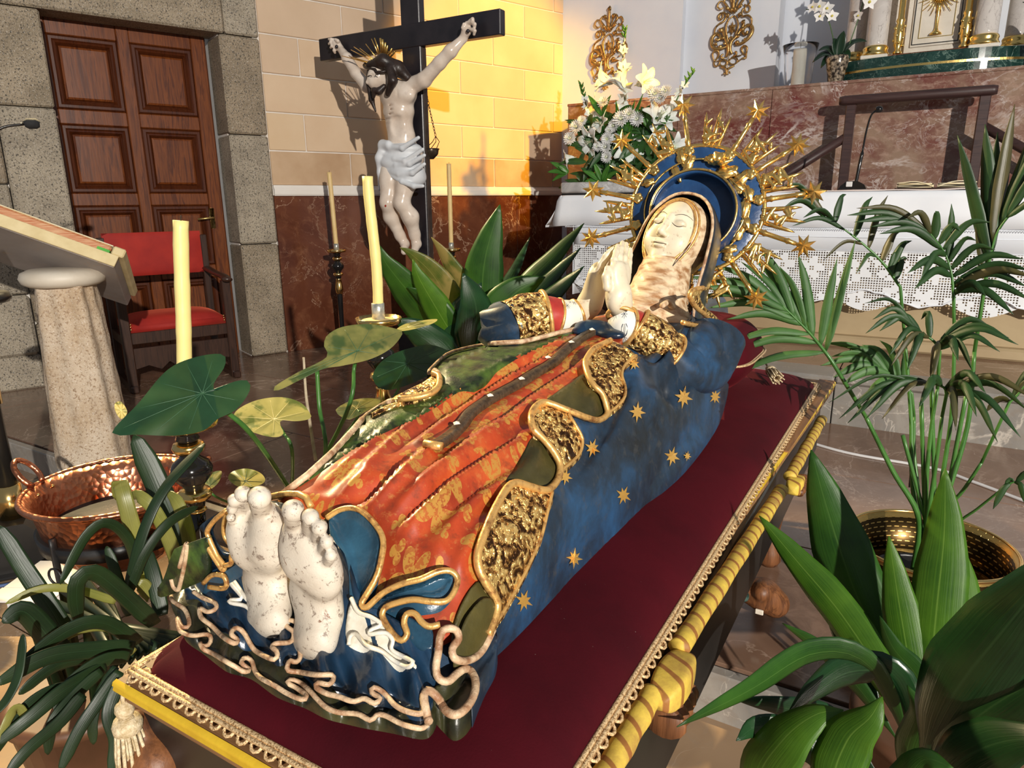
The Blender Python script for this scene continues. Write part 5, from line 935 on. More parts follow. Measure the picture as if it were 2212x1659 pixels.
st_ = [(-1.34, .31), (-1.34, .46), (-.69, .46), (-.69, .31), (-.78, .33), (-.86, .29), (-.92, .34), (-.985, .29), (-1.02, .36), (-1.05, .29), (-1.11, .34), (-1.17, .29), (-1.25, .33)]
mk('front_stretcher', wl((lambda g: g)(prism([(a, b) for a, b in st_], .03, A(0, -.60, 0), A(1, 0, 0), A(0, 0, 1)))), m_chairw, chair, False)
for s0 in (-1.335, -.70):
    for k in range(3): mk('brass_stud', wl(Sdf().ell(A(s0, -.645, .60+.018*k), .007, .001).mesh(.003)), m_brass, chair)
# ---- stone lectern
m_lect = granite('rough_pink_limestone', (.46, .34, .22), (.62, .52, .40), (.30, .20, .12), 85, .8, .9); m_lectcap = plain('smooth_cream_stone', (.55, .48, .38), (.66, .60, .50), 6, .5, bump=.1, bs=30); m_slabu = marble('grey_slab_stone', (.26, .22, .20), (.36, .32, .30), (.42, .28, .14), 1.6, .012, .45); m_slabe = plain('cream_slab_edge', (.62, .50, .26), (.72, .60, .34), 12, .6, bump=.3, bs=50)
lc0 = A(-3.60, 1.80, 0); lect = thing('stone_lectern', 'pale rough stone lectern column with slanted slab top', 'lectern', (lc0[0], lc0[1], .15))
zz = np.linspace(.15, 1.10, 40); aa = np.linspace(0, 2*math.pi, 48, endpoint=False); P = np.zeros((40, 48, 3))
for i, z in enumerate(zz):
    r = .185+.012*math.sin(z*3)-.045*(z-.15)/.95+.012*np.cos(aa*5+.8*math.sin(z*2))+.010*np.cos(aa*9+z)+.006*vnoise(aa*8, z*22); P[i, :, 0] = lc0[0]+r*np.cos(aa); P[i, :, 1] = lc0[1]+r*np.sin(aa)*.85; P[i, :, 2] = z
g = gsurf(P, 0, True); mk('column', (np.asarray(g[0]), g[1]), m_lect, lect)
mk('capital', lathe([(.10, 1.07), (.15, 1.075), (.175, 1.09), (.185, 1.115), (.175, 1.14), (.14, 1.155), (.0, 1.155)], 32, lc0), m_lectcap, lect)
e1 = A(RT[0], RT[1], 0); e1 /= np.linalg.norm(e1); e1 = rotz(math.radians(26))@e1; e2 = A(-e1[1], e1[0], 0); e2 = e2*math.cos(.42)-A(0, 0, 1)*math.sin(.42); sl = math.atan2(.38, .70); ed = e1*math.cos(sl)-A(0, 0, 1)*math.sin(sl); ed = ed-e2*(ed@e2); ed /= np.linalg.norm(ed); en = np.cross(ed, e2); en = en if en[2] > 0 else -en
pe = ond(246, 578, 3.78); SM = np.stack([ed, e2, en], 1)
def slab(lo, hi, ch=.0): return xf(box(lo, hi, ch), SM, pe)
mk('slab', slab((-.95, .0, .0), (.0, .62, .055), .004), m_slabu, lect, False); mk('slab_edge', slab((-.95, -.012, .002), (.002, .0, .057), .002), m_slabe, lect, False); mk('ledge', slab((-.035, -.012, .056), (.02, .60, .10), .006), m_slabe, lect, False)
m_page = plain('red_gilt_page_edges', (.45, .12, .04), (.66, .40, .22), 60, .6, stretch=(.2, .2, 8), lo=.4, hi=.6); m_paper = plain('cream_paper', (.80, .68, .42), (.86, .78, .56), 8, .7)
bk = thing('lectern_book', 'thick open book with red page edges on the stone lectern', 'book', pe+SM@A(-.3, .3, .057)); mk('pages', slab((-.66, .03, .060), (-.05, .26, .105), .008), m_page, bk, False); mk('pages', slab((-.66, .27, .060), (-.05, .50, .105), .008), m_page, bk, False); mk('cover', slab((-.68, .015, .057), (-.04, .52, .060)), m_paper, bk, False); mk('open_leaf', slab((-.665, .025, .105), (-.045, .505, .110), .002), m_paper, bk, False)
mk('bookmark', slab((-.10, .005, .061), (-.045, .03, .075)), plain('green_ribbon', (.05, .30, .03), (.09, .42, .05), 9, .5), bk, False)
mic = thing('lectern_microphone', 'black gooseneck microphone above the stone lectern at the door wall', 'microphone', ond(-40, 300, 3.7)); g0, g1 = ond(-60, 330, 3.7), ond(52, 268, 3.7); mk('gooseneck', tube(smoothpath([ond(-90, 420, 3.72), ond(-50, 320, 3.7), ond(0, 278, 3.7), g1], 6), .0055, 8), m_lacq, mic); mk('capsule', tube([g1, g1+(ond(60, 267, 3.7)-g1), ond(78, 267, 3.7), ond(86, 268, 3.7)], [.012, .021, .021, .013], 14), plain('foam_windscreen', (.01, .01, .012), (.02, .02, .02), 40, .9, bump=.5, bs=200), mic)
# ---- copper cauldron in an iron stand
t = NT('hammered_copper'); _v = t.coords('Object'); _f = t.noise(_v, 6, 5, .6); vo = t.n('ShaderNodeTexVoronoi'); vo.inputs['Scale'].default_value = 45; t.l(_v, vo.inputs['Vector']); _c = t.ramp(_f, [(.3, (.22, .07, .035)), (.5, (.50, .19, .10)), (.7, (.66, .30, .18))]); t.bump(vo.outputs['Distance'], .35, .01); m_copper = t.set(_c, .28, .95); m_iron2 = plain('black_wrought_iron', (.008, .008, .009), (.02, .02, .02), 12, .45, bump=.2, bs=50)
cc = ond(250, 1047, 2.7); cc0 = A(cc[0], cc[1], 0); zr_ = cc[2]; cau = thing('copper_cauldron', 'big hammered copper cauldron with ring handles near the lectern', 'cauldron', (cc[0], cc[1], .22))
mk('bowl', lathe([(.0, .195), (.10, .20), (.17, .225), (.215, .27), (.240, .33), (.262, zr_-.03), (.285, zr_), (.278, zr_+.004), (.252, zr_-.03), (.228, .33), (.2, .27), (.15, .235), (.0, .215)], 56, cc0), m_copper, cau); mk('rim', tube([cc0+A(.287*math.cos(a), .287*math.sin(a), zr_) for a in np.linspace(0, 2*math.pi, 64, endpoint=False)], .011, 8, True), m_copper, cau)
for q in (-1, 1):
    dd = A(*(RT[:2]*q), 0); dd /= np.linalg.norm(dd); tt_ = A(-dd[1], dd[0], 0); b = cc0+dd*.285+A(0, 0, zr_)
    mk('ring_handle', tube([b+dd*(.02+.035*math.sin(a))+tt_*.04*math.cos(a)+A(0, 0, .045+.048*math.sin(a)) for a in np.linspace(-.9, math.pi+.9, 22)], .010, 8), m_copper, cau)
    for s in (-.04, .04): mk('rivet', Sdf().ell(b-dd*.03+tt_*s+A(0, 0, -.02), .007, .001).mesh(.003), m_brass, cau)
ist = thing('iron_stand', 'black iron tripod stand holding the copper cauldron', 'stand', (cc[0], cc[1], 0)); mk('hoop', lathe([(.247, .31), (.257, .31), (.264, .36), (.254, .36)], 48, cc0, True), m_iron2, ist)
for k in range(3):
    a = math.radians(-60+120*k-18); d = A(math.cos(a), math.sin(a), 0); mk('leg', tube(smoothpath([cc0+d*.262+A(0, 0, .40), cc0+d*.262+A(0, 0, .25), cc0+d*.25+A(0, 0, .10), cc0+d*.30+A(0, 0, .012)], 5), .014, 8, False, True, .5), m_iron2, ist); mk('ring', tube([cc0+d*(.275)+A(-d[1], d[0], 0)*.028*math.cos(q)+A(0, 0, .27+.028*math.sin(q)) for q in np.linspace(0, 2*math.pi, 18, endpoint=False)], .004, 6, True), m_iron2, ist)
# ---- torch stand at the left edge, cables, box
sb_ = onz(45, 1212, 0); tx, ty = sb_[0]+.02, sb_[1]+.0; ts = thing('processional_stand', 'slim black pole with brass sleeves on a dark metal base', 'stand', (tx, ty, 0)); sd_ = math.hypot(tx, ty)
_z = lambda px, py: ond(px, py, sd_)[2]
def _l(nm, prof, m): return mk(nm, lathe(prof, 20, (tx, ty, 0)), m, ts)
_l('pole', [(.0, _z(38, 1050)), (.036, _z(38, 1050)), (.032, _z(0, 850)), (.032, 1.45), (.0, 1.45)], m_black); _l('brass_sleeve', [(.040, _z(38, 1112)), (.052, _z(38, 1112)), (.046, _z(35, 1042)), (.036, _z(35, 1042))], m_brass); _l('brass_sleeve', [(.034, _z(0, 870)), (.042, _z(0, 870)), (.042, _z(0, 800)), (.034, _z(0, 800))], m_brass)
_l('lamp_disc', [(.0, _z(0, 650)), (.13, _z(0, 650)), (.14, _z(0, 640)), (.13, _z(0, 630)), (.0, _z(0, 630))], m_black)
bm = np.stack([e1, np.array([-e1[1], e1[0], 0]), A(0, 0, 1)], 1); zt = _z(38, 1112); mk('base', xf(prism([(-.16, .0), (.10, .0), (.10, zt-.05), (.05, zt), (-.05, zt), (-.12, zt-.06), (-.16, zt-.13)], .22, A(0, .11, 0), A(1, 0, 0), A(0, 0, 1)), bm, (tx, ty, 0)), m_black, ts, False)
mk('base_plate', xf(box((-.20, -.15, .0), (.16, .15, .012), .004), bm, (tx, ty, 0)), m_black, ts, False)
m_wire = plain('white_cable', (.62, .58, .50), (.7, .66, .6), 9, .5); m_wireb = plain('black_cable', (.012, .012, .012), (.02, .02, .02), 9, .5)
mk('floor_cable', tube(resample(smoothpath([onz(130, 1170, .006), onz(90, 1190, .006), onz(65, 1205, .008), onz(75, 1222, .008), onz(120, 1226, .008), onz(135, 1190, .012), onz(95, 1180, .014), onz(66, 1215, .012), onz(110, 1235, .006), onz(190, 1240, .006)], 6), 60), .006, 6), m_wire, None, loc=onz(100, 1210, 0), label='white cable coiled on the floor beside the copper cauldron', cat='cable')
mk('floor_cable', tube(resample(smoothpath([onz(-60, 1180, .006), onz(0, 1195, .006), onz(60, 1235, .006), onz(130, 1222, .006), onz(210, 1200, .006)], 6), 40), .006, 6), m_wireb, None, loc=onz(60, 1235, 0), label='black cable running over the tan floor toward the cauldron', cat='cable')
mk('floor_cable', tube(resample(smoothpath([onz(-60, 1275, .006), onz(20, 1262, .006), onz(60, 1250, .006), onz(120, 1240, .006)], 6), 40), .007, 6), plain('blue_cable', (.05, .09, .2), (.08, .13, .28), 9, .4), None, loc=onz(20, 1262, 0), label='bluish cable lying on the floor at the strap leaves', cat='cable')
m_card = plain('white_card', (.66, .64, .62), (.74, .72, .70), 6, .7); bb = onz(135, 1290, .0)
bx = thing('white_carton', 'small open white carton lying under the copper cauldron', 'carton', bb); mk('body', xf(box((-.14, -.10, .0), (.10, .10, .10), .004), rotz(.5), bb), m_card, bx, False); mk('flap', xf(box((-.14, -.19, .095), (.10, -.10, .101), .001), rotz(.5), bb), m_card, bx, False)
# ================================================================ ALTAR AND APSE
m_altar = plain('tan_altar_stone', (.36, .26, .145), (.46, .35, .20), 2.5, .55, bump=.08, bs=30); m_linen = plain('white_linen', (.82, .85, .90), (.88, .90, .93), 4, .8, bump=.06, bs=250); m_linen2 = plain('white_under_cloth', (.78, .82, .88), (.84, .87, .91), 4, .8)
m_pinkcloth = plain('pale_pink_runner', (.78, .66, .60), (.84, .73, .67), 5, .8, bump=.1, bs=40)
t = NT('filet_lace'); _v = t.coords('Object'); sp = t.n('ShaderNodeSeparateXYZ'); t.l(_v, sp.inputs[0])
def _grid(s): 
    a = t.math('ABSOLUTE', t.math('SUBTRACT', t.math('FRACT', t.math('MULTIPLY', s, 62.)), .5)); return t.math('GREATER_THAN', a, .30)
gr = t.math('MAXIMUM', _grid(sp.outputs[0]), _grid(sp.outputs[2])); mpx = t.n('ShaderNodeCombineXYZ')
qx = t.math('DIVIDE', t.math('FLOOR', t.math('MULTIPLY', sp.outputs[0], 62.)), 62.); qz = t.math('DIVIDE', t.math('FLOOR', t.math('MULTIPLY', sp.outputs[2], 62.)), 62.); t.l(qx, mpx.inputs[0]); t.l(qz, mpx.inputs[1])
r, w, _r = petals(t, mpx.outputs[0], 5.2, 5., .018, .062, .7); sol = t.math('MULTIPLY', t.math('GREATER_THAN', w, r), t.math('GREATER_THAN', r, .022)); al = t.math('MAXIMUM', gr, sol)
t.set((.84, .86, .88), .8, 0.); t.l(al, t.b.inputs['Alpha']); m_lace = t.m
altar = thing('stone_altar', 'broad tan stone altar table raised on the marble step', 'altar', (-.5, 5.65, .44)); mk('body', box((-2.15, 5.36, .44), (1.9, 6.05, 1.40), .02), m_altar, altar, False); mk('mensa', box((-2.58, 5.215, 1.40), (2.2, 6.10, 1.488), .012), m_altar, altar, False); mk('plinth', box((-2.25, 5.28, .44), (2.0, 6.1, .52), .015), m_altar, altar, False)
cloth = thing('altar_cloth', 'white linen altar cloth with a deep filet lace border', 'tablecloth', (-.2, 5.2, 1.49))
# upper sheet: over the top, down the front and flaring at the left end
xs = np.linspace(-2.60, 2.22, 120); prof = [(6.10, 1.492), (5.8, 1.493), (5.4, 1.494), (5.225, 1.495), (5.203, 1.488), (5.198, 1.45), (5.196, 1.36), (5.192, 1.262)]
P = np.array([[(x+(-.0 if j < 4 else -.02*(j-3)*max(0, (-2.45-x)/.15)), y-(.006*math.sin(x*16)*(j-3)/4 if j > 3 else 0), z-(.012*max(0, (-2.45-x)/.15) if j > 5 else 0)) for j, (y, z) in enumerate(prof)] for x in xs]); mk('top_sheet', gsurf(P, .003), m_linen, cloth)
ys = np.linspace(5.198, 6.1, 30); P = np.array([[(-2.60-.14*q**1.4-.006*math.sin(y*22), y, 1.494-.235*q-.01*math.sin(y*9)*q) for q in np.linspace(0, 1, 8)] for y in ys]); mk('end_drop', gsurf(P, .003), m_linen, cloth)
def fringe(P, r=.0042):
    return join(*[tube([p+A(.0, -.001, .004), p+A(.006, -.001, -.008), p+A(.012, -.001, .004)], r*.6, 4) for p in P])
mk('hem_edging', fringe([A(x, 5.188, 1.252) for x in np.arange(-2.56, 2.2, .014)]), m_linen, cloth, kind='stuff')
mk('hem_edging', join(*[tube([A(-2.745, y, 1.258), A(-2.75, y+.007, 1.240), A(-2.745, y+.014, 1.258)], .003, 4) for y in np.arange(5.2, 6.08, .016)]), m_linen, cloth, kind='stuff')
xs = np.linspace(-2.48, 2.15, 100); mk('lower_sheet', gsurf(np.array([[(x, 5.205+.004*math.sin(x*11)-.002*k, z) for k, z in enumerate((1.40, 1.25, 1.108))] for x in xs]), .002), m_linen2, cloth); mk('left_return', gsurf(np.array([[(-2.485+.01*math.sin(y*13), y, z) for z in (1.40, 1.25, 1.108, .85, .70)] for y in np.linspace(5.205, 6.05, 20)]), .002), m_linen2, cloth)
for z in (1.200, 1.112): mk('tuck', tube([(x, 5.196, z) for x in (-2.48, 2.15)], .0022, 5), m_linen, cloth)
xs = np.linspace(-2.48, 2.15, 331); zb = .80+.045*np.cos((xs+.317)*2*math.pi/.66)+.012*np.abs(np.sin(xs*24)); mk('lace_border', gsurf(np.array([[(x, 5.2+.004*math.sin(x*11)+.01*q, 1.108*(1-q)+z*q) for q in np.linspace(0, 1, 8)] for x, z in zip(xs, zb)])), m_lace, cloth)
mk('scallop_edge', tube([(x, 5.208+.004*math.sin(x*11), z) for x, z in zip(xs, zb)], .0055, 5), m_linen, cloth)
m_netdark = plain('grey_under_lace', (.20, .17, .14), (.28, .24, .2), 90, .9)
zb2 = .775+.06*np.cos((xs-.02)*2*math.pi/.66)
mk('under_lace', gsurf(np.array([[(x, 5.225, .95*(1-q)+z*q) for q in np.linspace(0, 1, 4)] for x, z in zip(xs, zb2)])), m_lace, cloth)
mk('altar_runner', gsurf(np.array([[(x, y, 1.503+.006*vnoise(x*9, y*8)) for y in np.linspace(5.32, 5.95, 20)] for x in np.linspace(-1.1, .95, 60)]), .006), m_pinkcloth, None, loc=(-.1, 5.6, 1.50), label='pale pink cloth lying flat on top of the altar', cat='cloth')
# microphone and book on the altar
am = thing('altar_microphone', 'black gooseneck microphone on a wedge base on the altar cloth', 'microphone', (-.50, 5.58, 1.513)); mk('base', prism([(-.09, 0), (.09, 0), (.075, .03), (.03, .055), (-.04, .055), (-.075, .025)], .14, A(-.50, 5.66, 1.513), A(1, 0, 0), A(0, 0, 1)), m_lacq, am, False)
mk('gooseneck', tube(resample(smoothpath([(-.485, 5.58, 1.55), (-.475, 5.59, 1.68), (-.468, 5.6, 1.76), (-.458, 5.6, 1.90), (-.44, 5.6, 2.0), (-.41, 5.59, 2.03)], 6), 30), np.r_[np.full(13, .012), np.full(17, .0065)], 8), m_lacq, am); mk('capsule', Sdf().ell(A(-.395, 5.585, 2.035), (.026, .024, .022), .005).mesh(.005), m_lacq, am); mk('connector', box((-.54, 5.505, 1.53), (-.50, 5.518, 1.565), .003), m_card, am, False)
ab = thing('altar_book', 'open book with cream pages lying on the altar cloth', 'book', (0, 5.6, 1.513))
for s in (-1, 1):
    P = np.array([[(s*(.01+.215*u), 5.45+.26*v, 1.520+.045*math.sin(min(1, u*1.25)*math.pi*.62)*(1-u*.35)) for v in np.linspace(0, 1, 5)] for u in np.linspace(0, 1, 12)]); g = gsurf(P if s < 0 else P[:, ::-1], .006); mk('page_block', join((np.asarray(g[0]), g[1]), box((min(.01*s, .225*s), 5.452, 1.514), (max(.01*s, .225*s), 5.708, 1.545), .01)), m_paper, ab)
mk('cover', box((-.235, 5.44, 1.510), (.235, 5.72, 1.516), .002), m_chairw, ab, False)
# wooden handrail before the marble bench
m_railw = wood('dark_stained_rail', (.030, .013, .013), (.062, .030, .026), 6, 0, .45, .1); hr_ = thing('handrail', 'dark wooden handrail frame standing before the marble bench wall', 'handrail', (-.2, 6.35, .44))
for x in (-.645, .232): mk('post', box((x-.035, 6.31, .44), (x+.035, 6.38, 2.16), .006), m_railw, hr_, False)
mk('top_rail', tube([(-.735, 6.345, 2.195), (-.70, 6.345, 2.195), (.27, 6.345, 2.195), (.30, 6.345, 2.195)], [.03, .037, .037, .03], 12), m_railw, hr_); mk('slanted_rail', tube([(-.64, 6.345, 1.935), (-1.62, 6.345, 1.30)], .034, 10), m_railw, hr_); mk('slanted_rail', tube([(.24, 6.345, 1.955), (1.5, 6.345, 1.16)], .034, 10), m_railw, hr_)
for x, z in ((-1.6, 1.30), (1.48, 1.17)): mk('end_post', box((x-.03, 6.315, .44), (x+.03, 6.375, z+.03), .006), m_railw, hr_, False)
# ---- gilt wall ornaments
m_orn = gilt('antique_gilt_bronze', (.50, .31, .11), (.07, .032, .010), .38, .25, 50, .36, .52, .8)
def orn(name_label, O, sc, group=None):
    o = thing('wall_ornament', name_label, 'wall ornament', O+A(0, 0, -.58*sc)); q = lambda x, y, f=.0: O+A((x-382)*sc/857*.36*1.62, -.018-f, (270-y)*sc/857*.36*1.62); r0 = .36*1.62/857*sc
    def stroke(nm, P, r, taper=True, par=None): S_ = smoothpath([q(x, y, .012*math.sin(i*.9)) for i, (x, y) in enumerate(P)], 6); n = len(S_); return mk(nm, tube(S_, r*r0*(np.interp(np.linspace(0, 1, n), [0, .3, 1], [.75, 1.1, .8]) if taper else np.ones(n)), 8), m_orn, par or o)
    for P, r in (([(320, 500), (240, 520), (150, 510), (105, 440), (110, 350), (160, 312), (210, 340), (215, 390), (182, 402), (165, 378)], 24), ([(450, 490), (540, 478), (620, 430), (665, 350), (650, 275), (590, 252), (540, 290), (542, 350), (590, 368), (602, 330)], 24), ([(330, 635), (350, 570), (340, 480), (290, 380), (255, 280), (240, 240)], 22), ([(405, 610), (376, 540), (388, 450), (450, 380), (510, 290), (540, 210)], 22), ([(345, 450), (312, 340), (300, 240), (330, 150), (385, 105)], 13), ([(400, 440), (450, 340), (470, 240), (440, 150), (395, 105)], 13), ([(130, 320), (150, 240), (200, 192), (262, 160), (292, 90), (240, 42), (190, 70), (190, 122), (232, 130)], 13), ([(650, 250), (645, 180), (592, 130), (520, 130), (500, 80), (520, 20)], 13), ([(160, 690), (130, 590), (160, 545), (205, 552), (215, 600), (180, 650), (150, 690), (170, 742), (222, 742), (245, 690)], 13), ([(600, 690), (612, 600), (610, 540), (560, 520), (535, 560), (560, 610), (600, 640), (600, 680), (560, 680), (500, 722)], 13), ([(260, 765), (330, 792), (350, 885)], 15), ([(450, 765), (372, 800), (350, 885)], 15), ([(190, 680), (260, 678), (330, 690)], 8), ([(450, 645), (520, 640), (560, 630)], 8), ([(362, 610), (358, 700), (352, 800)], 6), ([(300, 640), (262, 650), (262, 610), (285, 600)], 14), ([(420, 640), (465, 630), (468, 590), (445, 585)], 14), ([(350, 60), (300, -20), (250, -90), (290, -140), (340, -90), (360, 0)], 15), ([(420, 60), (470, -20), (520, -90), (490, -140), (440, -90), (410, 0)], 15), ([(380, 60), (384, -60), (390, -180), (392, -260)], 20), ([(250, -90), (190, -100), (160, -40), (200, 0), (240, -20)], 12), ([(520, -90), (580, -100), (610, -40), (570, 0), (530, -20)], 12)): stroke('scroll', P, r)
    for cx, cy, rx, ry in ((290, 712, 52, 42), (430, 700, 58, 46), (210, 92, 34, 42), (578, 42, 36, 42), (375, 400, 18, 22)): mk('ring', tube([q(cx+rx*math.cos(a), cy+ry*math.sin(a)) for a in np.linspace(0, 2*math.pi, 26, endpoint=False)], 11*r0, 7, True), m_orn, o)
    a = math.pi/2+np.arange(12)*math.pi/6; rr = np.where(np.arange(12) % 2 == 0, 1, .52); C_ = q(382, 270); V = [C_+A(f*c*62*r0, .0, f*s*98*r0) for f, c, s in zip(rr, np.cos(a), np.sin(a))]+[C_+A(0, -30*r0, 0), C_+A(0, 10*r0, 0)]; mk('six_point_star', (np.array(V), [((i+1) % 12, i, 12) for i in range(12)]+[(i, (i+1) % 12, 13) for i in range(12)]), m_orn, o, False)
    for x, y, an, L in ((250, 300, 2.4, 70), (290, 400, 2.6, 60), (320, 470, 2.8, 50), (260, 500, 3.0, 60), (500, 320, .7, 70), (455, 400, .6, 60), (440, 470, .3, 60), (520, 230, 1.0, 60), (320, 120, 1.9, 60), (470, 130, 1.2, 60), (355, 60, 1.7, 70), (400, 60, 1.45, 70), (320, 20, 2.4, 60), (460, 15, .7, 60), (180, 470, 2.2, 50), (560, 450, .6, 50), (392, -200, 1.57, 70), (340, -110, 2.2, 60), (440, -110, .9, 60), (325, 850, 4.0, 30), (382, 842, 5.3, 30)):
        d = A(math.cos(an), 0, math.sin(an)); n_ = A(-d[2], 0, d[0]); b = q(x, y, .004); l = L*r0; P = np.array([[b+d*l*u+n_*l*.42*math.sin(math.pi*min(1, u*.85+.12))*v+A(0, -.012*math.sin(u*3)-.004*(1-v*v), 0) for v in np.linspace(-1, 1, 5)] for u in np.linspace(-.3, 1, 7)]); mk('acanthus_leaf', gsurf(P, .005), m_orn, o)
    return o
orn('gilt openwork wall ornament with star beside the tabernacle niche', A(-1.885, 7.44, 3.055), 1.0); orn('gilt openwork wall ornament with star half hidden by the lilies', A(-3.13, 7.34, 3.02), 1.02)
# ---- hurricane glass and candle
m_glass = NT('clear_glass'); m_glass = m_glass.set((.97, .985, 1), .02, 0., Transmission_Weight=1., IOR=1.25); m_ivory = plain('ivory_wax', (.80, .74, .62), (.86, .82, .72), 5, .5)
gx, gy = -1.150, 6.88; gl = thing('hurricane_glass', 'tall clear glass hurricane holder on the marble bench', 'glass holder', (gx, gy, 2.38)); mk('glass', lathe([(.0, 2.381), (.08, 2.381), (.105, 2.395), (.115, 2.46), (.120, 2.56), (.130, 2.66), (.148, 2.735), (.146, 2.735), (.127, 2.66), (.117, 2.56), (.112, 2.46), (.102, 2.40), (.08, 2.386), (.0, 2.386)], 48, (gx, gy, 0), False), m_glass, gl)
pc2 = thing('pillar_candle', 'ivory pillar candle inside the glass hurricane holder', 'candle', (gx, gy, 2.388)); mk('wax', lathe([(.0, 2.388), (.054, 2.388), (.055, 2.40), (.055, 2.685), (.050, 2.69), (.0, 2.682)], 32, (gx, gy, 0)), m_ivory, pc2); mk('wick', tube([(gx, gy, 2.68), (gx, gy, 2.70)], .002, 5), m_wick, pc2)
# ---- orchids
m_orleaf = leafmat('orchid_leaf', (.006, .022, .010), (.012, .04, .016), (.02, .06, .02), 20, .3, None, .06); m_petal = plain('white_orchid_petal', (.80, .78, .74), (.90, .88, .86), 12, .6); m_stem = plain('green_stem', (.03, .09, .02), (.06, .14, .03), 14, .45); m_bark = plain('bark_chips_in_glass', (.02, .014, .01), (.45, .36, .26), 42, .15, lo=.42, hi=.66, bump=.4, bs=60); m_yel = plain('yellow_centre', (.6, .5, .08), (.7, .6, .1), 20, .5)
def blade(B, T, w, nrm, droop=0., cup=.2, n=9, m=5, tip=.25):
    B = np.asarray(B, float); T = np.asarray(T, float); u = np.linspace(0, 1, n); C_ = B+(T-B)*u[:, None]+A(0, 0, 1)*(droop*np.sin(u*math.pi))[:, None]; t_ = np.gradient(C_, axis=0); t_ /= np.linalg.norm(t_, axis=1, keepdims=True); nn = np.asarray(nrm, float); s = np.cross(t_, nn); s /= np.maximum(np.linalg.norm(s, axis=1, keepdims=True), 1e-9); n2 = np.cross(s, t_); wp = w*np.sin(math.pi*np.clip(u*(1-.02)+.02, 0, 1)**(.5+tip))**.8+.0005; v = np.linspace(-1, 1, m); P = C_[:, None]+s[:, None]*(wp[:, None]*v)[..., None]+n2[:, None]*(cup*wp[:, None]*(v**2))[..., None]; return P
def orchid(c, stems, leaves, label):
    o = thing('potted_orchid', label, 'orchid', c)
    mk('glass_pot', lathe([(.0, .0), (.055, .0), (.062, .02), (.068, .07), (.085, .14), (.093, .20), (.088, .215), (.08, .20), (.0, .19)], 32, c), m_bark, o)
    for (dx, dz, L, dr) in leaves: B = c+A(0, 0, .20); T = c+A(dx, -.03, .20+dz); mk('leaf', gsurf(blade(B, T, .042, (.1, -.6, .8), dr, .25), .003), m_orleaf, o)
    for P, fl in stems:
        S_ = smoothpath([c+A(*p) for p in P], 6); st = mk('flower_stem', tube(S_, .004, 6), m_stem, o)
        for (i, off, R, fc) in fl:
            p = S_[int(i*(len(S_)-1))]+A(*off); f = A(*fc); f /= np.linalg.norm(f); M = frame(f, (0, 0, 1)); parts = []
            for k in range(5):
                a = k*2*math.pi/5; d = M@A(math.cos(a), math.sin(a), .15); parts.append(gsurf(blade(p, p+d*R, R*(.50 if k in (1, 4) else .34), f, 0, .12, 7, 5, .0)))
            fo = mk('flower', join(*parts), m_petal, st); mk('flower_centre', Sdf().ell(p+f*.008, R*.18, .002).mesh(R*.08), m_yel, fo)
    return o
orchid(A(-.832, 6.76, 2.38), [([(.0, 0, .2), (-.05, 0, .36), (-.10, -.01, .50), (-.17, -.02, .58), (-.28, -.02, .60)], [(.55, (.04, -.03, .0), .055, (.3, -1, .3)), (.66, (.02, -.03, .03), .06, (-.1, -1, .4)), (.78, (.0, -.03, .02), .06, (-.3, -1, .2)), (.88, (.0, -.03, .01), .05, (-.4, -1, .1)), (.70, (-.02, -.02, -.03), .05, (0, -1, 0))]), ([(.05, 0, .2), (.10, 0, .38), (.14, 0, .56), (.16, 0, .75), (.15, 0, .95)], [(.45, (.0, -.03, .0), .045, (-.6, -1, .0)), (.55, (.05, -.03, .0), .065, (.5, -1, -.2)), (.65, (-.04, -.03, .02), .055, (-.5, -1, .1)), (.8, (.04, -.03, .03), .06, (.4, -1, .1)), (.95, (.0, -.03, .0), .06, (0, -1, .2))])], [(-.19, -.02, 0, .05), (-.15, .07, 0, .04), (-.05, .15, 0, .03), (.03, .20, 0, .02), (.21, .10, 0, .05), (-.12, -.07, 0, .05), (.10, -.02, 0, .05)], 'white orchid in a bark-filled glass pot beside the hurricane glass')
orchid(A(.60, 6.70, 2.38), [([(.0, 0, .25), (.05, 0, .42), (.02, 0, .6)], [(.6, (0, -.03, 0), .06, (0, -1, .2))])], [(-.22, .24, 0, .04), (-.16, .16, 0, .04), (.1, .2, 0, .03), (-.19, .10, 0, .06)], 'dark-leaved orchid at the right side of the tabernacle')
# ---- tabernacle
m_greenm = marble('green_marble', (.006, .022, .018), (.018, .055, .045), (.20, .30, .25), 6, .02, .08); m_tabcol = marble('pearl_grey_marble', (.42, .38, .36), (.62, .58, .54), (.24, .20, .19), 3., .015, .08, (1, 1, .7)); m_tabw = marble('cream_marble', (.66, .60, .50), (.76, .71, .62), (.5, .42, .32), 2.5, .01, .25); m_tgold = gilt('bright_gilding', (.95, .66, .22), (.30, .14, .03), .22, .25, 70, .25, .42, 1.)
tab = thing('tabernacle', 'marble tabernacle with columns and a gilt monstrance on its door', 'tabernacle', (-.14, 7.15, 2.38)); tcx = -.17
def bow(z0, z1, hw, d0, y1, ch=0.): 
    a = np.linspace(-1, 1, 33); front = [(tcx+hw*q, 6.98-d0*math.sqrt(max(0, 1-(q*.96)**2))) for q in a]; return prism(front+[(tcx+hw, y1), (tcx-hw, y1)], z1-z0, A(0, 0, z0), A(1, 0, 0), A(0, 1, 0)), front
for z0, z1, hw, d, m, nm in ((2.38, 2.455, .70, .30, m_greenm, 'base_step'), (2.455, 2.475, .685, .285, m_tgold, 'gilt_band'), (2.475, 2.555, .66, .265, m_greenm, 'base_step')): mk(nm, bow(z0, z1, hw, d, 7.6)[0], m, tab, False)
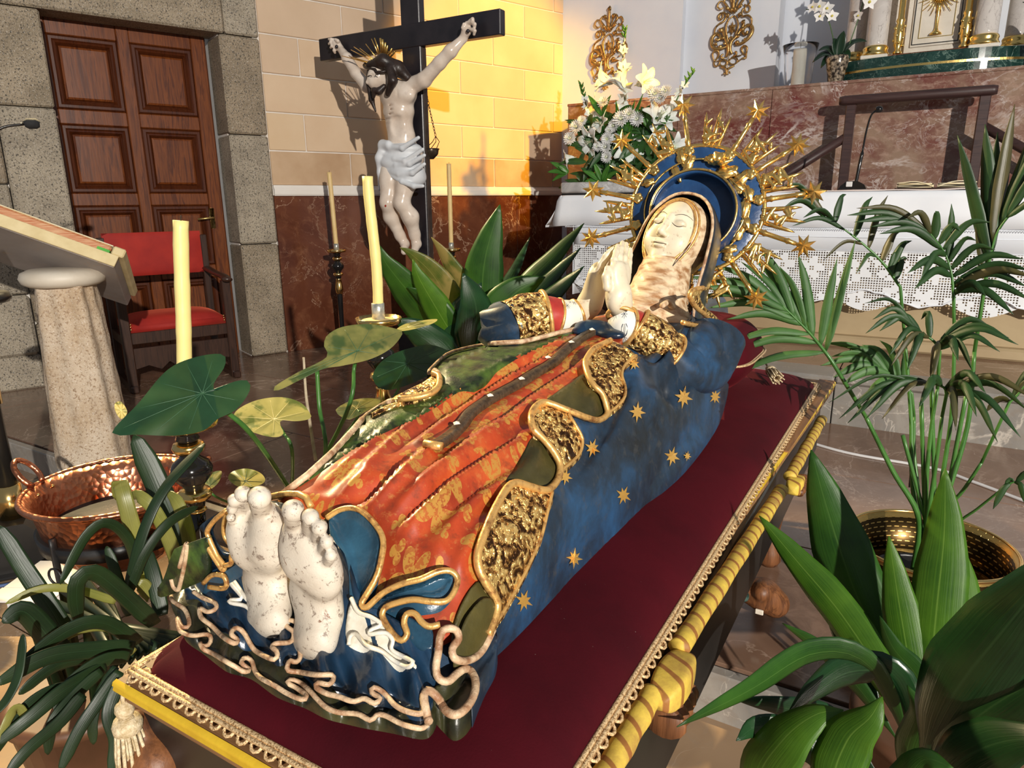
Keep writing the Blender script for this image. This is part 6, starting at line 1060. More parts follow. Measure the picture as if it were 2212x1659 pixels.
mk('core', box((tcx-.42, 7.02, 2.555), (tcx+.42, 7.6, 3.6), .004), m_tabw, tab, False); mk('sill', box((tcx-.34, 6.86, 2.555), (tcx+.40, 7.03, 2.585), .004), m_redmarble, tab, False)
for x, y, r in ((-.565, 6.88, .082), (.185, 6.88, .084), (-.74, 7.08, .08), (.40, 7.08, .08)):
    c = A(x, y, 0); mk('plinth', box((x-.10, y-.10, 2.555), (x+.10, y+.10, 2.585), .006), m_tabw, tab, False); col = mk('column', lathe([(r*1.02, 2.64), (r, 2.68), (r*.98, 3.2), (r*.9, 3.7)], 36, c), m_tabcol, tab); mk('column_base', lathe([(r*1.22, 2.585), (r*1.25, 2.60), (r*1.15, 2.612), (r*1.12, 2.625), (r*1.18, 2.64), (r*1.1, 2.655), (r*1.0, 2.66)], 36, c), m_tgold, col)
for x in (-.405, .055): 
    b = mk('gilt_baluster', lathe([(.03, 2.585), (.036, 2.60), (.02, 2.62), (.034, 2.66), (.040, 2.72), (.036, 2.79), (.026, 2.82), (.034, 2.835), (.03, 2.85), (.024, 2.86), (.024, 3.5)], 20, (x, 6.90, 0)), m_tgold, tab); sd = Sdf()
    for k in range(14): a = k*2.4; sd.ell(A(x+.034*math.cos(a), 6.90+.034*math.sin(a), 2.65+k*.011), .013, .004)
    mk('foliage_relief', sd.mesh(.005), m_tgold, b)
dx0, dx1 = -.335, .035
def frm(x0, x1, z0, w, y, t, m, nm, par): return mk(nm, join(box((x0, y-t, z0), (x0+w, y, 3.5)), box((x1-w, y-t, z0), (x1, y, 3.5)), box((x0+w, y-t, z0), (x1-w, y, z0+w))), m, par, False)
mk('door_surround', box((dx0-.03, 6.98, 2.585), (dx1+.03, 7.03, 3.5), .003), m_tabw, tab, False); dr_ = mk('tabernacle_door', box((dx0+.012, 6.965, 2.64), (dx1-.012, 6.985, 3.5), .003), m_tabw, tab, False); frm(dx0+.022, dx1-.022, 2.655, .006, 6.966, .006, m_black, 'inlay_line', dr_); frm(dx0+.065, dx1-.065, 2.70, .005, 6.966, .006, m_tgold, 'inlay_line', dr_)
mx = (dx0+dx1)/2; mon = mk('monstrance', join(lathe([(.045, .0), (.04, .012), (.018, .03), (.012, .05), (.012, .20), (.02, .22)], 16, (mx, 6.955, 2.715)), tube([(mx+.035*math.cos(a), 6.95, 3.0+.035*math.sin(a)) for a in np.linspace(0, 2*math.pi, 24, endpoint=False)], .008, 8, True)), m_tgold, dr_)
for k in range(26): a = -math.pi/2+(k-12.5)*2*math.pi/26; d = A(math.cos(a), 0, math.sin(a)); L = .11 if k % 2 else .085; mk('sun_ray', tube([A(mx, 6.952, 3.0)+d*.04, A(mx, 6.952, 3.0)+d*(.04+L)], [.006, .002], 5), m_tgold, mon) if True else None
mk('lock_plate', Sdf().ell(A(dx1-.012, 6.955, 2.78), (.012, .006, .035), .004).ell(A(dx1-.012, 6.955, 2.78), (.02, .005, .018), .004).mesh(.004), m_iron2, dr_)
# ---- white flower arrangement
m_lily = plain('white_lily_petal', (.78, .78, .70), (.88, .88, .84), 18, .55, Subsurface_Weight=.15) ; m_lilyg = plain('lily_throat', (.62, .70, .36), (.80, .82, .66), 18, .55); m_mum = plain('white_chrysanthemum', (.80, .81, .80), (.90, .91, .90), 20, .7); m_dleaf = leafmat('dark_bouquet_leaf', (.010, .045, .010), (.03, .10, .02), (.08, .18, .04), 10, .4, None, .15); m_bleaf = leafmat('bright_bouquet_leaf', (.035, .14, .015), (.075, .24, .03), (.2, .4, .1), 10, .35, None, .2)
m_rock = marble('grey_marble_block', (.26, .25, .25), (.48, .47, .46), (.7, .7, .7), 5, .03, .3)
fa = thing('flower_arrangement', 'arrangement of white lilies, gladioli and chrysanthemums on the altar', 'flower arrangement', (-2.42, 5.72, 1.497)); fp = lambda x, y, Y=5.70: ony(x, y, Y)
mk('stone_trough', box((-2.79, 5.55, 1.515), (-2.06, 5.95, 1.605), .012), m_rock, fa, False); mk('trough_foot', box((-2.78, 5.56, 1.497), (-2.07, 5.94, 1.516)), m_black, fa, False)
def lily(x, y, R, f, Y=5.62, tw=0., depth=.7, base=None):
    p = fp(x, y, Y); f = A(*f); f /= np.linalg.norm(f); M = frame(f, (0, 0, 1)); parts = []
    for k in range(6):
        a = tw+k*math.pi/3; u = np.linspace(0, 1, 10); rr = R*(.06+.94*u**1.7); zz = R*depth*(-.9+1.15*u-.25*u**3-(.30 if k % 2 else .2)*np.clip(u-.7, 0, 1)*2); d = A(math.cos(a), math.sin(a), 0); s = A(-math.sin(a), math.cos(a), 0); w = R*(.30 if k % 2 else .24)*np.sin(math.pi*np.clip(u*.93+.05, 0, 1))**.75+R*.03; v = np.linspace(-1, 1, 5)
        P = (d[None]*rr[:, None]+A(0, 0, 1)[None]*zz[:, None])[:, None]+s[None, None]*(w[:, None]*v)[..., None]+A(0, 0, 1)[None, None]*(w[:, None]*.25*(v**2))[..., None]; parts.append(gsurf((P.reshape(-1, 3)@M.T+p).reshape(P.shape), .0025))
    fo = mk('lily', join(*parts), m_lily, fa); mk('throat', xf(lathe([(R*.02, -R*depth*1.1), (R*.08, -R*depth*.75), (R*.13, -R*depth*.45)], 10), M, p), m_lilyg, fo)
    for k in range(5): a = k*1.256+.4; q = M@A(.16*R*math.cos(a), .16*R*math.sin(a), .12*R); mk('stamen', tube([p-f*R*depth*.6, p+q*.6, p+q], R*.014, 5), m_lilyg, fo)
k5 = 5.62/FPX*1.02
for x, y, R, f, dp, tw in ((1360, 315, 40, (.25, -1, .1), .55, .1), (1268, 308, 38, (-.45, -1, -.25), .75, .3), (1432, 242, 42, (.75, -.5, .8), 1.25, .2), (1404, 172, 34, (1, -.45, .15), 1.2, .4), (1286, 170, 36, (-1, -.4, .25), 1.2, 0.), (1332, 158, 36, (-.5, -.2, 1), 1.1, .5), (1465, 322, 34, (.9, -.6, -.3), .9, .2), (1218, 345, 22, (-.9, -.5, -.2), 1.2, .1), (1290, 262, 30, (-.5, -1, .4), .7, .6), (1425, 285, 24, (.5, -1, 0), .8, 0)): lily(x, y, R*k5, f, 5.60, tw, dp)
def mum(x, y, R, f=(0, -1, .3), Y=5.60):
    p = fp(x, y, Y); f = A(*f)+A(*RNG.normal(0, .15, 3)); f /= np.linalg.norm(f); M = frame(f, (0, 0, 1)); V = []; F = []
    for k in range(64):
        ph = math.acos(1-1.05*(k+.5)/64); a = k*2.39996; d = A(math.sin(ph)*math.cos(a), math.sin(ph)*math.sin(a), math.cos(ph)*.75+.1); s = np.cross(d, A(0, 0, 1)+d*.1); s /= max(np.linalg.norm(s), 1e-6); n = len(V); b = d*R*.25; e = d*R*random.uniform(.9, 1.05)+A(0, 0, .08*R); V += [b-s*R*.05, b+s*R*.05, (b+e)/2+s*R*.11+d*.06*R, e, (b+e)/2-s*R*.11+d*.06*R]; F.append((n, n+1, n+2, n+3, n+4))
    fo = mk('chrysanthemum', (np.array(V)@M.T+p, F), m_mum, fa, False); mk('flower_eye', Sdf().ell(p+f*R*.35, R*.22, .002).mesh(R*.1), m_lilyg, fo)
for x, y, R in ((1343, 258, 20), (1378, 258, 18), (1360, 248, 17), (1246, 276, 18), (1232, 300, 17), (1258, 262, 13), (1327, 272, 15), (1318, 282, 12), (1312, 300, 15), (1292, 318, 13), (1310, 318, 16), (1312, 340, 15), (1330, 300, 13), (1416, 205, 17), (1440, 200, 16), (1428, 214, 14), (1305, 222, 15), (1405, 196, 12)): mum(x, y, R*k5)
def gladiolus(P, n, Y=5.68, tipgreen=.25):
    S_ = smoothpath([fp(x, y, Y) for x, y in P], 8); g = mk('gladiolus_stem', tube(S_, np.linspace(.008, .003, len(S_)), 6), m_stem, fa); L = len(S_)
    for k in range(n):
        q = k/(n-1); p = S_[int((.12+.62*q)*(L-1))]; R = (1-q*.55)*.085; f = A((-1)**k*.6, -1, .35); f /= np.linalg.norm(f); M = frame(f, (0, 0, 1)); parts = []
        for j in range(6): a = j*math.pi/3+k; d = M@A(math.cos(a), math.sin(a), .65); parts.append(gsurf(blade(p, p+d*R*(.95+.1*math.sin(j)), R*.40, f, .004, -.3+.2*math.sin(j*2), 7, 5, -.05)))
        mk('floret', join(*parts), m_lily, g)
    for k in range(6): q = .76+.04*k; p = S_[int(min(q, 1)*(L-1))]; d = A((-1)**k*.5, -.3, 1); d /= np.linalg.norm(d); mk('bud', tube([p, p+d*.02, p+d*.05], [.005, .010, .002], 6), m_bleaf, g)
gladiolus([(1352, 270), (1350, 200), (1346, 140), (1348, 85), (1352, 60)], 8); gladiolus([(1440, 265), (1455, 230), (1475, 190), (1502, 152)], 5); gladiolus([(1290, 300), (1278, 255), (1264, 220), (1254, 180)], 5)
rg = np.random.default_rng(3)
for i in range(270):
    x0 = rg.uniform(1250, 1440); y0 = rg.uniform(255, 412); a = rg.uniform(0, 2*math.pi); L = rg.uniform(28, 62); x1 = x0+math.cos(a)*L*1.1; y1 = y0+math.sin(a)*L*.75
    if y1 > 418 or x1 < 1205 or x1 > 1490: continue
    Y0 = rg.uniform(5.62, 5.74); mk('leaf', gsurf(blade(fp(x0, y0, Y0), fp(x1, y1, Y0-rg.uniform(-.05, .10)), rg.uniform(.018, .034), (rg.uniform(-.4, .4), -1, rg.uniform(-.2, .8)), .01, .2)), m_dleaf, fa)
for b, tips in (((1300, 392), [(1258, 368), (1262, 392), (1282, 350), (1318, 355), (1290, 412), (1312, 402), (1335, 370)]), ((1228, 372), [(1188, 350), (1182, 372), (1192, 392), (1206, 360)]), ((1395, 380), [(1420, 360), (1430, 385), (1405, 405), (1375, 405)]), ((1410, 285), [(1395, 238), (1372, 235), (1440, 265)]), ((1345, 330), [(1352, 230), (1330, 215), (1372, 215), (1390, 200)]), ((1300, 250), [(1270, 205), (1320, 205)])):
    for tx_, ty_ in tips: mk('leaf', gsurf(blade(fp(*b, 5.62), fp(tx_, ty_, 5.58), .024, (rg.uniform(-.3, .3), -1, .4), .008, .25), .002), m_bleaf, fa)
# ================================================================ PLANTS
m_asp = leafmat('aspidistra_leaf', (.010, .045, .008), (.034, .11, .013), (.08, .18, .035), 30, .36); m_aspb = leafmat('young_aspidistra_leaf', (.030, .10, .007), (.085, .20, .014), (.18, .32, .05), 30, .38, None, .30); m_aspd = leafmat('old_aspidistra_leaf', (.006, .024, .010), (.014, .055, .016), (.03, .08, .03), 30, .25, None, .12)
m_aspy = leafmat('scorched_aspidistra_leaf', (.025, .08, .01), (.20, .17, .04), (.3, .26, .08), 22, .4, ((.34, .24, .08), 7.))
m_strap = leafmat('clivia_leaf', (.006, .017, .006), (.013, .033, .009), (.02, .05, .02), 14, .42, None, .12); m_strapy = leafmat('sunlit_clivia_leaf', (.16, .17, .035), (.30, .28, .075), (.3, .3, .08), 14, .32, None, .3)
m_ear = leafmat('elephant_ear_leaf', (.006, .030, .016), (.014, .062, .028), (.06, .16, .08), 2, .22, None, .15); m_eary = leafmat('sunlit_elephant_ear_leaf', (.42, .38, .10), (.60, .52, .17), (.6, .5, .2), 2, .4, ((.10, .16, .03), 16.), .35); m_earv = leafmat('underlit_elephant_ear_leaf', (.06, .09, .03), (.34, .31, .10), (.3, .3, .1), 2, .35, ((.03, .08, .03), 12.), .3)  # yellow of the pale leaves is sunlight put into their colour
m_vein = plain('pale_leaf_vein', (.04, .11, .06), (.06, .15, .07), 20, .4); m_veiny = plain('yellow_leaf_vein', (.60, .52, .2), (.7, .6, .26), 20, .4); m_petiole = plain('green_petiole', (.035, .12, .02), (.07, .20, .04), 8, .35); m_twig = plain('dry_twig', (.30, .24, .16), (.5, .42, .3), 30, .7); m_soil = plain('dark_potting_soil', (.02, .014, .008), (.05, .035, .02), 60, .95, bump=.8, bs=120); m_clay = plain('brown_plastic_pot', (.10, .045, .02), (.14, .06, .03), 8, .5)
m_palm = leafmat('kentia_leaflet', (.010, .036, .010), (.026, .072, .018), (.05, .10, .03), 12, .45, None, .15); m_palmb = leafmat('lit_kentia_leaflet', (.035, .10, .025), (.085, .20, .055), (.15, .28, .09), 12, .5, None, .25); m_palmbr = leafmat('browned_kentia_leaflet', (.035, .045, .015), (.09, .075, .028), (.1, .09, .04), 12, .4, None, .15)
def xleaf(par, P, w, mat, tw=0., cup=.22, wp=None, name='leaf', n=26, m=9, fold=0., wave=.0, tipw=.0):
    """leaf along a line of (pixel x, pixel y, distance); w = greatest half width in pixels; tw = turn away from the viewer"""
    Q = smoothpath(np.array([ond(*p) for p in P]), 6); Q = resample(Q, n); u = np.linspace(0, 1, n); t_ = np.gradient(Q, axis=0); t_ /= np.linalg.norm(t_, axis=1, keepdims=True)
    view = CAM-Q; view /= np.linalg.norm(view, axis=1, keepdims=True); s = np.cross(t_, view); s /= np.maximum(np.linalg.norm(s, axis=1, keepdims=True), 1e-6); nn = np.cross(s, t_)
    tt = np.broadcast_to(np.asarray(tw, float), (n,)) if np.ndim(tw) == 0 else np.interp(u, np.linspace(0, 1, len(tw)), tw); c, sn = np.cos(tt)[:, None], np.sin(tt)[:, None]; s2 = s*c+nn*sn; n2 = -s*sn+nn*c
    dep = (Q-CAM)@FW; prof = np.interp(u, *(wp or ([0, .06, .2, .42, .65, .85, .95, 1.], [.10, .16, .62, 1., .92, .52, .2, .02]))); hw = w*dep/FPX*prof; v = np.linspace(-1, 1, m)
    Pm = Q[:, None]+s2[:, None]*(hw[:, None]*v)[..., None]-n2[:, None]*(hw[:, None]*(cup*v**2+fold*(1-np.abs(v))))[..., None]+n2[:, None]*(wave*hw[:, None]*np.sin(u*17)[:, None]*v**2)[..., None]
    uv = np.stack(np.meshgrid(np.linspace(0, 1, m), u), 2).reshape(-1, 2); return mk(name, gsurf(Pm, .0012, uv=uv), mat, par)
STRAP = ([0, .1, .5, .85, .96, 1.], [.7, 1., 1., .9, .55, .1])
# ---- aspidistra behind the statue, by the wall
pa_ = thing('aspidistra_plant', 'broad-leaved green aspidistra behind the statue beside the crucifix', 'plant', A(*ond(1000, 800, 3.05)[:2], .15))
pb_ = ORG[pa_.name]; mk('pot', lathe([(.0, .0), (.12, .0), (.13, .02), (.165, .30), (.175, .30), (.175, .34), (.15, .34), (.15, .31), (.0, .31)], 28, pb_), m_clay, pa_); mk('soil', lathe([(.0, .315), (.15, .31)], 20, pb_), m_soil, pa_)
for P, w, m, tw in (([(1030, 800, 3.05), (1040, 700, 3.0), (1046, 570, 2.98), (1080, 442, 2.98)], 46, m_asp, .15), ([(985, 800, 3.0), (950, 720, 2.95), (890, 640, 2.88), (835, 570, 2.85), (818, 528, 2.85)], 44, m_asp, .4), ([(1000, 790, 3.02), (985, 690, 2.98), (940, 600, 2.94), (890, 550, 2.92), (864, 535, 2.92)], 36, m_aspy, .5), ([(1000, 800, 2.95), (985, 740, 2.88), (945, 670, 2.84), (905, 600, 2.82), (892, 560, 2.82)], 34, m_aspb, .3), ([(1020, 780, 3.1), (1010, 650, 3.08), (965, 560, 3.06), (932, 512, 3.05)], 26, m_aspy, .5), ([(1020, 810, 2.85), (1025, 730, 2.8), (1028, 660, 2.78), (1000, 590, 2.78)], 44, m_aspd, -.3), ([(1040, 810, 2.9), (1060, 720, 2.84), (1105, 640, 2.82), (1178, 598, 2.84)], 46, m_asp, -.25), ([(1050, 790, 3.1), (1085, 640, 3.08), (1115, 575, 3.08), (1145, 512, 3.08)], 17, m_aspd, .5), ([(1060, 790, 3.0), (1120, 640, 2.98), (1190, 560, 2.98), (1262, 482, 3.0)], 26, m_asp, .35), ([(1070, 800, 2.95), (1140, 660, 2.93), (1200, 590, 2.95), (1255, 535, 2.95)], 22, m_aspd, .4), ([(1070, 800, 2.9), (1150, 680, 2.88), (1210, 620, 2.9), (1262, 575, 2.9)], 26, m_aspd, .5), ([(1000, 810, 2.8), (960, 760, 2.76), (900, 715, 2.74), (850, 690, 2.75)], 36, m_aspd, .2), ([(1020, 810, 2.82), (1060, 760, 2.78), (1110, 700, 2.78), (1180, 660, 2.8)], 36, m_aspd, -.3), ([(990, 800, 2.9), (960, 700, 2.86), (920, 650, 2.85), (880, 620, 2.84)], 36, m_asp, .6), ([(1040, 800, 3.0), (1100, 700, 3.0), (1160, 640, 3.02), (1230, 620, 3.0)], 30, m_asp, .6), ([(1010, 800, 2.86), (990, 720, 2.84), (1010, 660, 2.84), (1040, 610, 2.86)], 40, m_aspd, .2)): xleaf(pa_, P, w, m, tw)
# ---- elephant ear plant left of the bier
pe_ = thing('elephant_ear_plant', 'elephant ear plant with large heart-shaped leaves beside the feet', 'plant', onz(640, 1250, .0)+A(.0, .0, .0)); eb = ORG[pe_.name]
mk('pot', lathe([(.0, .0), (.11, .0), (.12, .02), (.15, .26), (.16, .26), (.16, .29), (.14, .29), (.14, .265), (.0, .265)], 28, eb), m_clay, pe_); mk('soil', lathe([(.0, .27), (.14, .266)], 20, eb), m_soil, pe_)
def ear(outl, jn, d0, gx, gy, mat, vm, stem=None, curl=.0, sw=.0065, nv=9):
    outl = resample(smoothpath(outl, 5, True), 64)[:-1]; n = len(outl); jn = np.array(jn, float); rings = []; fr = np.linspace(0, 1, 9)[1:]; W_ = np.ptp(outl[:, 0])
    def dist(q): e = q-jn; r = np.hypot(e[..., 0], e[..., 1])/W_; ang = np.arctan2(e[..., 1], e[..., 0]); return d0+gx*e[..., 0]/W_+gy*e[..., 1]/W_+curl*r**2+.012*np.sin(ang*9)*r*r*2
    pts = [jn[None]]+[jn+(outl-jn)*f for f in fr]; D = [dist(p) for p in pts]; V = np.vstack([np.array([ond(x, y, d) for (x, y), d in zip(p, dd)]) for p, dd in zip(pts, D)]); F = [(0, 1+i, 1+(i+1) % n) for i in range(n)]
    for r in range(len(fr)-1): F += [(1+r*n+i, 1+(r+1)*n+i, 1+(r+1)*n+(i+1) % n, 1+r*n+(i+1) % n) for i in range(n)]
    uv = np.vstack([[(.2, 0)]]+[np.stack([np.full(n, .2), np.full(n, f)], 1) for f in fr]); lf = mk('leaf', (V, F, uv), mat, pe_); vw = (CAM-V[0])/np.linalg.norm(CAM-V[0])
    for k in range(nv):
        i = int(k*n/nv); P = [V[0]]+[V[1+r*n+i] for r in range(len(fr)-1)]; mk('vein', tube(np.array(P)+vw*.0008, np.linspace(.0010, .0003, len(P)), 5), vm, lf)
    if stem is not None: S_ = smoothpath([V[0]-vw*.003]+[ond(*q) for q in stem]+[eb+A(random.uniform(-.05, .05), random.uniform(-.05, .05), .27)], 6); mk('petiole', tube(S_, np.linspace(sw*.7, sw, len(S_)), 8), m_petiole, lf)
ear([(242, 935), (300, 870), (360, 800), (420, 772), (480, 765), (486, 790), (462, 828), (466, 845), (500, 826), (535, 822), (539, 845), (510, 885), (470, 905), (440, 930), (380, 941), (300, 939)], (437, 850), 1.74, -.02, -.22, m_ear, m_vein, [(490, 890, 1.80), (560, 960, 1.9)], .05, .008, 11)
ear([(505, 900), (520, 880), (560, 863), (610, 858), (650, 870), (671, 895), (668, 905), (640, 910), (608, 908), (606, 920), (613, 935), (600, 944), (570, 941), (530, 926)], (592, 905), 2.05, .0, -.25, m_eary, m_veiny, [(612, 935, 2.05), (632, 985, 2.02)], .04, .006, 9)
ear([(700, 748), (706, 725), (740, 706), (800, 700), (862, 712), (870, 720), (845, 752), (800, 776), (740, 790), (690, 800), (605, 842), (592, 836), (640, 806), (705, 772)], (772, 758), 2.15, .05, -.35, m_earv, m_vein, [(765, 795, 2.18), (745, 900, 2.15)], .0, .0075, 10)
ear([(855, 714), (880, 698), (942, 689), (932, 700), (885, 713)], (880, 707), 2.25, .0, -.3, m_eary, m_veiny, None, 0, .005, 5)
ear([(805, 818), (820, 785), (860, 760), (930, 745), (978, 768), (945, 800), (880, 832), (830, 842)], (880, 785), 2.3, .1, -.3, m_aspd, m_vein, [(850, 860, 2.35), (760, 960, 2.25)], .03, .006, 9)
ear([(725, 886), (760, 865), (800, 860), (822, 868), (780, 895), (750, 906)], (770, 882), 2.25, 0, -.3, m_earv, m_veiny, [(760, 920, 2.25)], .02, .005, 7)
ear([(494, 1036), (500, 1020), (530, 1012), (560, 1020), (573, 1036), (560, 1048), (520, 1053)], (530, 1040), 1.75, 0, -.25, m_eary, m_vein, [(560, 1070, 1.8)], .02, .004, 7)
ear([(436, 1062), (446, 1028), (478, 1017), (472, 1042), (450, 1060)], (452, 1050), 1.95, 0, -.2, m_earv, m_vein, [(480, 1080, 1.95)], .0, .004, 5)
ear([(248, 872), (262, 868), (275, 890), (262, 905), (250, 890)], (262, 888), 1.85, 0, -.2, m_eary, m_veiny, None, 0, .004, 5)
S_ = smoothpath([ond(685, 800, 2.12), ond(690, 880, 2.1), ond(702, 990, 2.05), eb+A(.05, .03, .27)], 6); mk('petiole', tube(S_, .0065, 8), m_petiole, pe_)
mk('dry_twig', tube(smoothpath([ond(656, 772, 2.15), ond(660, 840, 2.14), ond(666, 890, 2.12), ond(682, 995, 2.08)], 6), np.linspace(.004, .006, 19), 6), m_twig, pe_)
mk('small_white_pot', lathe([(.0, .0), (.045, .0), (.055, .10), (.06, .10), (.06, .115), (.05, .115), (.0, .10)], 24, onz(735, 1055, .15)), m_card, None, loc=onz(735, 1055, .15), label='small white plant pot on the platform behind the bier', cat='pot')
# ---- clivia with strap leaves at the lower left
cb = onz(215, 1655, 0.); pc3 = thing('clivia_plant', 'dark strap-leaved clivia plant at the foot of the bier', 'plant', cb)
mk('pot', lathe([(.0, .0), (.13, .0), (.14, .02), (.17, .22), (.18, .22), (.18, .25), (.16, .25), (.0, .23)], 28, cb), m_clay, pc3)
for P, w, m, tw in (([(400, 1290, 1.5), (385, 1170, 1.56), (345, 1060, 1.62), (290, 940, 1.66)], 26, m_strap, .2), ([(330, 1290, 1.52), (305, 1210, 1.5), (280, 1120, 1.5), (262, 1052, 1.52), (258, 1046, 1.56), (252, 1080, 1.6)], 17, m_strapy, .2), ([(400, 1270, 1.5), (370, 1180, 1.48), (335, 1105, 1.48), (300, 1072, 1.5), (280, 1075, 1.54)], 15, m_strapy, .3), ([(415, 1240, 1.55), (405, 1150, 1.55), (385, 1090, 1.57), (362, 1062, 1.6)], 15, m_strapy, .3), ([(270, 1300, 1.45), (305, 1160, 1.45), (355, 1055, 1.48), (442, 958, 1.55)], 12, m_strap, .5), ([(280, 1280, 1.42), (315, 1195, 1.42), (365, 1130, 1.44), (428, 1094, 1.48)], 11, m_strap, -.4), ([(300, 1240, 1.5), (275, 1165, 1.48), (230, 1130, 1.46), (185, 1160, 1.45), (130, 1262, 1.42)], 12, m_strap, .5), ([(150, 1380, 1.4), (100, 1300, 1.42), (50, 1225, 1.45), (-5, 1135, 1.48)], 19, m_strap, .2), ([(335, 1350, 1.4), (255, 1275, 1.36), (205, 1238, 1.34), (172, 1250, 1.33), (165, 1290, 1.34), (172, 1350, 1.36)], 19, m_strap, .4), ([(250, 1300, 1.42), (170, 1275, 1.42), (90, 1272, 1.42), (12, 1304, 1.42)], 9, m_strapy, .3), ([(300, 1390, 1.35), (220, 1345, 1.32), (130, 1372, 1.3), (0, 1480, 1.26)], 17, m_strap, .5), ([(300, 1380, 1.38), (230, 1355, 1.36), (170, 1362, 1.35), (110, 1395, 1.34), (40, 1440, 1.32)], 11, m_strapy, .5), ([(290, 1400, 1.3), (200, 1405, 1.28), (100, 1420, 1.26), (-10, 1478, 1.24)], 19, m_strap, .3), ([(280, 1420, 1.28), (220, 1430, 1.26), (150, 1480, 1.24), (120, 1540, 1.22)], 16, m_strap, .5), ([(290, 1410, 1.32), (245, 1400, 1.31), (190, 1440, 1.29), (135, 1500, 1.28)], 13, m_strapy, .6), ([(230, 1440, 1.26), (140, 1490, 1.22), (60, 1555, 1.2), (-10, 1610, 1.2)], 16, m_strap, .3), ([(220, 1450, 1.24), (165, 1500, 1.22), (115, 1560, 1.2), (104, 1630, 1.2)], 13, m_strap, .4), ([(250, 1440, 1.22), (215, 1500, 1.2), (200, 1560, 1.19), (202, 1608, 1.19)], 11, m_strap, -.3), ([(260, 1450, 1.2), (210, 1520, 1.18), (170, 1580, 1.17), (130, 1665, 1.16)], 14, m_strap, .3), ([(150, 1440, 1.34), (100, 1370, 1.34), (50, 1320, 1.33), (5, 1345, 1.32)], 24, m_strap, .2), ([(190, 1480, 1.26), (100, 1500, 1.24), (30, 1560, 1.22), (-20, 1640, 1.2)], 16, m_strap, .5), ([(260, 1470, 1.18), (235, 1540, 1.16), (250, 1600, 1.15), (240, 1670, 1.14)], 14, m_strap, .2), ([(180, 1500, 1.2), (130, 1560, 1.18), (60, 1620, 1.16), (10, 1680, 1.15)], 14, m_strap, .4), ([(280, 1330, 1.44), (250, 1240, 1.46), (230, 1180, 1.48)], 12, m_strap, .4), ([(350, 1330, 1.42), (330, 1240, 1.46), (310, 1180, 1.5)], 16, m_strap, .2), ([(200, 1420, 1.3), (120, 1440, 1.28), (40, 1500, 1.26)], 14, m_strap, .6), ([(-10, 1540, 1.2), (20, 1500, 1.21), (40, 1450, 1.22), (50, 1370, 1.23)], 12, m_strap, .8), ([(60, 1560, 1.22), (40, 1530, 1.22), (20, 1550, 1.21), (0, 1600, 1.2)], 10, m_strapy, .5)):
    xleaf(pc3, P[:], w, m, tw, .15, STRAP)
# hidden leaf bases gathered in the pot
for k in range(9): a = k*.7; mk('leaf_sheath', tube([cb+A(.05*math.cos(a), .05*math.sin(a), .22), cb+A(.08*math.cos(a), .08*math.sin(a), .50), ond(250+18*k, 1440-8*k, 1.3+.02*k)], [.018, .015, .012], 6, False, True, .35), m_strap, pc3)
ear_l = xleaf(pc3, [(318, 1300, 1.45), (312, 1270, 1.45), (300, 1262, 1.45), (285, 1262, 1.46)], 16, m_strapy, .2)
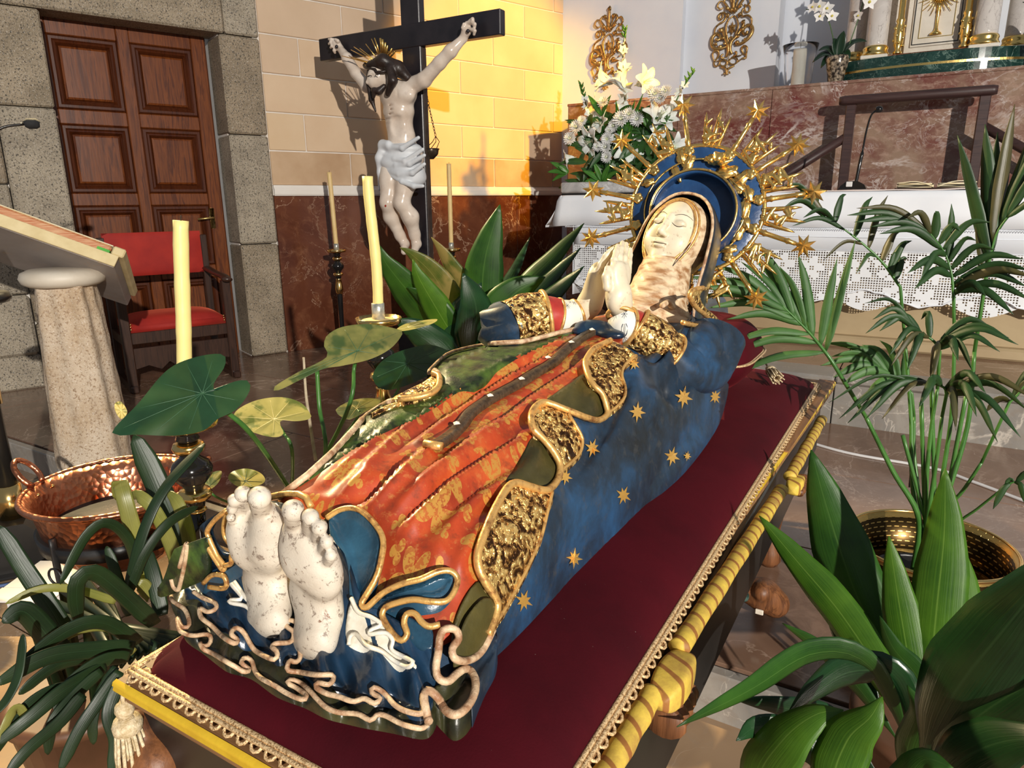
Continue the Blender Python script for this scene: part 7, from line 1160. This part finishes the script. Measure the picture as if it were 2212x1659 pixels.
# ---- aspidistra in the right foreground
fb = onz(1985, 1760, 0.); pf_ = thing('aspidistra_plant', 'large aspidistra with glossy leaves in front of the brass palm pot', 'plant', fb); mk('pot', lathe([(.0, .0), (.13, .0), (.14, .02), (.17, .24), (.18, .24), (.18, .27), (.16, .27), (.0, .25)], 28, fb), m_clay, pf_)
for P, w, m, tw in (([(2000, 1640, 1.28), (1930, 1500, 1.32), (1820, 1330, 1.4), (1720, 1210, 1.46), (1640, 1114, 1.5)], 42, m_aspb, .3), ([(1960, 1600, 1.4), (1900, 1400, 1.5), (1840, 1260, 1.56), (1790, 1110, 1.62), (1752, 972, 1.66)], 66, m_asp, .2), ([(1990, 1640, 1.3), (2010, 1450, 1.38), (2025, 1300, 1.42), (2040, 1150, 1.46), (2042, 1012, 1.48)], 56, m_aspb, .1), ([(2020, 1640, 1.36), (2060, 1440, 1.44), (2085, 1310, 1.48), (2080, 1180, 1.5)], 44, m_aspb, -.2), ([(1990, 1620, 1.33), (1965, 1440, 1.38), (1940, 1290, 1.42), (1920, 1158, 1.45)], 40, m_aspb, .15), ([(1900, 1560, 1.34), (1860, 1450, 1.38), (1820, 1380, 1.4), (1784, 1318, 1.42)], 26, m_aspd, .3), ([(1970, 1620, 1.2), (1880, 1440, 1.14), (1760, 1410, 1.08), (1620, 1490, .96), (1462, 1570, .83)], 34, m_asp, .8), ([(1985, 1620, 1.2), (1930, 1470, 1.16), (1840, 1450, 1.14), (1760, 1495, 1.12), (1700, 1545, 1.1)], 46, m_aspd, .7), ([(1700, 1800, 1.04), (1640, 1690, 1.03), (1690, 1600, 1.03), (1760, 1545, 1.05), (1822, 1534, 1.07)], 62, m_aspb, .5), ([(1850, 1800, 1.0), (1800, 1700, 1.0), (1830, 1600, 1.02), (1880, 1550, 1.03), (1906, 1505, 1.05)], 56, m_aspb, .2), ([(1990, 1640, 1.12), (2060, 1500, 1.06), (2160, 1370, 1.02), (2260, 1250, 1.0), (2340, 1160, 1.0)], 96, m_aspd, .2), ([(2000, 1680, 1.1), (2100, 1560, 1.05), (2220, 1480, 1.02), (2330, 1420, 1.0)], 70, m_aspd, .4), ([(2000, 1720, 1.05), (2080, 1640, 1.02), (2180, 1600, 1.0), (2300, 1600, .98)], 66, m_aspd, .3), ([(1940, 1600, 1.3), (1850, 1480, 1.34), (1770, 1400, 1.38), (1690, 1346, 1.4)], 22, m_asp, .6), ([(1960, 1700, 1.15), (1960, 1620, 1.14), (1985, 1540, 1.13), (1960, 1480, 1.14)], 34, m_asp, .4), ([(1900, 1680, 1.2), (1800, 1560, 1.22), (1700, 1530, 1.16), (1585, 1510, 1.12)], 30, m_aspd, .6), ([(1900, 1760, 1.0), (1960, 1680, .98), (2000, 1640, .98), (2060, 1660, .97)], 40, m_asp, .3), ([(2000, 1600, 1.42), (2020, 1440, 1.48), (1990, 1300, 1.52), (2000, 1220, 1.54)], 34, m_asp, .5), ([(2010, 1640, 1.3), (1990, 1480, 1.34), (1930, 1400, 1.36), (1900, 1330, 1.38)], 30, m_asp, .5), ([(1850, 1700, 1.1), (1720, 1600, 1.1), (1640, 1570, 1.08), (1590, 1600, 1.04)], 34, m_aspd, .3), ([(1990, 1650, 1.2), (2030, 1560, 1.18), (2100, 1520, 1.18), (2160, 1470, 1.2)], 40, m_asp, .7)): xleaf(pf_, P, w, m, tw, .25)
for k in range(8): a = k*.8; mk('leaf_stalk', tube([fb+A(.04*math.cos(a), .04*math.sin(a), .25), fb+A(.05*math.cos(a), .05*math.sin(a), .40), ond(1960+12*k, 1600-5*k, 1.2+.02*k)], .007, 6), m_petiole, pf_)
# ---- kentia palm in a pierced brass pot
pk = ond(2010, 1172, 2.35); kb = A(pk[0], pk[1], .15); kp_ = thing('kentia_palm', 'kentia palm with arching fronds in a pierced brass pot', 'palm', kb); zr2 = pk[2]; hh = zr2-.15; R0 = .232
t = NT('pierced_brass'); _v = t.coords('Object'); sp = t.n('ShaderNodeSeparateXYZ'); t.l(_v, sp.inputs[0]); an = t.math('ARCTAN2', sp.outputs[1], sp.outputs[0]); bk_ = t.n('ShaderNodeTexBrick'); cb_ = t.n('ShaderNodeCombineXYZ'); t.l(t.math('MULTIPLY', an, 4.2), cb_.inputs[0]); t.l(t.math('MULTIPLY', sp.outputs[2], 15.), cb_.inputs[1]); t.l(cb_.outputs[0], bk_.inputs[0]); bk_.inputs['Scale'].default_value = 1.; bk_.inputs['Mortar Size'].default_value = .10; bk_.inputs['Color1'].default_value = (0, 0, 0, 1); bk_.inputs['Color2'].default_value = (1, 1, 1, 1)
zn = t.math('GREATER_THAN', sp.outputs[2], hh*.50); zn2 = t.math('LESS_THAN', sp.outputs[2], hh*.93); _c = t.mix(t.math('MULTIPLY', t.math('MULTIPLY', zn, zn2), t.math('GREATER_THAN', bk_.outputs['Fac'], .5)), (.62, .40, .12), (.05, .03, .01)); t.bump(bk_.outputs['Fac'], .6, .01); m_pierced = t.set(_c, .28, .95)
mk('brass_pot', lathe([(.0, .0), (R0*.80, .0), (R0*.84, .015), (R0*.92, hh*.5), (R0*.99, hh), (R0*.96, hh), (R0*.89, hh*.5), (R0*.80, .02), (.0, .02)], 64, kb), m_pierced, kp_); mk('pot_rim', tube([kb+A(R0*math.cos(a), R0*math.sin(a), hh) for a in np.linspace(0, 2*math.pi, 64, endpoint=False)], .006, 8, True), m_brass, kp_); mk('inner_pot', lathe([(.12, .02), (.15, hh*.55), (.155, hh*.55), (.14, hh*.5), (.0, hh*.48)], 32, kb), m_black, kp_)
def frond(stem, rach, tips, mat, w=13, r=.006, sag=.03):
    S_ = resample(smoothpath(np.array([kb+A(random.uniform(-.04, .04), random.uniform(-.04, .04), hh*.5)]+[ond(*q) for q in stem]), 6), 24); fr = mk('frond_stem', tube(S_, np.linspace(r*1.4, r*.8, 24), 8), m_petiole, kp_)
    Rr = resample(smoothpath(np.array([ond(*q) for q in rach]), 6), 40); mk('rachis', tube(np.vstack([S_[-1:], Rr]), np.linspace(r*.8, r*.25, 41), 6), m_petiole, fr); n = len(tips)
    for i, tp_ in enumerate(tips):
        f, x, y, dd = tp_[:4]; ww = .76*(tp_[4] if len(tp_) > 4 else w); b = Rr[int(f*39)]; e = ond(x, y, dd); md = (b+e)/2+A(0, 0, sag); P = resample(smoothpath(np.array([b, md, e]), 6), 14); u = np.linspace(0, 1, 14); t_ = np.gradient(P, axis=0); t_ /= np.linalg.norm(t_, axis=1, keepdims=True); vw = CAM-P; vw /= np.linalg.norm(vw, axis=1, keepdims=True); s = np.cross(t_, vw); s /= np.maximum(np.linalg.norm(s, axis=1, keepdims=True), 1e-6); nn = np.cross(s, t_); q = random.uniform(-.7, .7); s = s*math.cos(q)+nn*math.sin(q); nn = np.cross(s, t_)
        hw = ww*((P-CAM)@FW)/FPX*np.interp(u, [0, .12, .4, .75, 1], [.22, .75, 1, .7, .03]); v = np.linspace(-1, 1, 5); Pm = P[:, None]+s[:, None]*(hw[:, None]*v)[..., None]-nn[:, None]*(hw[:, None]*.35*np.abs(v))[..., None]; uv = np.stack(np.meshgrid(np.linspace(0, 1, 5), u), 2).reshape(-1, 2); mk('leaflet', gsurf(Pm, .0007, uv=uv), mat if random.random() < .85 or mat is m_palmb else m_palmbr, fr)
D = 2.3
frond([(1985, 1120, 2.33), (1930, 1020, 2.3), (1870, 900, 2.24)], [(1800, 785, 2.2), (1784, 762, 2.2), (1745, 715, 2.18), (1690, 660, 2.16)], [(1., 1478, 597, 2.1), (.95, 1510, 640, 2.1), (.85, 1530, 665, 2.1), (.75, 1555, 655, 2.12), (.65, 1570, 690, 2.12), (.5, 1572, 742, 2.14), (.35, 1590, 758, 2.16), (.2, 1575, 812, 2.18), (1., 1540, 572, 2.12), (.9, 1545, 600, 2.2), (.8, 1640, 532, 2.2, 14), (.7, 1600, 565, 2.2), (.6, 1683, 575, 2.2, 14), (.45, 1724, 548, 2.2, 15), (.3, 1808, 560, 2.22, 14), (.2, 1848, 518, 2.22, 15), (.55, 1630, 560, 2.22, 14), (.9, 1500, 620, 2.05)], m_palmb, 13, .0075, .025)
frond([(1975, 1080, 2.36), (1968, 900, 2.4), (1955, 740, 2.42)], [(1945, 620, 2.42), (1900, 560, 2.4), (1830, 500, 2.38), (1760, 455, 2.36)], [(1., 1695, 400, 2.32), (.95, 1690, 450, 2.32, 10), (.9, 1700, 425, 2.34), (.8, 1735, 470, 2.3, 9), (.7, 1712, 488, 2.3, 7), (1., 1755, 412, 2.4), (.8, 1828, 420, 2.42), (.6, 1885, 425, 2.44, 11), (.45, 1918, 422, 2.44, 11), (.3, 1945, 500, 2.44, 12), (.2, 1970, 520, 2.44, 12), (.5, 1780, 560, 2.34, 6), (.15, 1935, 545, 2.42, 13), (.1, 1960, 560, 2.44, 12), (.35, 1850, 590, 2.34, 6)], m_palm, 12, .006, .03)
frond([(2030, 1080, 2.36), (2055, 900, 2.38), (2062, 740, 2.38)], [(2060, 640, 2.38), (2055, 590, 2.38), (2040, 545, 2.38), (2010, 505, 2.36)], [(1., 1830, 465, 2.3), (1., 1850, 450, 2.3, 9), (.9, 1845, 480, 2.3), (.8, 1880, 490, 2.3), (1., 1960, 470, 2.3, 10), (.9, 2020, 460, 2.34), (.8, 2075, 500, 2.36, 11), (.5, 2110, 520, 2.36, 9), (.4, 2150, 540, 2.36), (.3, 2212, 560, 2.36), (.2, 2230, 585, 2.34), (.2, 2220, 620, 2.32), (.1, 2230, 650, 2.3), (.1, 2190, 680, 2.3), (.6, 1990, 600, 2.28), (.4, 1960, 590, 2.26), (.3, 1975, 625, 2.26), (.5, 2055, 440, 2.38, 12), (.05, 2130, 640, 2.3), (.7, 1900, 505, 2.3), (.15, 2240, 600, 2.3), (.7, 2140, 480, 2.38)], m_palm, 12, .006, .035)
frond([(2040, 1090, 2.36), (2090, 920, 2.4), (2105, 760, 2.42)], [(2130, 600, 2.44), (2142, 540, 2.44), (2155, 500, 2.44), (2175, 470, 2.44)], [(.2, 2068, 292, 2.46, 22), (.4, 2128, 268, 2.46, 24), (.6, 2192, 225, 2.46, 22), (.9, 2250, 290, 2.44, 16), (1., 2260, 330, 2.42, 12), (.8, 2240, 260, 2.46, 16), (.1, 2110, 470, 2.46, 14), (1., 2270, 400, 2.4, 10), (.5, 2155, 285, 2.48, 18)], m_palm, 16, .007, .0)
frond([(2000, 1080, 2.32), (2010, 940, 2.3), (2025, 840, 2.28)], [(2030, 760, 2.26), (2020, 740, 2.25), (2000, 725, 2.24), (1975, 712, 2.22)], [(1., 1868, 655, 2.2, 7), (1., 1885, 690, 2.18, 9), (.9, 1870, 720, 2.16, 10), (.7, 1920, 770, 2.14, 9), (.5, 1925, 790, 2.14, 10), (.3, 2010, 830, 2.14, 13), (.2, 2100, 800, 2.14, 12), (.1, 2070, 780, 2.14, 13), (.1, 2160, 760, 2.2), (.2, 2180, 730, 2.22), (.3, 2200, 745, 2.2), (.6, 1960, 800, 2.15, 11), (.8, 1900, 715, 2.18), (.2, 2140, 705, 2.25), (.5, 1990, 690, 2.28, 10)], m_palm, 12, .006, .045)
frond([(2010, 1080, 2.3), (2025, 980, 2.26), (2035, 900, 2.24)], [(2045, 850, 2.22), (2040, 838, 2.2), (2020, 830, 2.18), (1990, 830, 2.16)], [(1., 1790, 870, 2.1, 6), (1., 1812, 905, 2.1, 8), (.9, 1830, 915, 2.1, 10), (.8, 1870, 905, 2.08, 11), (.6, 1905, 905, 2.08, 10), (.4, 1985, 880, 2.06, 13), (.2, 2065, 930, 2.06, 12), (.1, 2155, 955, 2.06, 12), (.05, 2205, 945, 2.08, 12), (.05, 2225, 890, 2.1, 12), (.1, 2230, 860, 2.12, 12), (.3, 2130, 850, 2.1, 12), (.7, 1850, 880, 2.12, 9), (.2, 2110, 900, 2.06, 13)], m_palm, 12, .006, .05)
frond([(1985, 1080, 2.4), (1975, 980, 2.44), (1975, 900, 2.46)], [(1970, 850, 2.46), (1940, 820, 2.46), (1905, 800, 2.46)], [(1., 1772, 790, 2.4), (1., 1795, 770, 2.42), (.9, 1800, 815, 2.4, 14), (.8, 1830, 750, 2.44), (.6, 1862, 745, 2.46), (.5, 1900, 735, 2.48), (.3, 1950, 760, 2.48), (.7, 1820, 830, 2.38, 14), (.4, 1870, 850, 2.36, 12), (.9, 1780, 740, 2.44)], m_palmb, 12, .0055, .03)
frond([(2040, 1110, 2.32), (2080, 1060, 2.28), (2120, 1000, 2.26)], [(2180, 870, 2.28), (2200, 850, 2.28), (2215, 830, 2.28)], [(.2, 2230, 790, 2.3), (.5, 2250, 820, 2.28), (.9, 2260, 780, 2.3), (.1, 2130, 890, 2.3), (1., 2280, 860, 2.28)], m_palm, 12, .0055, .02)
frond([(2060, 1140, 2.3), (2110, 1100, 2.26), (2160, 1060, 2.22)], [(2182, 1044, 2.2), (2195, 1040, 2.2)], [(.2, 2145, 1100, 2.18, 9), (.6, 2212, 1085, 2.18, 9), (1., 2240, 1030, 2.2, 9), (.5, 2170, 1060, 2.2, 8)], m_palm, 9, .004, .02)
for x0, y0, x1, y1 in ((2000, 1150, 1990, 870), (2020, 1150, 2012, 820), (2030, 1150, 2090, 840), (2005, 1150, 1950, 940)): mk('frond_stem', tube(smoothpath([kb+A(.02, .01, hh*.5), ond(x0, y0, 2.34), ond(x1, y1, 2.3)], 6), .006, 7), m_petiole, kp_)
# white cable duct on the platform
mk('cable_duct', tube(resample(smoothpath([onz(1700, 940, .155), onz(1830, 978, .155), onz(2010, 1010, .155), onz(2100, 1040, .155), onz(2260, 1100, .155)], 6), 40), .012, 6, False, True, .6), m_card, None, loc=onz(2000, 1010, .15), label='white cable duct taped across the platform floor', cat='cable')
